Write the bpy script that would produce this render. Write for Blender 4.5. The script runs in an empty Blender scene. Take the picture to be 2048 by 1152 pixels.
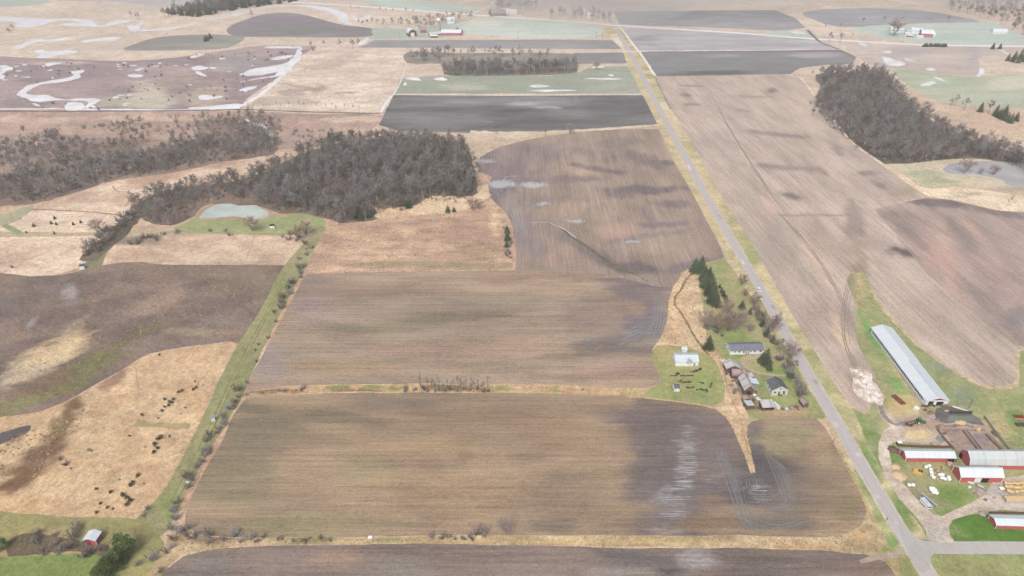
import bpy, bmesh, math, random
import numpy as np
from mathutils import Vector, Matrix
from mathutils.geometry import delaunay_2d_cdt

# ------------------------------------------------------------------ camera, sky, sun, exposure
HC = 250.0                      # flying height of the drone, metres
TH = math.radians(32.48)
CT, ST = math.cos(TH), math.sin(TH)
F = 1365.33
sc = bpy.context.scene
cam_d = bpy.data.cameras.new("camera"); cam = bpy.data.objects.new("camera", cam_d)
sc.collection.objects.link(cam); sc.camera = cam
cam.location = (0, 0, HC); cam.rotation_euler = (math.radians(90) - TH, 0, 0)
cam_d.lens = 24.0; cam_d.sensor_width = 36.0; cam_d.clip_start = 1.0; cam_d.clip_end = 20000.0

SUN_EL, SUN_AZ = math.radians(52), math.radians(200)
world = bpy.data.worlds.new("World"); sc.world = world; world.use_nodes = True
wn = world.node_tree; bg = wn.nodes['Background']
sky = wn.nodes.new('ShaderNodeTexSky'); sky.sky_type = 'NISHITA'; sky.sun_disc = False
sky.sun_elevation = SUN_EL; sky.sun_rotation = SUN_AZ
sky.air_density = 1.0; sky.dust_density = 8.0; sky.ozone_density = 1.0
wn.links.new(sky.outputs[0], bg.inputs['Color']); bg.inputs['Strength'].default_value = 0.13
sun_d = bpy.data.lights.new("sun", 'SUN'); sun = bpy.data.objects.new("sun", sun_d)
sc.collection.objects.link(sun)
sun_d.energy = 1.5; sun_d.angle = math.radians(14); sun_d.color = (1.0, 0.95, 0.90)
sd = Vector((math.sin(SUN_AZ) * math.cos(SUN_EL), math.cos(SUN_AZ) * math.cos(SUN_EL), math.sin(SUN_EL)))
sun.rotation_euler = (-sd).to_track_quat('-Z', 'Y').to_euler()
sc.view_settings.view_transform = 'Standard'; sc.view_settings.look = 'None'
sc.view_settings.exposure = 0.42; sc.view_settings.gamma = 1.0
sc.view_settings.use_curve_mapping = False

KL = np.array([1.60, 1.48, 1.43])          # how bright a surface of albedo 1 comes out, per channel
SIG = 0.00014                               # haze density used to read real colours off hazy distance
AIR = np.array([0.78, 0.79, 0.81])

def G(px, py, z=0.0):
    u = (px - 1024) / F; v = (py - 576) / F
    dz = -ST - v * CT
    t = (HC - z) / -dz
    return Vector((u * t, (CT - v * ST) * t, z))
def P(x, y, z=0.0):
    zr = z - HC
    d = y * CT - zr * ST
    return 1024 + F * x / d, 576 - F * (y * ST + zr * CT) / d
def mpp(py):                                # metres per photo pixel sideways at a row
    return HC / (CT * (py + 293.0))
def lin(c):
    c = np.asarray(c, float) / 255.0
    return np.where(c <= .04045, c / 12.92, ((c + .055) / 1.055) ** 2.4)
def alb(c, dist=0.0):
    """albedo of a surface that the photograph shows as sRGB c at that distance"""
    L = lin(c); T = math.exp(-SIG * dist)
    L = (L - AIR * (1 - T)) / T
    return np.clip(L / KL, 0.012, 0.85)
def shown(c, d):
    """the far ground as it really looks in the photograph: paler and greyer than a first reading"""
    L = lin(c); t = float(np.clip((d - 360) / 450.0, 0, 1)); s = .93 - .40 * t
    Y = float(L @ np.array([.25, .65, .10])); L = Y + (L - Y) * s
    f = 1 + (.27 * t if d < 1100 else .27 - .25 * min(1, (d - 1100) / 200))  # paler, like the greying above: distance haze put into the surface colour
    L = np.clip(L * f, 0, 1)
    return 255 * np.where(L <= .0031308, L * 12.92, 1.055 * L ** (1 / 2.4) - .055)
def rgb(c, dist=450.0):
    a = alb(c, dist); return (float(a[0]), float(a[1]), float(a[2]), 1.0)
def dist_at(px, py):
    g = G(px, py); return math.sqrt(g.x ** 2 + g.y ** 2 + HC ** 2)

rng = np.random.default_rng(7)
random.seed(7)
COL = sc.collection

# ------------------------------------------------------------------ noise on the ground plane (numpy)
_perm = rng.random((256, 256))
def vnoise(x, y):
    xi = np.floor(x).astype(int); yi = np.floor(y).astype(int)
    fx = x - xi; fy = y - yi
    fx = fx * fx * (3 - 2 * fx); fy = fy * fy * (3 - 2 * fy)
    a = _perm[xi % 256, yi % 256]; b = _perm[(xi + 1) % 256, yi % 256]
    c = _perm[xi % 256, (yi + 1) % 256]; d = _perm[(xi + 1) % 256, (yi + 1) % 256]
    return (a * (1 - fx) + b * fx) * (1 - fy) + (c * (1 - fx) + d * fx) * fy
def fbm(x, y, o=4):
    s = 0; a = .5
    for i in range(o):
        s = s + a * vnoise(x + 17.3 * i, y + 9.1 * i); x = x * 2.03; y = y * 2.03; a *= .5
    return s / (1 - .5 ** o)

# ------------------------------------------------------------------ node helpers
class NT:
    def __init__(s, name):
        s.m = bpy.data.materials.new(name); s.m.use_nodes = True
        s.t = s.m.node_tree; s.b = s.t.nodes['Principled BSDF']
        s.b.inputs['Roughness'].default_value = .9
        s.b.inputs['Specular IOR Level'].default_value = .25
    def n(s, typ, **kw):
        o = s.t.nodes.new(typ)
        for k, v in kw.items(): setattr(o, k, v)
        return o
    def put(s, sock, v):
        if isinstance(v, bpy.types.NodeSocket): s.t.links.new(v, sock)
        else: sock.default_value = v
    def math(s, op, a, b=0.0, clamp=False):
        o = s.n('ShaderNodeMath', operation=op, use_clamp=clamp)
        s.put(o.inputs[0], a); s.put(o.inputs[1], b); return o.outputs[0]
    def coord(s, rot=0.0, scale=(1, 1, 1)):
        if not hasattr(s, 'tc'): s.tc = s.n('ShaderNodeTexCoord')
        m = s.n('ShaderNodeMapping'); s.t.links.new(s.tc.outputs['Object'], m.inputs['Vector'])
        m.inputs['Scale'].default_value = scale
        if rot:
            m0 = s.n('ShaderNodeMapping'); s.t.links.new(s.tc.outputs['Object'], m0.inputs['Vector'])
            m0.inputs['Rotation'].default_value = (0, 0, rot)
            s.t.links.new(m0.outputs[0], m.inputs['Vector'])
        return m.outputs[0]
    def noise(s, vec, scale, detail=3.0, rough=.6, dist=0.0):
        o = s.n('ShaderNodeTexNoise'); s.put(o.inputs['Vector'], vec)
        o.inputs['Scale'].default_value = scale; o.inputs['Detail'].default_value = detail
        o.inputs['Roughness'].default_value = rough; o.inputs['Distortion'].default_value = dist
        return o.outputs[0]
    def vor(s, vec, scale, feature='F1'):
        o = s.n('ShaderNodeTexVoronoi', feature=feature); s.put(o.inputs['Vector'], vec)
        o.inputs['Scale'].default_value = scale; return o.outputs['Distance']
    def mr(s, v, a, b, c, d):
        o = s.n('ShaderNodeMapRange'); s.put(o.inputs[0], v)
        for i, q in enumerate((a, b, c, d)): o.inputs[i + 1].default_value = q
        return o.outputs[0]
    def mix(s, f, a, b, mode='MIX'):
        o = s.n('ShaderNodeMix', data_type='RGBA', blend_type=mode)
        s.put(o.inputs[0], f); s.put(o.inputs[6], a); s.put(o.inputs[7], b); return o.outputs[2]
    def attr(s, name):
        o = s.n('ShaderNodeAttribute', attribute_name=name); return o
    def scalec(s, c, f):                     # colour times a float socket
        o = s.n('ShaderNodeVectorMath', operation='SCALE'); s.put(o.inputs[0], c); s.put(o.inputs['Scale'], f)
        return o.outputs[0]

def mat_soil(name, rot, amp=1.0, furrow=1.0, flecks=0.25):
    """worked soil: colour from the sheet's own stain map, furrows along rot, residue flecks"""
    q = NT(name)
    col = q.attr('Col').outputs['Color']; wet = q.attr('Wet').outputs['Fac']
    long_ = q.noise(q.coord(rot, (.012, .55, 1)), 1.0, 4, .7)
    mid = q.noise(q.coord(rot, (.05, 1.6, 1)), 1.0, 3, .75)
    grain = q.noise(q.coord(), 1.1, 3, .75)
    patch = q.noise(q.coord(rot, (.4, 1.2, 1)), .045, 5, .65)
    g2 = q.noise(q.coord(rot, (.5, 1.3, 1)), .62, 4, .8)
    f = q.math('ADD', q.mr(long_, .35, .65, -.15 * furrow * amp, .15 * furrow * amp), q.mr(mid, .3, .7, -.17 * furrow * amp, .17 * furrow * amp))
    f = q.math('ADD', f, q.mr(grain, .3, .7, -.24 * amp, .24 * amp)); f = q.math('ADD', f, q.mr(g2, .3, .7, -.22 * amp, .22 * amp))
    f = q.math('ADD', f, q.mr(patch, .34, .66, -.18 * amp, .18 * amp))
    f = q.math('ADD', f, 1.0)
    c = q.scalec(col, f)
    fl = q.noise(q.coord(rot, (.7, 2.2, 1)), 1.3, 2, .6)
    fm = q.math('MULTIPLY', q.mr(fl, .60, .70, 0, flecks), q.math('SUBTRACT', 1.0, wet, True))
    c = q.mix(fm, c, (.44, .36, .26, 1))
    # standing water lies in the furrows of wet ground
    st = q.noise(q.coord(rot, (.03, 1.15, 1)), 1.9, 4, .85)
    st2 = q.noise(q.coord(rot, (.2, .6, 1)), .3, 4, .7)
    w = q.math('ADD', wet, q.math('MULTIPLY', q.math('SUBTRACT', st, .5), 3.4))
    w = q.math('ADD', w, q.math('MULTIPLY', q.math('SUBTRACT', st2, .5), .9))
    w = q.mr(w, .72, .95, 0, 1); w = q.math('MULTIPLY', w, q.mr(wet, .03, .2, 0, 1))
    wt2 = q.mr(wet, .1, .8, 0, .35)
    c = q.mix(wt2, c, (.115, .11, .11, 1))
    c = q.mix(q.math('MULTIPLY', w, .85), c, (.38, .39, .40, 1))
    q.put(q.b.inputs['Base Color'], c)
    q.put(q.b.inputs['Roughness'], q.mr(w, 0, 1, .92, .12))
    return q.m

def mat_grass(name, amp=1.0, scale=1.0, rot=0.0, stretch=1.0, tuft=.3, tuftc=(.55, .43, .27, 1), dark=.3, hueamt=.22):
    q = NT(name)
    col = q.attr('Col').outputs['Color']
    a = q.noise(q.coord(rot, (1, stretch, 1)), .035 * scale, 6, .62, .4)
    b = q.noise(q.coord(rot, (1, stretch, 1)), .32 * scale, 4, .7)
    g = q.noise(q.coord(), 1.6, 3, .8)
    f = q.math('ADD', q.mr(a, .32, .68, -.14 * amp, .14 * amp), q.mr(b, .3, .7, -.22 * amp, .22 * amp))
    g2 = q.noise(q.coord(rot, (1, stretch, 1)), .7 * scale, 4, .8, .6)
    f = q.math('ADD', f, q.mr(g, .3, .7, -.26 * amp, .26 * amp)); f = q.math('ADD', f, q.mr(g2, .33, .67, -.27 * amp, .27 * amp)); f = q.math('ADD', f, 1.0)
    c = q.scalec(col, f)
    g3 = q.noise(q.coord(rot, (1, stretch, 1)), .11, 4, .75, 1.0); c = q.scalec(c, q.mr(g3, .33, .67, 1 - .20 * min(1, amp), 1 + .16 * min(1, amp)))
    hue = q.noise(q.coord(), .06 * scale, 4, .6)
    c = q.mix(q.mr(hue, .45, .65, 0, hueamt * amp), c, q.mix(1.0, c, (1.05, .82, .70, 1), 'MULTIPLY'))
    t = q.noise(q.coord(rot, (1, stretch, 1)), .75 * scale, 4, .75)
    c = q.mix(q.mr(t, .60, .70, 0, tuft), c, tuftc)
    d = q.noise(q.coord(rot, (1, stretch, 1)), .55 * scale, 5, .75, .8)
    c = q.mix(q.mr(d, .40, .28, 0, dark), c, q.mix(1.0, c, (.45, .40, .36, 1), 'MULTIPLY'))
    q.put(q.b.inputs['Base Color'], c)
    return q.m

def mat_plain(name, c, rough=.8, var=.15, scale=.6, stain=None, stain_amt=.5, st_scale=.25, metal=0.0, spec=.3, stretch=(1, 1, 1)):
    q = NT(name)
    n = q.noise(q.coord(0, stretch), scale, 4, .65)
    cc = q.scalec(tuple(c[:3]), q.mr(n, .25, .75, 1 - var, 1 + var))
    if stain is not None:
        s_ = q.noise(q.coord(0, stretch), st_scale, 5, .7)
        cc = q.mix(q.mr(s_, .47, .64, 0, stain_amt), cc, stain)
    q.put(q.b.inputs['Base Color'], cc)
    q.b.inputs['Roughness'].default_value = rough; q.b.inputs['Metallic'].default_value = metal
    q.b.inputs['Specular IOR Level'].default_value = spec
    return q.m

def mat_twig(name, c, var=.35):
    q = NT(name)
    oi = q.n('ShaderNodeObjectInfo')
    n = q.noise(q.coord(), .5, 2, .6)
    f = q.math('ADD', q.mr(oi.outputs['Random'], 0, 1, 1 - var, 1 + var), q.mr(n, .3, .7, -.12, .12))
    c2 = q.mix(oi.outputs['Random'], (c[0] * 1.06, c[1], c[2] * .93, 1), (c[0] * .96, c[1] * .99, c[2] * 1.04, 1))
    q.put(q.b.inputs['Base Color'], q.scalec(c2, f)); q.b.inputs['Specular IOR Level'].default_value = .1
    return q.m

def mat_water(name, deep, rough=.06, murk=.5):
    q = NT(name)
    n = q.noise(q.coord(), .05, 3, .6)
    q.put(q.b.inputs['Base Color'], q.scalec(tuple(deep[:3]), q.mr(n, .3, .7, .85, 1.15)))
    q.b.inputs['Roughness'].default_value = rough; q.b.inputs['IOR'].default_value = 1.33
    q.b.inputs['Specular IOR Level'].default_value = .6
    bn = q.n('ShaderNodeBump'); bn.inputs['Strength'].default_value = .05
    q.put(bn.inputs['Height'], q.noise(q.coord(), 1.5, 2, .5)); q.t.links.new(bn.outputs[0], q.b.inputs['Normal'])
    return q.m

# ------------------------------------------------------------------ object helpers
def tag(o, label=None, cat=None, group=None, kind=None):
    if label: o['label'] = label
    if cat: o['category'] = cat
    if group: o['group'] = group
    if kind: o['kind'] = kind
    return o
def empty(name, loc, rz=0.0, label=None, cat=None, group=None):
    o = bpy.data.objects.new(name, None); COL.objects.link(o)
    o.location = loc; o.rotation_euler = (0, 0, rz); o.empty_display_size = 1.0
    return tag(o, label, cat, group)
def linkmesh(name, me, parent=None, mat=None):
    o = bpy.data.objects.new(name, me); COL.objects.link(o)
    if parent is not None: o.parent = parent
    if mat is not None and not me.materials: me.materials.append(mat)
    return o

class MB:
    """collects shapes and links them as one mesh"""
    def __init__(s): s.v = []; s.f = []
    def poly(s, pts):
        k = len(s.v); s.v += [tuple(p) for p in pts]; s.f.append(tuple(range(k, k + len(pts)))); return s
    def box(s, x0, x1, y0, y1, z0, z1):
        k = len(s.v)
        s.v += [(x0, y0, z0), (x1, y0, z0), (x1, y1, z0), (x0, y1, z0), (x0, y0, z1), (x1, y0, z1), (x1, y1, z1), (x0, y1, z1)]
        s.f += [tuple(k + i for i in q) for q in ((0, 3, 2, 1), (4, 5, 6, 7), (0, 1, 5, 4), (1, 2, 6, 5), (2, 3, 7, 6), (3, 0, 4, 7))]
        return s
    def prism(s, pts, ax0, ax1, axis='x'):
        """extrude a closed 2-D outline: axis x takes (y,z) points, y takes (x,z), z takes (x,y)"""
        k = len(s.v); n = len(pts)
        for a in (ax0, ax1):
            for p, q in pts:
                s.v.append({'x': (a, p, q), 'y': (p, a, q), 'z': (p, q, a)}[axis])
        s.f.append(tuple(range(k, k + n))[::-1]); s.f.append(tuple(range(k + n, k + 2 * n)))
        for i in range(n):
            j = (i + 1) % n; s.f.append((k + i, k + j, k + n + j, k + n + i))
        return s
    def tube(s, p0, p1, r0, r1=None, n=6, cap=True):
        r1 = r0 if r1 is None else r1
        p0 = Vector(p0); p1 = Vector(p1); d = (p1 - p0)
        if d.length < 1e-6: return s
        d.normalize(); a = d.orthogonal().normalized(); b = d.cross(a); k = len(s.v)
        for p, r in ((p0, r0), (p1, r1)):
            for i in range(n):
                t = 2 * math.pi * i / n; s.v.append(tuple(p + a * (r * math.cos(t)) + b * (r * math.sin(t))))
        for i in range(n):
            j = (i + 1) % n; s.f.append((k + i, k + j, k + n + j, k + n + i))
        if cap: s.f.append(tuple(range(k, k + n))[::-1]); s.f.append(tuple(range(k + n, k + 2 * n)))
        return s
    def blob(s, c, r, seg=10, rings=6, noise=.0, zmin=None):
        k = len(s.v); rx, ry, rz = r
        for i in range(rings + 1):
            ph = math.pi * i / rings
            for j in range(seg):
                t = 2 * math.pi * j / seg; w = 1 + noise * (random.random() - .5) * 2
                z = c[2] + rz * math.cos(ph) * w
                if zmin is not None: z = max(z, zmin)
                s.v.append((c[0] + rx * math.sin(ph) * math.cos(t) * w, c[1] + ry * math.sin(ph) * math.sin(t) * w, z))
        for i in range(rings):
            for j in range(seg):
                j2 = (j + 1) % seg
                s.f.append((k + i * seg + j, k + (i + 1) * seg + j, k + (i + 1) * seg + j2, k + i * seg + j2))
        return s
    def mesh(s, name, mat=None, smooth=False):
        me = bpy.data.meshes.new(name); me.from_pydata(s.v, [], s.f)
        if mat is not None: me.materials.append(mat)
        if smooth: me.shade_smooth()
        me.update(); return me
    def build(s, name, mat, parent=None, smooth=False):
        return linkmesh(name, s.mesh(name, mat, smooth), parent)

def smooth_closed(pts, n=4):
    out = []; N = len(pts)
    for i in range(N):
        p0, p1, p2, p3 = (Vector(pts[(i + k - 1) % N]) for k in range(4))
        for j in range(n):
            t = j / n
            out.append(tuple(.5 * ((2 * p1) + (-p0 + p2) * t + (2 * p0 - 5 * p1 + 4 * p2 - p3) * t * t + (-p0 + 3 * p1 - 3 * p2 + p3) * t ** 3)))
    return out
def smooth_open(pts, n=5):
    P_ = [Vector(p) for p in pts]; P_ = [2 * P_[0] - P_[1]] + P_ + [2 * P_[-1] - P_[-2]]
    out = []
    for i in range(1, len(P_) - 2):
        p0, p1, p2, p3 = P_[i - 1:i + 3]
        for j in range(n):
            t = j / n
            out.append(tuple(.5 * ((2 * p1) + (-p0 + p2) * t + (2 * p0 - 5 * p1 + 4 * p2 - p3) * t * t + (-p0 + 3 * p1 - 3 * p2 + p3) * t ** 3)))
    out.append(tuple(P_[-2])); return out

def inside(poly, x, y):
    poly = np.asarray(poly); r = np.zeros(x.shape, bool); n = len(poly); j = n - 1
    for i in range(n):
        xi, yi = poly[i]; xj, yj = poly[j]
        if yi != yj:
            c = ((yi > y) != (yj > y)) & (x < (xj - xi) * (y - yi) / (yj - yi) + xi); r ^= c
        j = i
    return r

_laid = []
def lay(poly):
    """height for a new sheet: a few millimetres above whatever it overlaps, so nothing floats"""
    q = np.asarray([(p[0], p[1]) for p in poly]); b0 = q.min(0); b1 = q.max(0); z = .0
    if len(q) < 60: q2 = np.concatenate([q, (q + np.roll(q, -1, 0)) / 2, q * .75 + np.roll(q, -1, 0) * .25])
    else: q2 = q
    for (o, o2, c0, c1, oz) in _laid:
        if oz <= z - 1e-6 or (b0 > c1).any() or (c0 > b1).any(): continue
        if inside(o, q2[:, 0], q2[:, 1]).any() or inside(q, o2[:, 0], o2[:, 1]).any(): z = max(z, oz)
    z += .012 + .0009 * (len(_laid) % 5)
    _laid.append((q, q2, b0, b1, z)); return z
def sheet(name, px_poly, base, alt=None, mat=None, blobs=(), wets=(), sp=None, smooth=3, rough=.6, var_sc=60.0,
          var_rot=0.0, var_str=3.0, z=None, kind='structure', alt_amt=1.0, label=None, dist=None):
    """a field lying on the ground: outline and stains read off the map, turned into metres"""
    pts = smooth_closed([(a, b) for a, b in px_poly], smooth) if smooth > 1 else list(px_poly)
    W = [G(a, b) for a, b in pts]
    # fractal edge
    out = []
    for i, p in enumerate(W):
        q = W[(i + 1) % len(W)]; L = (q - p).length; k = max(1, min(14, int(L / 5)))
        for j in range(k): out.append(p.lerp(q, j / k))
    R = []
    for p in out:
        nx = fbm(np.array(p.x / 7.0), np.array(p.y / 7.0 + 50), 3) - .5; ny = fbm(np.array(p.x / 7.0 + 90), np.array(p.y / 7.0), 3) - .5
        R.append((p.x + float(nx) * 2.4 * rough, p.y + float(ny) * 2.4 * rough))
    a = np.array(R); x0, y0 = a.min(0); x1, y1 = a.max(0)
    cy = [p[1] for p in px_poly]; cx = [p[0] for p in px_poly]
    mid = (sum(cx) / len(cx), sum(cy) / len(cy))
    if sp is None:
        sp = max(1.8, min(12, 3.2 * mpp(mid[1])));
        sp = max(sp, math.sqrt((x1 - x0) * (y1 - y0) / 26000.0))
    gx, gy = np.meshgrid(np.arange(x0, x1, sp), np.arange(y0, y1, sp)); gx = gx.ravel(); gy = gy.ravel()
    gx = gx + (rng.random(gx.size) - .5) * sp * .5; gy = gy + (rng.random(gy.size) - .5) * sp * .5
    m = inside(R, gx, gy); gx = gx[m]; gy = gy[m]
    nb = len(R)
    verts = [Vector(p) for p in R] + [Vector((float(p), float(q))) for p, q in zip(gx, gy)]
    res = delaunay_2d_cdt(verts, [(i, (i + 1) % nb) for i in range(nb)], [], 1, 1e-4)
    V, Fc = res[0], res[2]
    if z is None: z = lay(R)
    X = np.array([v[0] for v in V]); Y = np.array([v[1] for v in V])
    me = bpy.data.meshes.new(name); me.from_pydata([(p, q, z) for p, q in zip(X, Y)], [], [tuple(f) for f in Fc])
    # make all faces look up
    bm = bmesh.new(); bm.from_mesh(me)
    for f in bm.faces:
        if f.normal.z < 0: f.normal_flip()
    bm.to_mesh(me); bm.free()
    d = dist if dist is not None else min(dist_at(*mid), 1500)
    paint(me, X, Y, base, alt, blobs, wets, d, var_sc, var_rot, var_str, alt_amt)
    me.materials.append(mat)
    o = linkmesh(name, me); tag(o, label, None, None, kind)
    return o

def paint(me, X, Y, base, alt, blobs, wets, d, var_sc, var_rot, var_str, alt_amt=1.0):
    px, py = P(X, Y)
    c, s = math.cos(var_rot), math.sin(var_rot)
    u = (X * c + Y * s) / (var_sc * var_str); v = (-X * s + Y * c) / var_sc
    n = fbm(u + 3, v + 5, 5); t = np.clip((n - .36) / .28, 0, 1)[:, None] * alt_amt
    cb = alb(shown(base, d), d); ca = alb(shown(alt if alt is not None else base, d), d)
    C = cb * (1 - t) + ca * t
    k = max(1.0, d / 480.0); uu = X * c + Y * s; vv = -X * s + Y * c; st = max(1.0, var_str * .8)
    wx = (fbm(uu / (20. * k * st), vv / (16. * k), 4) - .5) * 1.5 + (fbm(uu / (6. * k * st), vv / (4. * k) + 7, 3) - .5) * .8
    wy = (fbm(uu / (20. * k * st) + 40, vv / (16. * k) + 11, 4) - .5) * 1.5 + (fbm(uu / (6. * k * st) + 3, vv / (4. * k) + 31, 3) - .5) * .8
    for b in blobs:
        bx, by, rx, ry, col, al = b[:6]; r = math.radians(b[6]) if len(b) > 6 else 0
        dx = (px - bx); dy = (py - by)
        ex = (dx * math.cos(r) + dy * math.sin(r)) / rx + wx * 1.1; ey = (-dx * math.sin(r) + dy * math.cos(r)) / ry + wy * 1.1
        w = np.clip(1.25 - np.sqrt(ex * ex + ey * ey), 0, .7) / .7; w = (w * w * (3 - 2 * w) * al)[:, None]
        C = C * (1 - w) + alb(shown(col, d), d) * w
    Wt = np.zeros(len(X))
    for b in wets:
        bx, by, rx, ry, al = b[:5]; r = math.radians(b[5]) if len(b) > 5 else 0
        dx = (px - bx); dy = (py - by)
        ex = (dx * math.cos(r) + dy * math.sin(r)) / rx + wx * .6; ey = (-dx * math.sin(r) + dy * math.cos(r)) / ry + wy * .6
        w = np.clip(1.25 - np.sqrt(ex * ex + ey * ey), 0, .8) / .8
        Wt = np.maximum(Wt, w * al)
    at = me.attributes.new('Col', 'FLOAT_COLOR', 'POINT')
    at.data.foreach_set('color', np.concatenate([C, np.ones((len(X), 1))], 1).astype(np.float32).ravel())
    at = me.attributes.new('Wet', 'FLOAT', 'POINT'); at.data.foreach_set('value', Wt.astype(np.float32))

def ribbon(name, px_line, w_m, base, mat=None, z=None, kind='structure', smooth=6, jitter=0.0, taper=None, label=None, alt=None, var_sc=20, px_w=None):
    """a road, ditch, rut or stream: a strip of given width in metres along a line"""
    pts = [G(a, b) for a, b in (smooth_open(px_line, smooth) if smooth > 1 else px_line)]
    V = []; Fc = []; n = len(pts); z = 0
    for i, p in enumerate(pts):
        d = (pts[min(i + 1, n - 1)] - pts[max(i - 1, 0)]); d.normalize(); nn = Vector((-d.y, d.x, 0))
        w = w_m / 2 if not isinstance(w_m, (list, tuple)) else .5 * float(np.interp(i / (n - 1), np.linspace(0, 1, len(w_m)), w_m))
        j1 = 1 + jitter * (random.random() - .5) * 2; j2 = 1 + jitter * (random.random() - .5) * 2
        V += [(p.x + nn.x * w * j1, p.y + nn.y * w * j1, z), (p.x - nn.x * w * j2, p.y - nn.y * w * j2, z)]
        if i: k = 2 * i; Fc.append((k - 2, k - 1, k + 1, k))
    z = lay([v[:2] for v in V[0::2]] + [v[:2] for v in V[1::2]][::-1]); V = [(v[0], v[1], z) for v in V]
    me = bpy.data.meshes.new(name); me.from_pydata(V, [], Fc)
    X = np.array([v[0] for v in V]); Y = np.array([v[1] for v in V])
    mx = px_line[len(px_line) // 2]
    paint(me, X, Y, base, alt, (), (), min(dist_at(*mx), 1500), var_sc, 0, 1)
    me.materials.append(mat)
    return tag(linkmesh(name, me), label, None, None, kind)
# ================================================================== GROUND
AX = 0.0                       # furrows across the picture (east-west)
AY = math.radians(90)          # furrows away from the camera
M_soilx = mat_soil('soil_rows_across', 0.0)
M_soily = mat_soil('soil_rows_along', math.radians(90))
M_soilr = mat_soil('soil_rows_oblique', math.radians(84), 1.0)
M_soilsoft = mat_soil('soil_far', 0.0, .8, .8, .1)
M_dead = mat_grass('dead_grass', 1.0, 1.0, 0, 1, .32, (.56, .46, .33, 1), .50, .05)
M_stub = mat_grass('rough_stubble', 1.5, 1.5, 0, 2.4, .6, (.60, .49, .37, 1), .6)
M_bog = mat_grass('bog', 1.4, 1.2, 0, 1, .25, (.60, .48, .33, 1), .6)
M_fallow = mat_grass('fallow', 1.3, 1.0, math.radians(25), 1.8, .30, (.50, .40, .28, 1), .6)
M_lawn = mat_grass('lawn', .8, 1.0, 0, 1, .08, (.40, .36, .20, 1), .40, .08)
M_marsh = mat_grass('marsh_brush', 1.0, .8, 0, 2.0, .15, (.46, .40, .36, 1), .4)
M_far = mat_grass('far_grass', .7, .5, 0, 3.0, .06, (.5, .44, .3, 1), .15, .05)
M_gravel = mat_grass('gravel_dirt', .8, 1.3, 0, 1, .25, (.55, .51, .46, 1), .45, .05)
M_lime_g = mat_grass('spread_lime', 1.6, 1.6, math.radians(-55), 3.0, .5, (.72, .66, .60, 1), .7, .1)
M_road = mat_grass('road_surface', .28, 2.0, math.radians(90), 5, .0, (.5, .5, .5, 1), .12)
M_water = mat_water('pond_water', (.34, .39, .365), .10)
M_river = mat_water('river_water', (.60, .61, .63), .14)
M_dark_water = mat_water('dark_water', (.09, .08, .075), .08)

TAN = (212, 176, 138); TAN2 = (193, 152, 118); TANH = (222, 196, 168); RUST = (176, 140, 118)
LAWN = (148, 154, 106); LAWN2 = (174, 164, 124); GREEN = (125, 158, 92)

# the one sheet under everything, out to the horizon
def base_ground():
    xs = np.concatenate([[-7500, -4000, -2500], np.arange(-1600, 1601, 16), [2500, 4000, 7500]])
    ys = np.concatenate([[-600, 0], np.arange(90, 1000, 10), np.arange(1000, 2600, 25), [3500, 6000, 13000]])
    X, Y = np.meshgrid(xs, ys); nx, ny = len(xs), len(ys); X = X.ravel(); Y = Y.ravel()
    me = bpy.data.meshes.new('ground')
    idx = np.arange(nx * ny).reshape(ny, nx)
    Fc = np.stack([idx[:-1, :-1].ravel(), idx[:-1, 1:].ravel(), idx[1:, 1:].ravel(), idx[1:, :-1].ravel()], 1)
    me.from_pydata([(float(a), float(b), 0.0) for a, b in zip(X, Y)], [], Fc.tolist())
    d = 650
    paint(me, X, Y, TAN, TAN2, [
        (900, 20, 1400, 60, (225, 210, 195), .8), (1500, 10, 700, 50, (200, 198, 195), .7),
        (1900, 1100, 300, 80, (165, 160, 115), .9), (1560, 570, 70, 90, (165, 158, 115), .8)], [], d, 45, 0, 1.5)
    # far ground fades paler and greyer with distance: haze put into the colour
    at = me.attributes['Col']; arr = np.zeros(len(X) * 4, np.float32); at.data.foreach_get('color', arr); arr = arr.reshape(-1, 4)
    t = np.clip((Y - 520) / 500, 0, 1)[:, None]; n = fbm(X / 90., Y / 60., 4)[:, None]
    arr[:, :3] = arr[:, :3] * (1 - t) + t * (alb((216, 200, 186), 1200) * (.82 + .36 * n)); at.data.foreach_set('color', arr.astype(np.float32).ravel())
    me.materials.append(M_dead)
    tag(linkmesh('ground', me), None, None, None, 'structure')
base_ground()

# ---------------- far left: wetland
sheet('marsh', [(-90, 120), (60, 116), (150, 119), (240, 122), (330, 117), (400, 108), (470, 98), (530, 91), (600, 92), (632, 96), (560, 150), (482, 217), (240, 222), (-90, 223)],
      (158, 136, 137), (176, 150, 146), M_marsh, [
    (305, 190, 45, 40, (192, 176, 150), 1), (270, 205, 60, 16, (180, 172, 142), .8), (445, 135, 30, 10, (190, 172, 145), .7), (400, 195, 50, 22, (190, 165, 140), .7),
    (60, 205, 90, 14, (150, 132, 135), .7), (480, 130, 70, 25, (160, 150, 150), .6), (360, 160, 60, 12, (175, 150, 135), .6), (160, 150, 120, 20, (160, 138, 140), .6), (120, 125, 100, 5, (205, 180, 160), .6)],
      var_sc=50, var_str=2, rough=2)
sheet('meadow', [(625, 98), (720, 101), (822, 103), (800, 150), (788, 186), (762, 224), (640, 220), (484, 215), (560, 152)], (220, 192, 162), (206, 176, 148), M_dead, [
    (660, 125, 55, 14, (190, 160, 140), .8, -15), (590, 185, 40, 9, (175, 145, 130), .8), (700, 186, 30, 4, (180, 150, 130), .8), (640, 180, 14, 9, (178, 148, 130), .7),
    (560, 200, 70, 9, (180, 158, 138), .7), (610, 176, 60, 4, (165, 145, 125), .6, 12), (730, 205, 40, 5, (190, 165, 140), .5)], var_sc=25, var_str=2.5, rough=.5)
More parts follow.
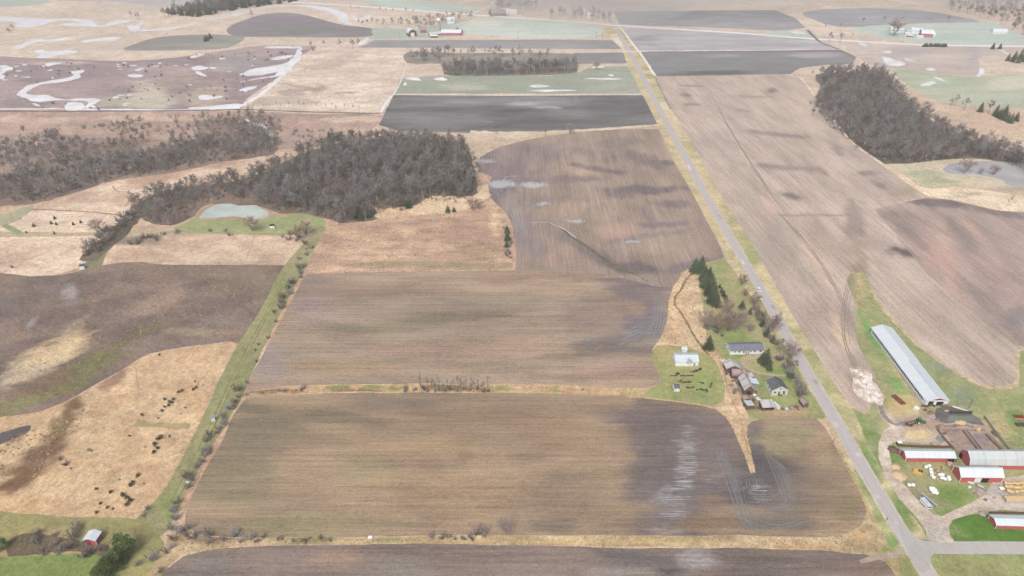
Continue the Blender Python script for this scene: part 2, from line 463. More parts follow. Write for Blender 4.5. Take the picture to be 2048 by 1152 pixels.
sheet('brush_land', [(-90, 224), (200, 224), (480, 222), (620, 228), (762, 230), (735, 262), (650, 290), (560, 300), (500, 330), (330, 350), (150, 370), (-90, 420)],
      (190, 152, 128), (172, 140, 124), M_bog, [
    (310, 235, 120, 12, (205, 165, 135), .8), (60, 240, 90, 12, (200, 165, 140), .8), (150, 280, 130, 18, (160, 135, 128), .7), (640, 248, 80, 12, (190, 150, 130), .7),
    (40, 310, 120, 20, (175, 145, 128), .6), (700, 240, 60, 6, (215, 185, 155), .6), (60, 345, 90, 30, (150, 125, 112), .8), (250, 320, 220, 40, (140, 118, 105), .8), (460, 270, 80, 40, (140, 118, 105), .8)],
      var_sc=22, var_str=2, rough=1.6)
sheet('grass_field', [(-90, 455), (20, 425), (120, 395), (230, 362), (330, 338), (430, 318), (520, 312), (540, 320), (450, 345), (330, 372), (280, 400), (225, 455), (160, 535), (-90, 575)],
      (224, 191, 158), (206, 170, 140), M_dead, [(310, 360, 70, 18, (192, 145, 115), .8, -12), (430, 330, 60, 8, (196, 150, 122), .8, -8), (120, 395, 90, 14, (190, 148, 118), .5, -12), (240, 405, 25, 14, (190, 148, 118), .6),
        (60, 520, 60, 16, (185, 150, 120), .5)], var_sc=18)
sheet('grass_field', [(190, 540), (240, 480), (300, 445), (360, 458), (560, 470), (660, 458), (612, 520), (590, 545), (545, 530), (330, 530), (280, 523)],
      (218, 186, 154), (192, 160, 136), M_dead, [(400, 515, 110, 12, (222, 192, 160), .6), (280, 485, 60, 12, (150, 130, 112), .8), (520, 500, 40, 16, (195, 160, 130), .5), (240, 510, 60, 14, (190, 150, 122), .5)], var_sc=16)

sheet('mown_path', [(-60, 425), (10, 428), (58, 412), (66, 418), (20, 448), (-60, 452)], LAWN, LAWN2, M_lawn, sp=3)
sheet('mown_path', [(-60, 462), (40, 464), (180, 465), (230, 462), (350, 460), (350, 464), (230, 470), (100, 473), (-60, 473)], (160, 152, 112), (186, 168, 132), M_lawn, sp=3)
ribbon('footpath', [(8, 450), (40, 467)], 5, LAWN, M_lawn)
ribbon('footpath', [(62, 418), (120, 421), (180, 424), (230, 429), (250, 434)], 1.6, (160, 125, 95), M_dead, jitter=.3)
ribbon('footpath', [(225, 372), (235, 382), (262, 386), (268, 398), (250, 412)], 1.2, (165, 135, 105), M_dead, jitter=.3)
sheet('mown_path', [(160, 540), (190, 505), (215, 470), (238, 452), (250, 462), (222, 492), (196, 540)], (140, 138, 100), (165, 150, 115), M_lawn, sp=3)
# pond with its lawn
sheet('lawn', [(346, 458), (370, 447), (395, 434), (470, 440), (530, 432), (570, 424), (630, 428), (650, 440), (640, 462), (560, 471), (460, 468), (380, 466)],
      (150, 160, 100), (160, 160, 110), M_lawn, [(605, 442, 14, 5, (190, 160, 125), 1), (560, 428, 50, 5, (182, 150, 120), .8), (500, 462, 60, 4, (178, 168, 120), .6)])
sheet('bank', [(390, 434), (405, 418), (435, 405), (485, 399), (520, 408), (545, 422), (541, 434), (512, 443), (465, 437), (420, 441), (397, 440)], (186, 152, 124), (170, 140, 115), M_dead, sp=3)
sheet('pond_water', [(400, 434), (412, 420), (440, 408), (484, 403), (512, 411), (535, 424), (533, 433), (508, 438), (468, 433), (430, 436), (404, 437)], (150, 160, 150), None, M_water, rough=.3)

# rough fallow, bog and olive swale on the left
sheet('fallow_field', [(-90, 566), (60, 553), (128, 549), (170, 539), (222, 528), (282, 524), (330, 530), (545, 530), (575, 540), (540, 612), (505, 665), (476, 686), (400, 690), (300, 708), (240, 742), (180, 775), (90, 820), (-90, 860)],
      (130, 114, 106), (148, 128, 114), M_fallow, [
    (85, 715, 85, 30, (212, 184, 142), 1, -25), (35, 752, 50, 22, (196, 176, 146), .8, -20), (150, 660, 60, 14, (190, 165, 130), .6, -45), (60, 600, 120, 30, (128, 116, 110), .8, -20), (130, 590, 18, 20, (168, 155, 152), .8, 35), (65, 645, 16, 7, (165, 155, 152), .8, -35),
    (210, 720, 130, 26, (132, 128, 88), .9, -24), (60, 800, 120, 20, (140, 134, 92), .9, -22), (95, 765, 60, 14, (142, 118, 96), .8, -20), (370, 690, 90, 7, (138, 128, 126), .8, -6), (330, 600, 60, 20, (176, 152, 128), .5, -30), (430, 640, 60, 20, (150, 134, 126), .5), (480, 570, 60, 30, (140, 124, 108), .7),
    (250, 560, 70, 14, (132, 118, 108), .6), (390, 662, 60, 8, (190, 170, 130), .4)], var_sc=14, var_rot=math.radians(25), var_str=2.2)
sheet('grass_field', [(476, 686), (445, 740), (405, 830), (370, 905), (330, 975), (272, 1038), (120, 1034), (-90, 1030), (-90, 862), (90, 822), (180, 778), (240, 744), (300, 710), (400, 691)],
      (214, 182, 143), (203, 168, 131), M_dead, [
    (225, 755, 40, 14, (160, 125, 105), .9, -35), (200, 725, 50, 9, (226, 196, 156), .8, -30), (60, 850, 90, 16, (205, 172, 136), .9, -22), (150, 820, 30, 22, (134, 112, 88), 1, -60), (110, 890, 80, 24, (136, 110, 90), 1, -42), (30, 960, 50, 40, (132, 104, 84), 1, -45), (125, 850, 30, 20, (140, 120, 84), .8, -50),
    (20, 872, 36, 16, (150, 118, 92), .8), (190, 880, 40, 60, (222, 192, 152), .5), (290, 940, 26, 12, (190, 150, 118), .7), (350, 740, 90, 40, (214, 178, 140), .6), (240, 800, 50, 20, (196, 156, 122), .6, -30), (40, 1010, 80, 22, (210, 172, 128), .7)], var_sc=12, var_str=1.6, var_rot=math.radians(25))
sheet('bog_pool', [(-40, 885), (0, 868), (25, 860), (58, 852), (52, 866), (22, 882), (-10, 892)], (100, 98, 104), None, M_dark_water, sp=3, rough=1.5)
ribbon('footpath', [(270, 846), (310, 850), (380, 853)], 4.5, (176, 158, 118), M_lawn, jitter=.3)
# grassy track along the left boundary
sheet('grass_track', [(640, 455), (596, 500), (560, 545), (520, 620), (478, 686), (446, 745), (405, 835), (366, 915), (325, 985), (272, 1040), (300, 1075), (335, 1060), (372, 985), (410, 915), (450, 850), (486, 790), (512, 730), (545, 660), (580, 590), (614, 530), (655, 470)],
      (150, 148, 106), (170, 160, 120), M_lawn, [(350, 1000, 30, 40, (140, 152, 92), .8), (560, 590, 30, 60, (148, 150, 104), .7), (440, 790, 30, 60, (158, 158, 118), .6)])
for off in (0, 12):
    ribbon('wheel_rut', [(338 + off, 1010), (380 + off, 930), (420 + off * .8, 850), (452 + off * .7, 780), (492 + off * .6, 700), (530 + off * .5, 630), (565 + off * .5, 560)], .7, (138, 140, 92), M_lawn, jitter=.4)
sheet('lawn', [(-90, 1030), (120, 1034), (272, 1038), (310, 1065), (330, 1100), (300, 1170), (-90, 1180)], (146, 146, 96), (172, 160, 112), M_lawn, [
    (120, 1065, 110, 16, (180, 160, 120), .7), (60, 1092, 160, 16, (140, 128, 98), .8), (250, 1090, 50, 40, (150, 140, 104), .7), (90, 1106, 140, 5, (200, 166, 130), .9)])
sheet('lawn', [(-90, 1120), (60, 1113), (170, 1110), (214, 1118), (205, 1180), (-90, 1190)], (128, 150, 86), (140, 150, 96), M_lawn, sp=3)

# leaf litter under the woods
LIT = (138, 122, 110); LIT2 = (120, 108, 98)
sheet('wood_floor', [(440, 402), (480, 375), (530, 345), (600, 310), (690, 284), (780, 276), (905, 282), (936, 300), (948, 338), (956, 368), (952, 396), (905, 403), (866, 398), (838, 412), (800, 426), (778, 422), (750, 416), (756, 438), (690, 447), (650, 436), (600, 427), (560, 427), (520, 412), (480, 410)], LIT, LIT2, M_bog, sp=4, rough=2)
sheet('wood_floor', [(-90, 352), (40, 346), (120, 330), (230, 310), (330, 292), (400, 280), (480, 268), (560, 274), (545, 308), (470, 320), (400, 334), (330, 349), (230, 361), (160, 382), (110, 398), (60, 408), (-90, 412)], (150, 128, 114), (132, 114, 104), M_bog, sp=5, rough=3)
sheet('wood_floor', [(262, 414), (330, 385), (420, 369), (485, 368), (505, 404), (420, 408), (388, 432), (345, 452), (298, 444), (276, 430)], (150, 128, 112), (132, 114, 102), M_bog, sp=4, rough=2)
sheet('wood_floor', [(1622, 212), (1645, 182), (1632, 150), (1700, 144), (1762, 147), (1790, 172), (1806, 200), (1846, 230), (1895, 260), (1955, 283), (2060, 314), (2120, 334), (2120, 356), (2050, 349), (2000, 326), (1930, 320), (1880, 326), (1800, 332), (1750, 326), (1698, 286), (1650, 250)], LIT, LIT2, M_bog, sp=5, rough=2)
sheet('hedge_floor', [(160, 520), (190, 490), (225, 460), (255, 430), (285, 425), (262, 460), (225, 492), (196, 520)], (128, 116, 98), (110, 102, 88), M_bog, sp=3, rough=2)
sheet('hedge_floor', [(20, 1076), (100, 1070), (170, 1085), (230, 1094), (215, 1108), (150, 1107), (20, 1108)], (132, 118, 98), (116, 104, 88), M_bog, sp=2, rough=2)

# ---------------- centre: the parcel
sheet('ploughed_field', [(788, 190), (1000, 192), (1284, 190), (1300, 216), (1319, 248), (1280, 252), (1180, 259), (1090, 264), (940, 266), (800, 262), (758, 250), (772, 220)],
      (130, 126, 126), (112, 110, 110), M_soilx, [(900, 238, 140, 14, (135, 128, 128), .6), (1060, 205, 120, 10, (150, 148, 150), .5), (1000, 225, 50, 7, (95, 95, 95), .5), (1230, 220, 60, 20, (112, 110, 110), .6)],
      [(1040, 208, 50, 6, .95), (1150, 197, 10, 6, .7), (1095, 215, 40, 7, .9), (1060, 224, 20, 3, .5), (880, 205, 10, 3, .6), (930, 230, 20, 3, .5), (975, 245, 30, 4, .5), (940, 246, 60, 3, .45), (860, 243, 50, 3, .4), (1150, 207, 8, 4, .6)], sp=4, smooth=1, var_str=4, var_sc=20)
sheet('grass_field', [(800, 160), (812, 156), (880, 152), (1000, 152), (1100, 152), (1160, 144), (1178, 134), (1256, 133), (1270, 160), (1282, 187), (1000, 187), (790, 187)],
      (150, 158, 132), (160, 162, 138), M_far, [(930, 175, 50, 8, (190, 178, 152), .7), (1230, 165, 40, 14, (158, 166, 142), .5)],
      [(0, 0, 1, 1, 0)], sp=5, smooth=1)
sheet('ploughed_field', [(1150, 106), (1246, 105), (1256, 122), (1252, 127), (1150, 128), (1120, 118)], (142, 138, 138), (132, 130, 130), M_soilsoft, sp=6, smooth=1)
sheet('wood_floor', [(815, 104), (900, 106), (1000, 106), (1100, 106), (1160, 112), (1155, 135), (1140, 148), (1000, 152), (900, 151), (885, 140), (880, 128), (815, 126)], (140, 132, 126), (150, 140, 130), M_bog, sp=8)
sheet('ploughed_field', [(748, 80), (900, 80), (1100, 79), (1224, 80), (1236, 88), (1243, 98), (1000, 97), (720, 95)], (158, 151, 151), (148, 146, 146), M_soilsoft,
      [(820, 90, 70, 4, (150, 150, 150), .6)], [(800, 83, 20, 1.5, .7), (905, 84, 22, 1.5, .8), (985, 83, 30, 1.5, .8), (970, 91, 9, 3, .8), (1120, 82, 22, 1.5, .8), (1220, 82, 14, 1.2, .8)], sp=7, smooth=1)
sheet('grass_field', [(746, 56), (815, 57), (830, 60), (880, 50), (930, 42), (940, 60), (900, 74), (835, 76), (736, 78)], (172, 188, 165), (180, 192, 170), M_far, sp=8, smooth=1)
sheet('grass_field', [(905, 62), (960, 38), (1040, 38), (1140, 46), (1196, 53), (1208, 58), (1205, 66), (1190, 72), (1150, 76), (1060, 76), (1000, 72), (930, 68)], (188, 200, 182), (196, 206, 192), M_far, [(980, 49, 26, 4, (215, 200, 180), 1)], sp=8, smooth=2)

# long field behind the homestead, furrows running away from us
A_soil = (170, 148, 134); 
sheet('ploughed_field', [(1318, 258), (1330, 290), (1345, 318), (1370, 360), (1396, 408), (1420, 455), (1440, 492), (1449, 515), (1420, 524), (1385, 533), (1366, 545), (1350, 570), (1330, 590), (1240, 560), (1180, 545), (1029, 541), (1032, 515), (1030, 480), (1024, 448), (1010, 424), (990, 406), (974, 388), (976, 366), (984, 353), (960, 345), (950, 326), (962, 312), (1000, 293), (1062, 278), (1130, 266), (1220, 259)],
      (158, 137, 122), (168, 146, 129), M_soily, [
    (1010, 330, 80, 34, (140, 124, 124), .9), (1080, 300, 150, 18, (146, 130, 128), .7), (1150, 340, 50, 12, (180, 150, 130), .7), (1190, 338, 60, 6, (128, 114, 116), .8, 8), (1270, 320, 60, 14, (134, 118, 120), .8, 10), (1330, 325, 30, 5, (122, 112, 114), .8), (1290, 380, 80, 9, (124, 110, 114), .9), (1240, 392, 30, 10, (132, 118, 118), .8),
    (1360, 410, 45, 8, (134, 118, 120), .8, 8), (1340, 448, 70, 6, (130, 116, 120), .8, -4), (1310, 470, 100, 6, (140, 124, 124), .7, -8), (1210, 420, 60, 26, (184, 158, 136), .6), (1120, 425, 50, 20, (180, 154, 132), .6), (1030, 470, 60, 40, (146, 130, 130), .8), (1060, 405, 90, 14, (146, 130, 126), .7), (1240, 465, 50, 18, (184, 150, 130), .6),
    (1300, 425, 12, 26, (140, 124, 124), .7, -25), (1180, 505, 90, 14, (132, 118, 118), .8, 28), (1270, 535, 90, 12, (126, 113, 115), .9, 6), (1400, 525, 60, 9, (134, 120, 122), .8, -14), (1110, 515, 40, 20, (176, 146, 130), .7), (1320, 500, 60, 12, (176, 152, 132), .6), (1000, 375, 40, 24, (132, 120, 124), .9), (1100, 360, 90, 8, (138, 122, 122), .8), (1150, 290, 60, 8, (176, 148, 132), .6), (1230, 285, 60, 10, (140, 124, 122), .6)],
      [(1000, 368, 40, 12, 1.1), (1065, 369, 34, 9, 1.05), (1120, 372, 60, 3, .55), (1020, 353, 35, 3, .7), (970, 322, 30, 6, .9), (1085, 408, 28, 6, 1.0), (1050, 410, 40, 3, .4), (1148, 443, 26, 6, 1.0), (1265, 484, 28, 5, .95), (1335, 378, 50, 4, .45), (1175, 449, 40, 2, .3), (1080, 292, 40, 3, .4), (1072, 315, 8, 3, .5), (1190, 530, 20, 4, .4)], sp=3.2, smooth=1, var_sc=26, var_rot=AY, var_str=3)
# corn stubble
sheet('stubble_field', [(658, 450), (700, 447), (760, 440), (850, 428), (930, 418), (972, 390), (992, 408), (1008, 426), (1016, 450), (1020, 500), (1027, 542), (900, 541), (760, 543), (608, 546), (628, 500)],
      (206, 170, 138), (184, 150, 128), M_stub, [(950, 470, 70, 30, (176, 142, 124), .7), (740, 455, 80, 8, (186, 152, 130), .7), (800, 480, 20, 12, (160, 140, 115), .6), (960, 500, 60, 16, (160, 140, 112), .6), (820, 530, 220, 8, (156, 142, 112), .8), (700, 500, 60, 14, (216, 182, 145), .6), (850, 415, 100, 8, (222, 186, 145), .8), (990, 440, 12, 30, (224, 188, 148), .9)], var_sc=9, var_str=2.4, smooth=1, sp=2.5)
sheet('grass_field', [(752, 436), (770, 418), (800, 414), (835, 410), (865, 392), (945, 393), (972, 366), (978, 385), (980, 392), (930, 420), (850, 430)], (222, 188, 148), (206, 170, 132), M_dead, [(800, 430, 40, 6, (205, 165, 135), .6)], sp=3)
# middle field, furrows across
sheet('ploughed_field', [(1029, 541), (1180, 544), (1240, 556), (1320, 574), (1345, 576), (1337, 602), (1334, 640), (1322, 672), (1303, 700), (1308, 728), (1320, 752), (1320, 770), (1290, 776), (1220, 775), (1130, 770), (980, 768), (840, 767), (730, 769), (580, 771), (516, 779), (492, 788), (494, 766), (520, 722), (552, 660), (590, 588), (612, 548), (760, 544)],
      (176, 152, 131), (160, 142, 124), M_soilx, [
    (620, 600, 50, 70, (162, 142, 136), .8), (540, 740, 40, 40, (160, 146, 138), .8), (720, 660, 110, 16, (136, 126, 106), .7), (850, 640, 80, 14, (138, 128, 108), .7), (960, 635, 60, 8, (134, 124, 108), .7), (680, 580, 200, 16, (148, 126, 108), .6), (900, 700, 200, 20, (178, 148, 130), .7), (1000, 680, 120, 14, (182, 154, 130), .6), (700, 740, 130, 20, (172, 148, 120), .6),
    (1200, 620, 100, 40, (150, 130, 120), .7), (1280, 580, 90, 20, (134, 120, 120), .9, 10), (1220, 690, 110, 26, (132, 120, 116), .9), (1300, 650, 50, 50, (128, 118, 122), .9), (1280, 620, 26, 14, (170, 142, 116), .8), (1120, 710, 60, 8, (138, 124, 108), .7), (1160, 755, 70, 9, (140, 126, 112), .6), (1240, 745, 80, 20, (176, 146, 132), .7), (1050, 560, 150, 12, (166, 138, 122), .7)],
      [(1185, 682, 26, 16, .55), (1275, 665, 50, 26, .5), (1215, 622, 26, 8, .5), (1325, 600, 10, 30, .3), (1175, 665, 12, 3, .5), (1235, 700, 40, 10, .3)], sp=2.6, smooth=1, var_sc=14, var_str=5)
# near field
sheet('ploughed_field', [(492, 797), (540, 790), (700, 786), (840, 785), (1000, 786), (1100, 787), (1200, 791), (1290, 796), (1380, 807), (1425, 816), (1452, 832), (1468, 858), (1480, 888), (1492, 920), (1502, 946), (1512, 945), (1504, 915), (1494, 880), (1490, 858), (1503, 842), (1540, 833), (1590, 832), (1630, 835), (1652, 858), (1675, 900), (1700, 945), (1728, 1000), (1736, 1025), (1722, 1052), (1690, 1068), (1640, 1074), (1500, 1071), (1200, 1071), (900, 1070), (640, 1075), (480, 1076), (400, 1070), (366, 1052), (376, 1008), (410, 940), (446, 878), (468, 826)],
      (172, 148, 123), (158, 137, 116), M_soilx, [
    (520, 860, 80, 50, (136, 126, 108), .8), (480, 960, 90, 90, (148, 136, 112), .8), (640, 830, 160, 18, (136, 122, 104), .8), (800, 806, 130, 12, (132, 120, 108), .7), (600, 1050, 130, 22, (160, 148, 114), .8), (740, 950, 60, 30, (160, 146, 114), .7), (640, 880, 60, 20, (150, 130, 108), .6), (850, 900, 150, 30, (174, 148, 118), .6), (900, 990, 130, 50, (178, 150, 120), .6),
    (1000, 830, 200, 20, (154, 132, 112), .6), (1120, 870, 70, 40, (158, 132, 110), .7), (1120, 1000, 100, 60, (154, 132, 114), .7), (1100, 1050, 80, 14, (128, 118, 106), .7), (930, 915, 20, 10, (148, 124, 108), .6), (760, 1048, 90, 8, (140, 126, 108), .7), (1060, 915, 60, 10, (140, 124, 106), .7),
    (1370, 850, 130, 40, (136, 120, 116), .9), (1340, 960, 100, 120, (126, 114, 112), .95), (1400, 1000, 120, 70, (122, 112, 112), .9), (1285, 950, 30, 130, (128, 116, 112), .8), (1440, 910, 60, 60, (132, 118, 114), .9), (1420, 1050, 70, 14, (150, 126, 106), .9), (1425, 1010, 30, 26, (142, 122, 108), .8),
    (1540, 960, 70, 90, (104, 98, 98), .95, 60), (1510, 900, 20, 60, (110, 104, 106), .8), (1600, 1000, 60, 60, (134, 120, 110), .9), (1650, 970, 50, 60, (148, 130, 110), .8), (1570, 870, 60, 34, (160, 148, 118), .9), (1650, 880, 30, 50, (176, 152, 124), .9), (1560, 1050, 120, 14, (124, 112, 104), .9), (1700, 1020, 26, 30, (148, 134, 104), .8)],
      [(1370, 930, 34, 100, .72), (1345, 1010, 55, 60, .68), (1390, 880, 60, 14, .5), (1310, 980, 26, 90, .42), (1430, 940, 60, 60, .42), (1520, 985, 34, 40, .62), (1545, 1010, 60, 40, .42), (1390, 837, 22, 8, .55), (1300, 850, 40, 8, .3), (1560, 960, 20, 60, .35, -20), (1330, 1060, 50, 14, .6)], sp=2.1, smooth=1, var_sc=11, var_str=5)
# field along the bottom edge
sheet('ploughed_field', [(300, 1190), (330, 1142), (366, 1112), (430, 1098), (560, 1092), (800, 1088), (1050, 1090), (1200, 1096), (1290, 1098), (1500, 1096), (1640, 1101), (1730, 1110), (1782, 1130), (1800, 1165), (1810, 1200)],
      (145, 128, 119), (133, 118, 111), M_soilx, [(680, 1110, 60, 20, (176, 146, 122), .6), (800, 1150, 70, 30, (142, 134, 126), .7), (1240, 1110, 90, 10, (110, 106, 104), .9, 8), (1300, 1130, 130, 18, (124, 114, 112), .9), (1220, 1150, 80, 14, (160, 148, 140), .8), (1390, 1120, 44, 24, (168, 158, 154), .95), (1340, 1145, 30, 8, (96, 96, 96), .9), (1500, 1120, 90, 14, (116, 106, 100), .9), (1560, 1140, 140, 14, (140, 124, 118), .8), (1500, 1150, 60, 20, (122, 110, 106), .8), (420, 1130, 60, 30, (138, 130, 126), .7), (1740, 1140, 50, 20, (140, 118, 104), .8)],
      [(1400, 1105, 30, 6, .3)], sp=2.2, smooth=1, var_sc=12, var_str=4)

# ---------------- homestead ground
sheet('yard_grass', [(1449, 517), (1470, 530), (1500, 578), (1540, 640), (1590, 715), (1628, 785), (1650, 835), (1622, 836), (1560, 830), (1500, 838), (1485, 800), (1470, 760), (1440, 712), (1418, 700), (1410, 665), (1405, 610), (1396, 560), (1392, 536), (1420, 526)],
      (158, 160, 108), (176, 166, 120), M_lawn, [
    (1480, 545, 44, 14, (196, 172, 130), .8), (1460, 560, 26, 20, (165, 160, 112), .6), (1470, 690, 40, 30, (134, 156, 88), .8), (1540, 760, 40, 20, (134, 158, 90), .8), (1560, 800, 60, 12, (156, 160, 104), .8), (1500, 790, 26, 30, (168, 140, 116), .8), (1460, 760, 26, 30, (150, 130, 112), .8), (1560, 824, 60, 7, (196, 162, 126), .9), (1590, 816, 24, 6, (184, 152, 130), .8), (1500, 640, 70, 14, (150, 148, 104), .7), (1540, 720, 40, 8, (170, 158, 112), .5)])
sheet('reed_strip', [(1383, 538), (1394, 536), (1400, 570), (1406, 612), (1410, 655), (1416, 690), (1440, 712), (1462, 748), (1480, 790), (1496, 832), (1494, 868), (1504, 915), (1511, 944), (1502, 946), (1486, 905), (1470, 862), (1452, 834), (1426, 815), (1452, 812), (1448, 770), (1430, 722), (1398, 708), (1350, 694), (1318, 690), (1306, 694), (1324, 672), (1336, 640), (1338, 602), (1346, 576), (1364, 548)],
      (224, 194, 156), (208, 176, 140), M_dead, [(1490, 890, 16, 40, (206, 170, 130), .7), (1445, 740, 20, 14, (196, 150, 130), .7), (1360, 620, 12, 60, (214, 172, 132), .5)], sp=2.2, smooth=1, var_sc=8)
sheet('yard_grass', [(1304, 700), (1330, 690), (1370, 694), (1400, 704), (1425, 716), (1440, 742), (1448, 770), (1450, 795), (1443, 806), (1420, 812), (1370, 805), (1290, 794), (1270, 788), (1300, 778), (1321, 768), (1318, 750), (1307, 728)],
      (160, 162, 108), (168, 162, 112), M_lawn, [(1330, 710, 20, 20, (186, 170, 120), .7), (1400, 770, 30, 24, (150, 164, 100), .7)], sp=2.2, smooth=2)
ribbon('ditch', [(1383, 548), (1372, 560), (1362, 580), (1352, 592), (1350, 610), (1362, 625), (1376, 650), (1388, 672), (1402, 692), (1418, 711)], 1.6, (150, 128, 96), M_dead, jitter=.4)
ribbon('driveway', [(1574, 712), (1540, 713), (1510, 714), (1492, 717), (1488, 726), (1500, 738), (1520, 746), (1548, 750), (1590, 751)], [4, 4, 4, 4.5, 3, 2.6, 2.2, 1.8, 1.4], (190, 168, 140), M_gravel, jitter=.15)
# hedgerow bank between the two fields
sheet('hedge_bank', [(488, 796), (500, 784), (560, 775), (700, 771), (850, 769), (980, 770), (1130, 772), (1220, 777), (1300, 779), (1285, 793), (1200, 789), (1100, 785), (980, 784), (840, 783), (700, 784), (540, 789)],
      (214, 180, 138), (196, 162, 126), M_dead, [(680, 776, 30, 6, (148, 152, 96), 1), (745, 776, 26, 6, (144, 150, 92), 1), (1000, 777, 26, 5, (150, 154, 98), 1), (1108, 780, 12, 7, (150, 154, 96), 1), (790, 778, 20, 6, (150, 150, 100), .8), (560, 783, 80, 4, (130, 104, 92), .8), (720, 783, 60, 3, (130, 100, 90), .8), (900, 778, 50, 7, (130, 118, 90), .8), (1260, 787, 30, 6, (176, 164, 116), .9)], sp=2, smooth=1, var_sc=6)
# bank along the bottom of the near field
sheet('hedge_bank', [(335, 1080), (366, 1058), (400, 1072), (480, 1078), (640, 1076), (900, 1071), (1200, 1072), (1500, 1072), (1640, 1075), (1700, 1068), (1740, 1035), (1748, 1048), (1782, 1085), (1800, 1102), (1770, 1112), (1700, 1105), (1620, 1098), (1400, 1096), (1050, 1089), (800, 1087), (560, 1091), (430, 1097), (360, 1112), (310, 1160), (290, 1160)],
      (208, 182, 144), (178, 156, 120), M_dead, [(420, 1080, 90, 10, (140, 120, 104), .8), (660, 1078, 60, 6, (130, 140, 92), .7), (800, 1079, 60, 5, (150, 154, 100), .8), (1720, 1070, 20, 14, (214, 176, 130), .9), (1600, 1095, 90, 5, (206, 166, 120), .8), (1780, 1100, 24, 9, (140, 156, 92), .9), (1150, 1083, 300, 6, (214, 184, 130), .7)], sp=1.8, smooth=1, var_sc=6)

# ---------------- right side
sheet('ploughed_field', [(1272, 103), (1400, 101), (1560, 99), (1680, 98), (1712, 116), (1705, 128), (1650, 130), (1600, 136), (1580, 148), (1440, 151), (1308, 153), (1296, 134)],
      (140, 137, 137), (130, 128, 128), M_soilsoft, [(1640, 112, 50, 7, (170, 156, 160), .8), (1450, 112, 60, 4, (158, 154, 154), .6), (1400, 146, 150, 5, (112, 112, 110), .8), (1500, 130, 200, 8, (132, 134, 130), .6)], sp=5, smooth=1, var_str=5)
sheet('ploughed_field', [(1243, 57), (1300, 58), (1400, 63), (1560, 72), (1640, 82), (1680, 97), (1560, 98), (1400, 100), (1274, 101), (1258, 80)],
      (184, 175, 178), (176, 170, 172), M_soilsoft, [(1300, 80, 40, 10, (158, 154, 156), .8), (1580, 90, 100, 5, (168, 162, 165), .8), (1620, 84, 40, 5, (196, 182, 186), .6)], [(1540, 99, 50, 1, .7), (1330, 100, 50, 1, .7)], sp=6, smooth=1)
sheet('ploughed_field', [(1226, 23), (1400, 21), (1550, 20), (1590, 36), (1612, 56), (1560, 62), (1420, 55), (1240, 49)], (172, 170, 170), (164, 163, 164), M_soilsoft, [(1530, 52, 60, 8, (180, 168, 174), .7)], sp=8, smooth=1)
sheet('ploughed_field', [(1604, 26), (1650, 19), (1740, 16), (1850, 22), (1900, 30), (1960, 44), (1900, 49), (1800, 52), (1680, 54), (1630, 40)], (166, 165, 170), (176, 174, 178), M_soilsoft, sp=8, smooth=2)
sheet('grass_field', [(1530, 75), (1560, 60), (1620, 66), (1640, 76)], (186, 196, 176), None, M_far, sp=8)
sheet('stubble_field', [(1692, 92), (1760, 90), (1860, 93), (2060, 96), (2100, 112), (1968, 112), (1962, 135), (1950, 152), (1880, 146), (1800, 138), (1740, 128), (1712, 112)],
      (206, 182, 168), (196, 172, 160), M_far, [(1800, 105, 70, 8, (180, 165, 165), .7), (1950, 115, 14, 30, (180, 166, 168), .7), (1860, 110, 60, 4, (214, 192, 172), .6), (1770, 130, 60, 6, (176, 168, 166), .7)], sp=7)
sheet('grass_field', [(1790, 138), (1880, 148), (1960, 155), (2060, 150), (2120, 215), (2040, 217), (1960, 212), (1890, 206), (1840, 186), (1800, 158)], (176, 176, 144), (166, 172, 138), M_far, [(1860, 160, 40, 9, (172, 184, 152), .7), (2020, 165, 60, 20, (206, 192, 164), .6)], sp=7)
sheet('grass_field', [(1690, 62), (1740, 51), (1850, 47), (1985, 44), (2060, 78), (2060, 90), (1900, 89), (1840, 86), (1780, 78)], (184, 204, 186), (196, 206, 190), M_far, [(1720, 66, 30, 5, (215, 205, 185), .8)], sp=8, smooth=1)
sheet('grass_field', [(-60, -6), (60, 0), (104, 2), (70, 10), (20, 13), (-60, 14)], (180, 196, 176), None, M_far, sp=12)
sheet('ploughed_field', [(455, 56), (500, 36), (545, 26), (600, 28), (648, 40), (688, 50), (740, 56), (742, 64), (730, 74), (560, 74), (470, 72)], (160, 148, 152), (166, 158, 158), M_soilsoft, [(600, 62, 120, 9, (150, 148, 142), .8), (560, 42, 70, 12, (162, 146, 156), .7)], sp=7)
sheet('ploughed_field', [(248, 100), (275, 86), (320, 74), (400, 69), (470, 71), (490, 76), (470, 90), (440, 98), (340, 101)], (158, 152, 146), (166, 164, 150), M_soilsoft, [(380, 92, 90, 6, (168, 166, 146), .7)], sp=7)
sheet('ploughed_field', [(108, 1), (240, 4), (320, 14), (400, 4), (420, -6), (200, -8)], (196, 184, 184), None, M_soilsoft, sp=14)
sheet('grass_field', [(720, 0), (800, 0), (900, 8), (960, 14), (900, 22), (780, 14)], (190, 206, 188), None, M_far, sp=14)

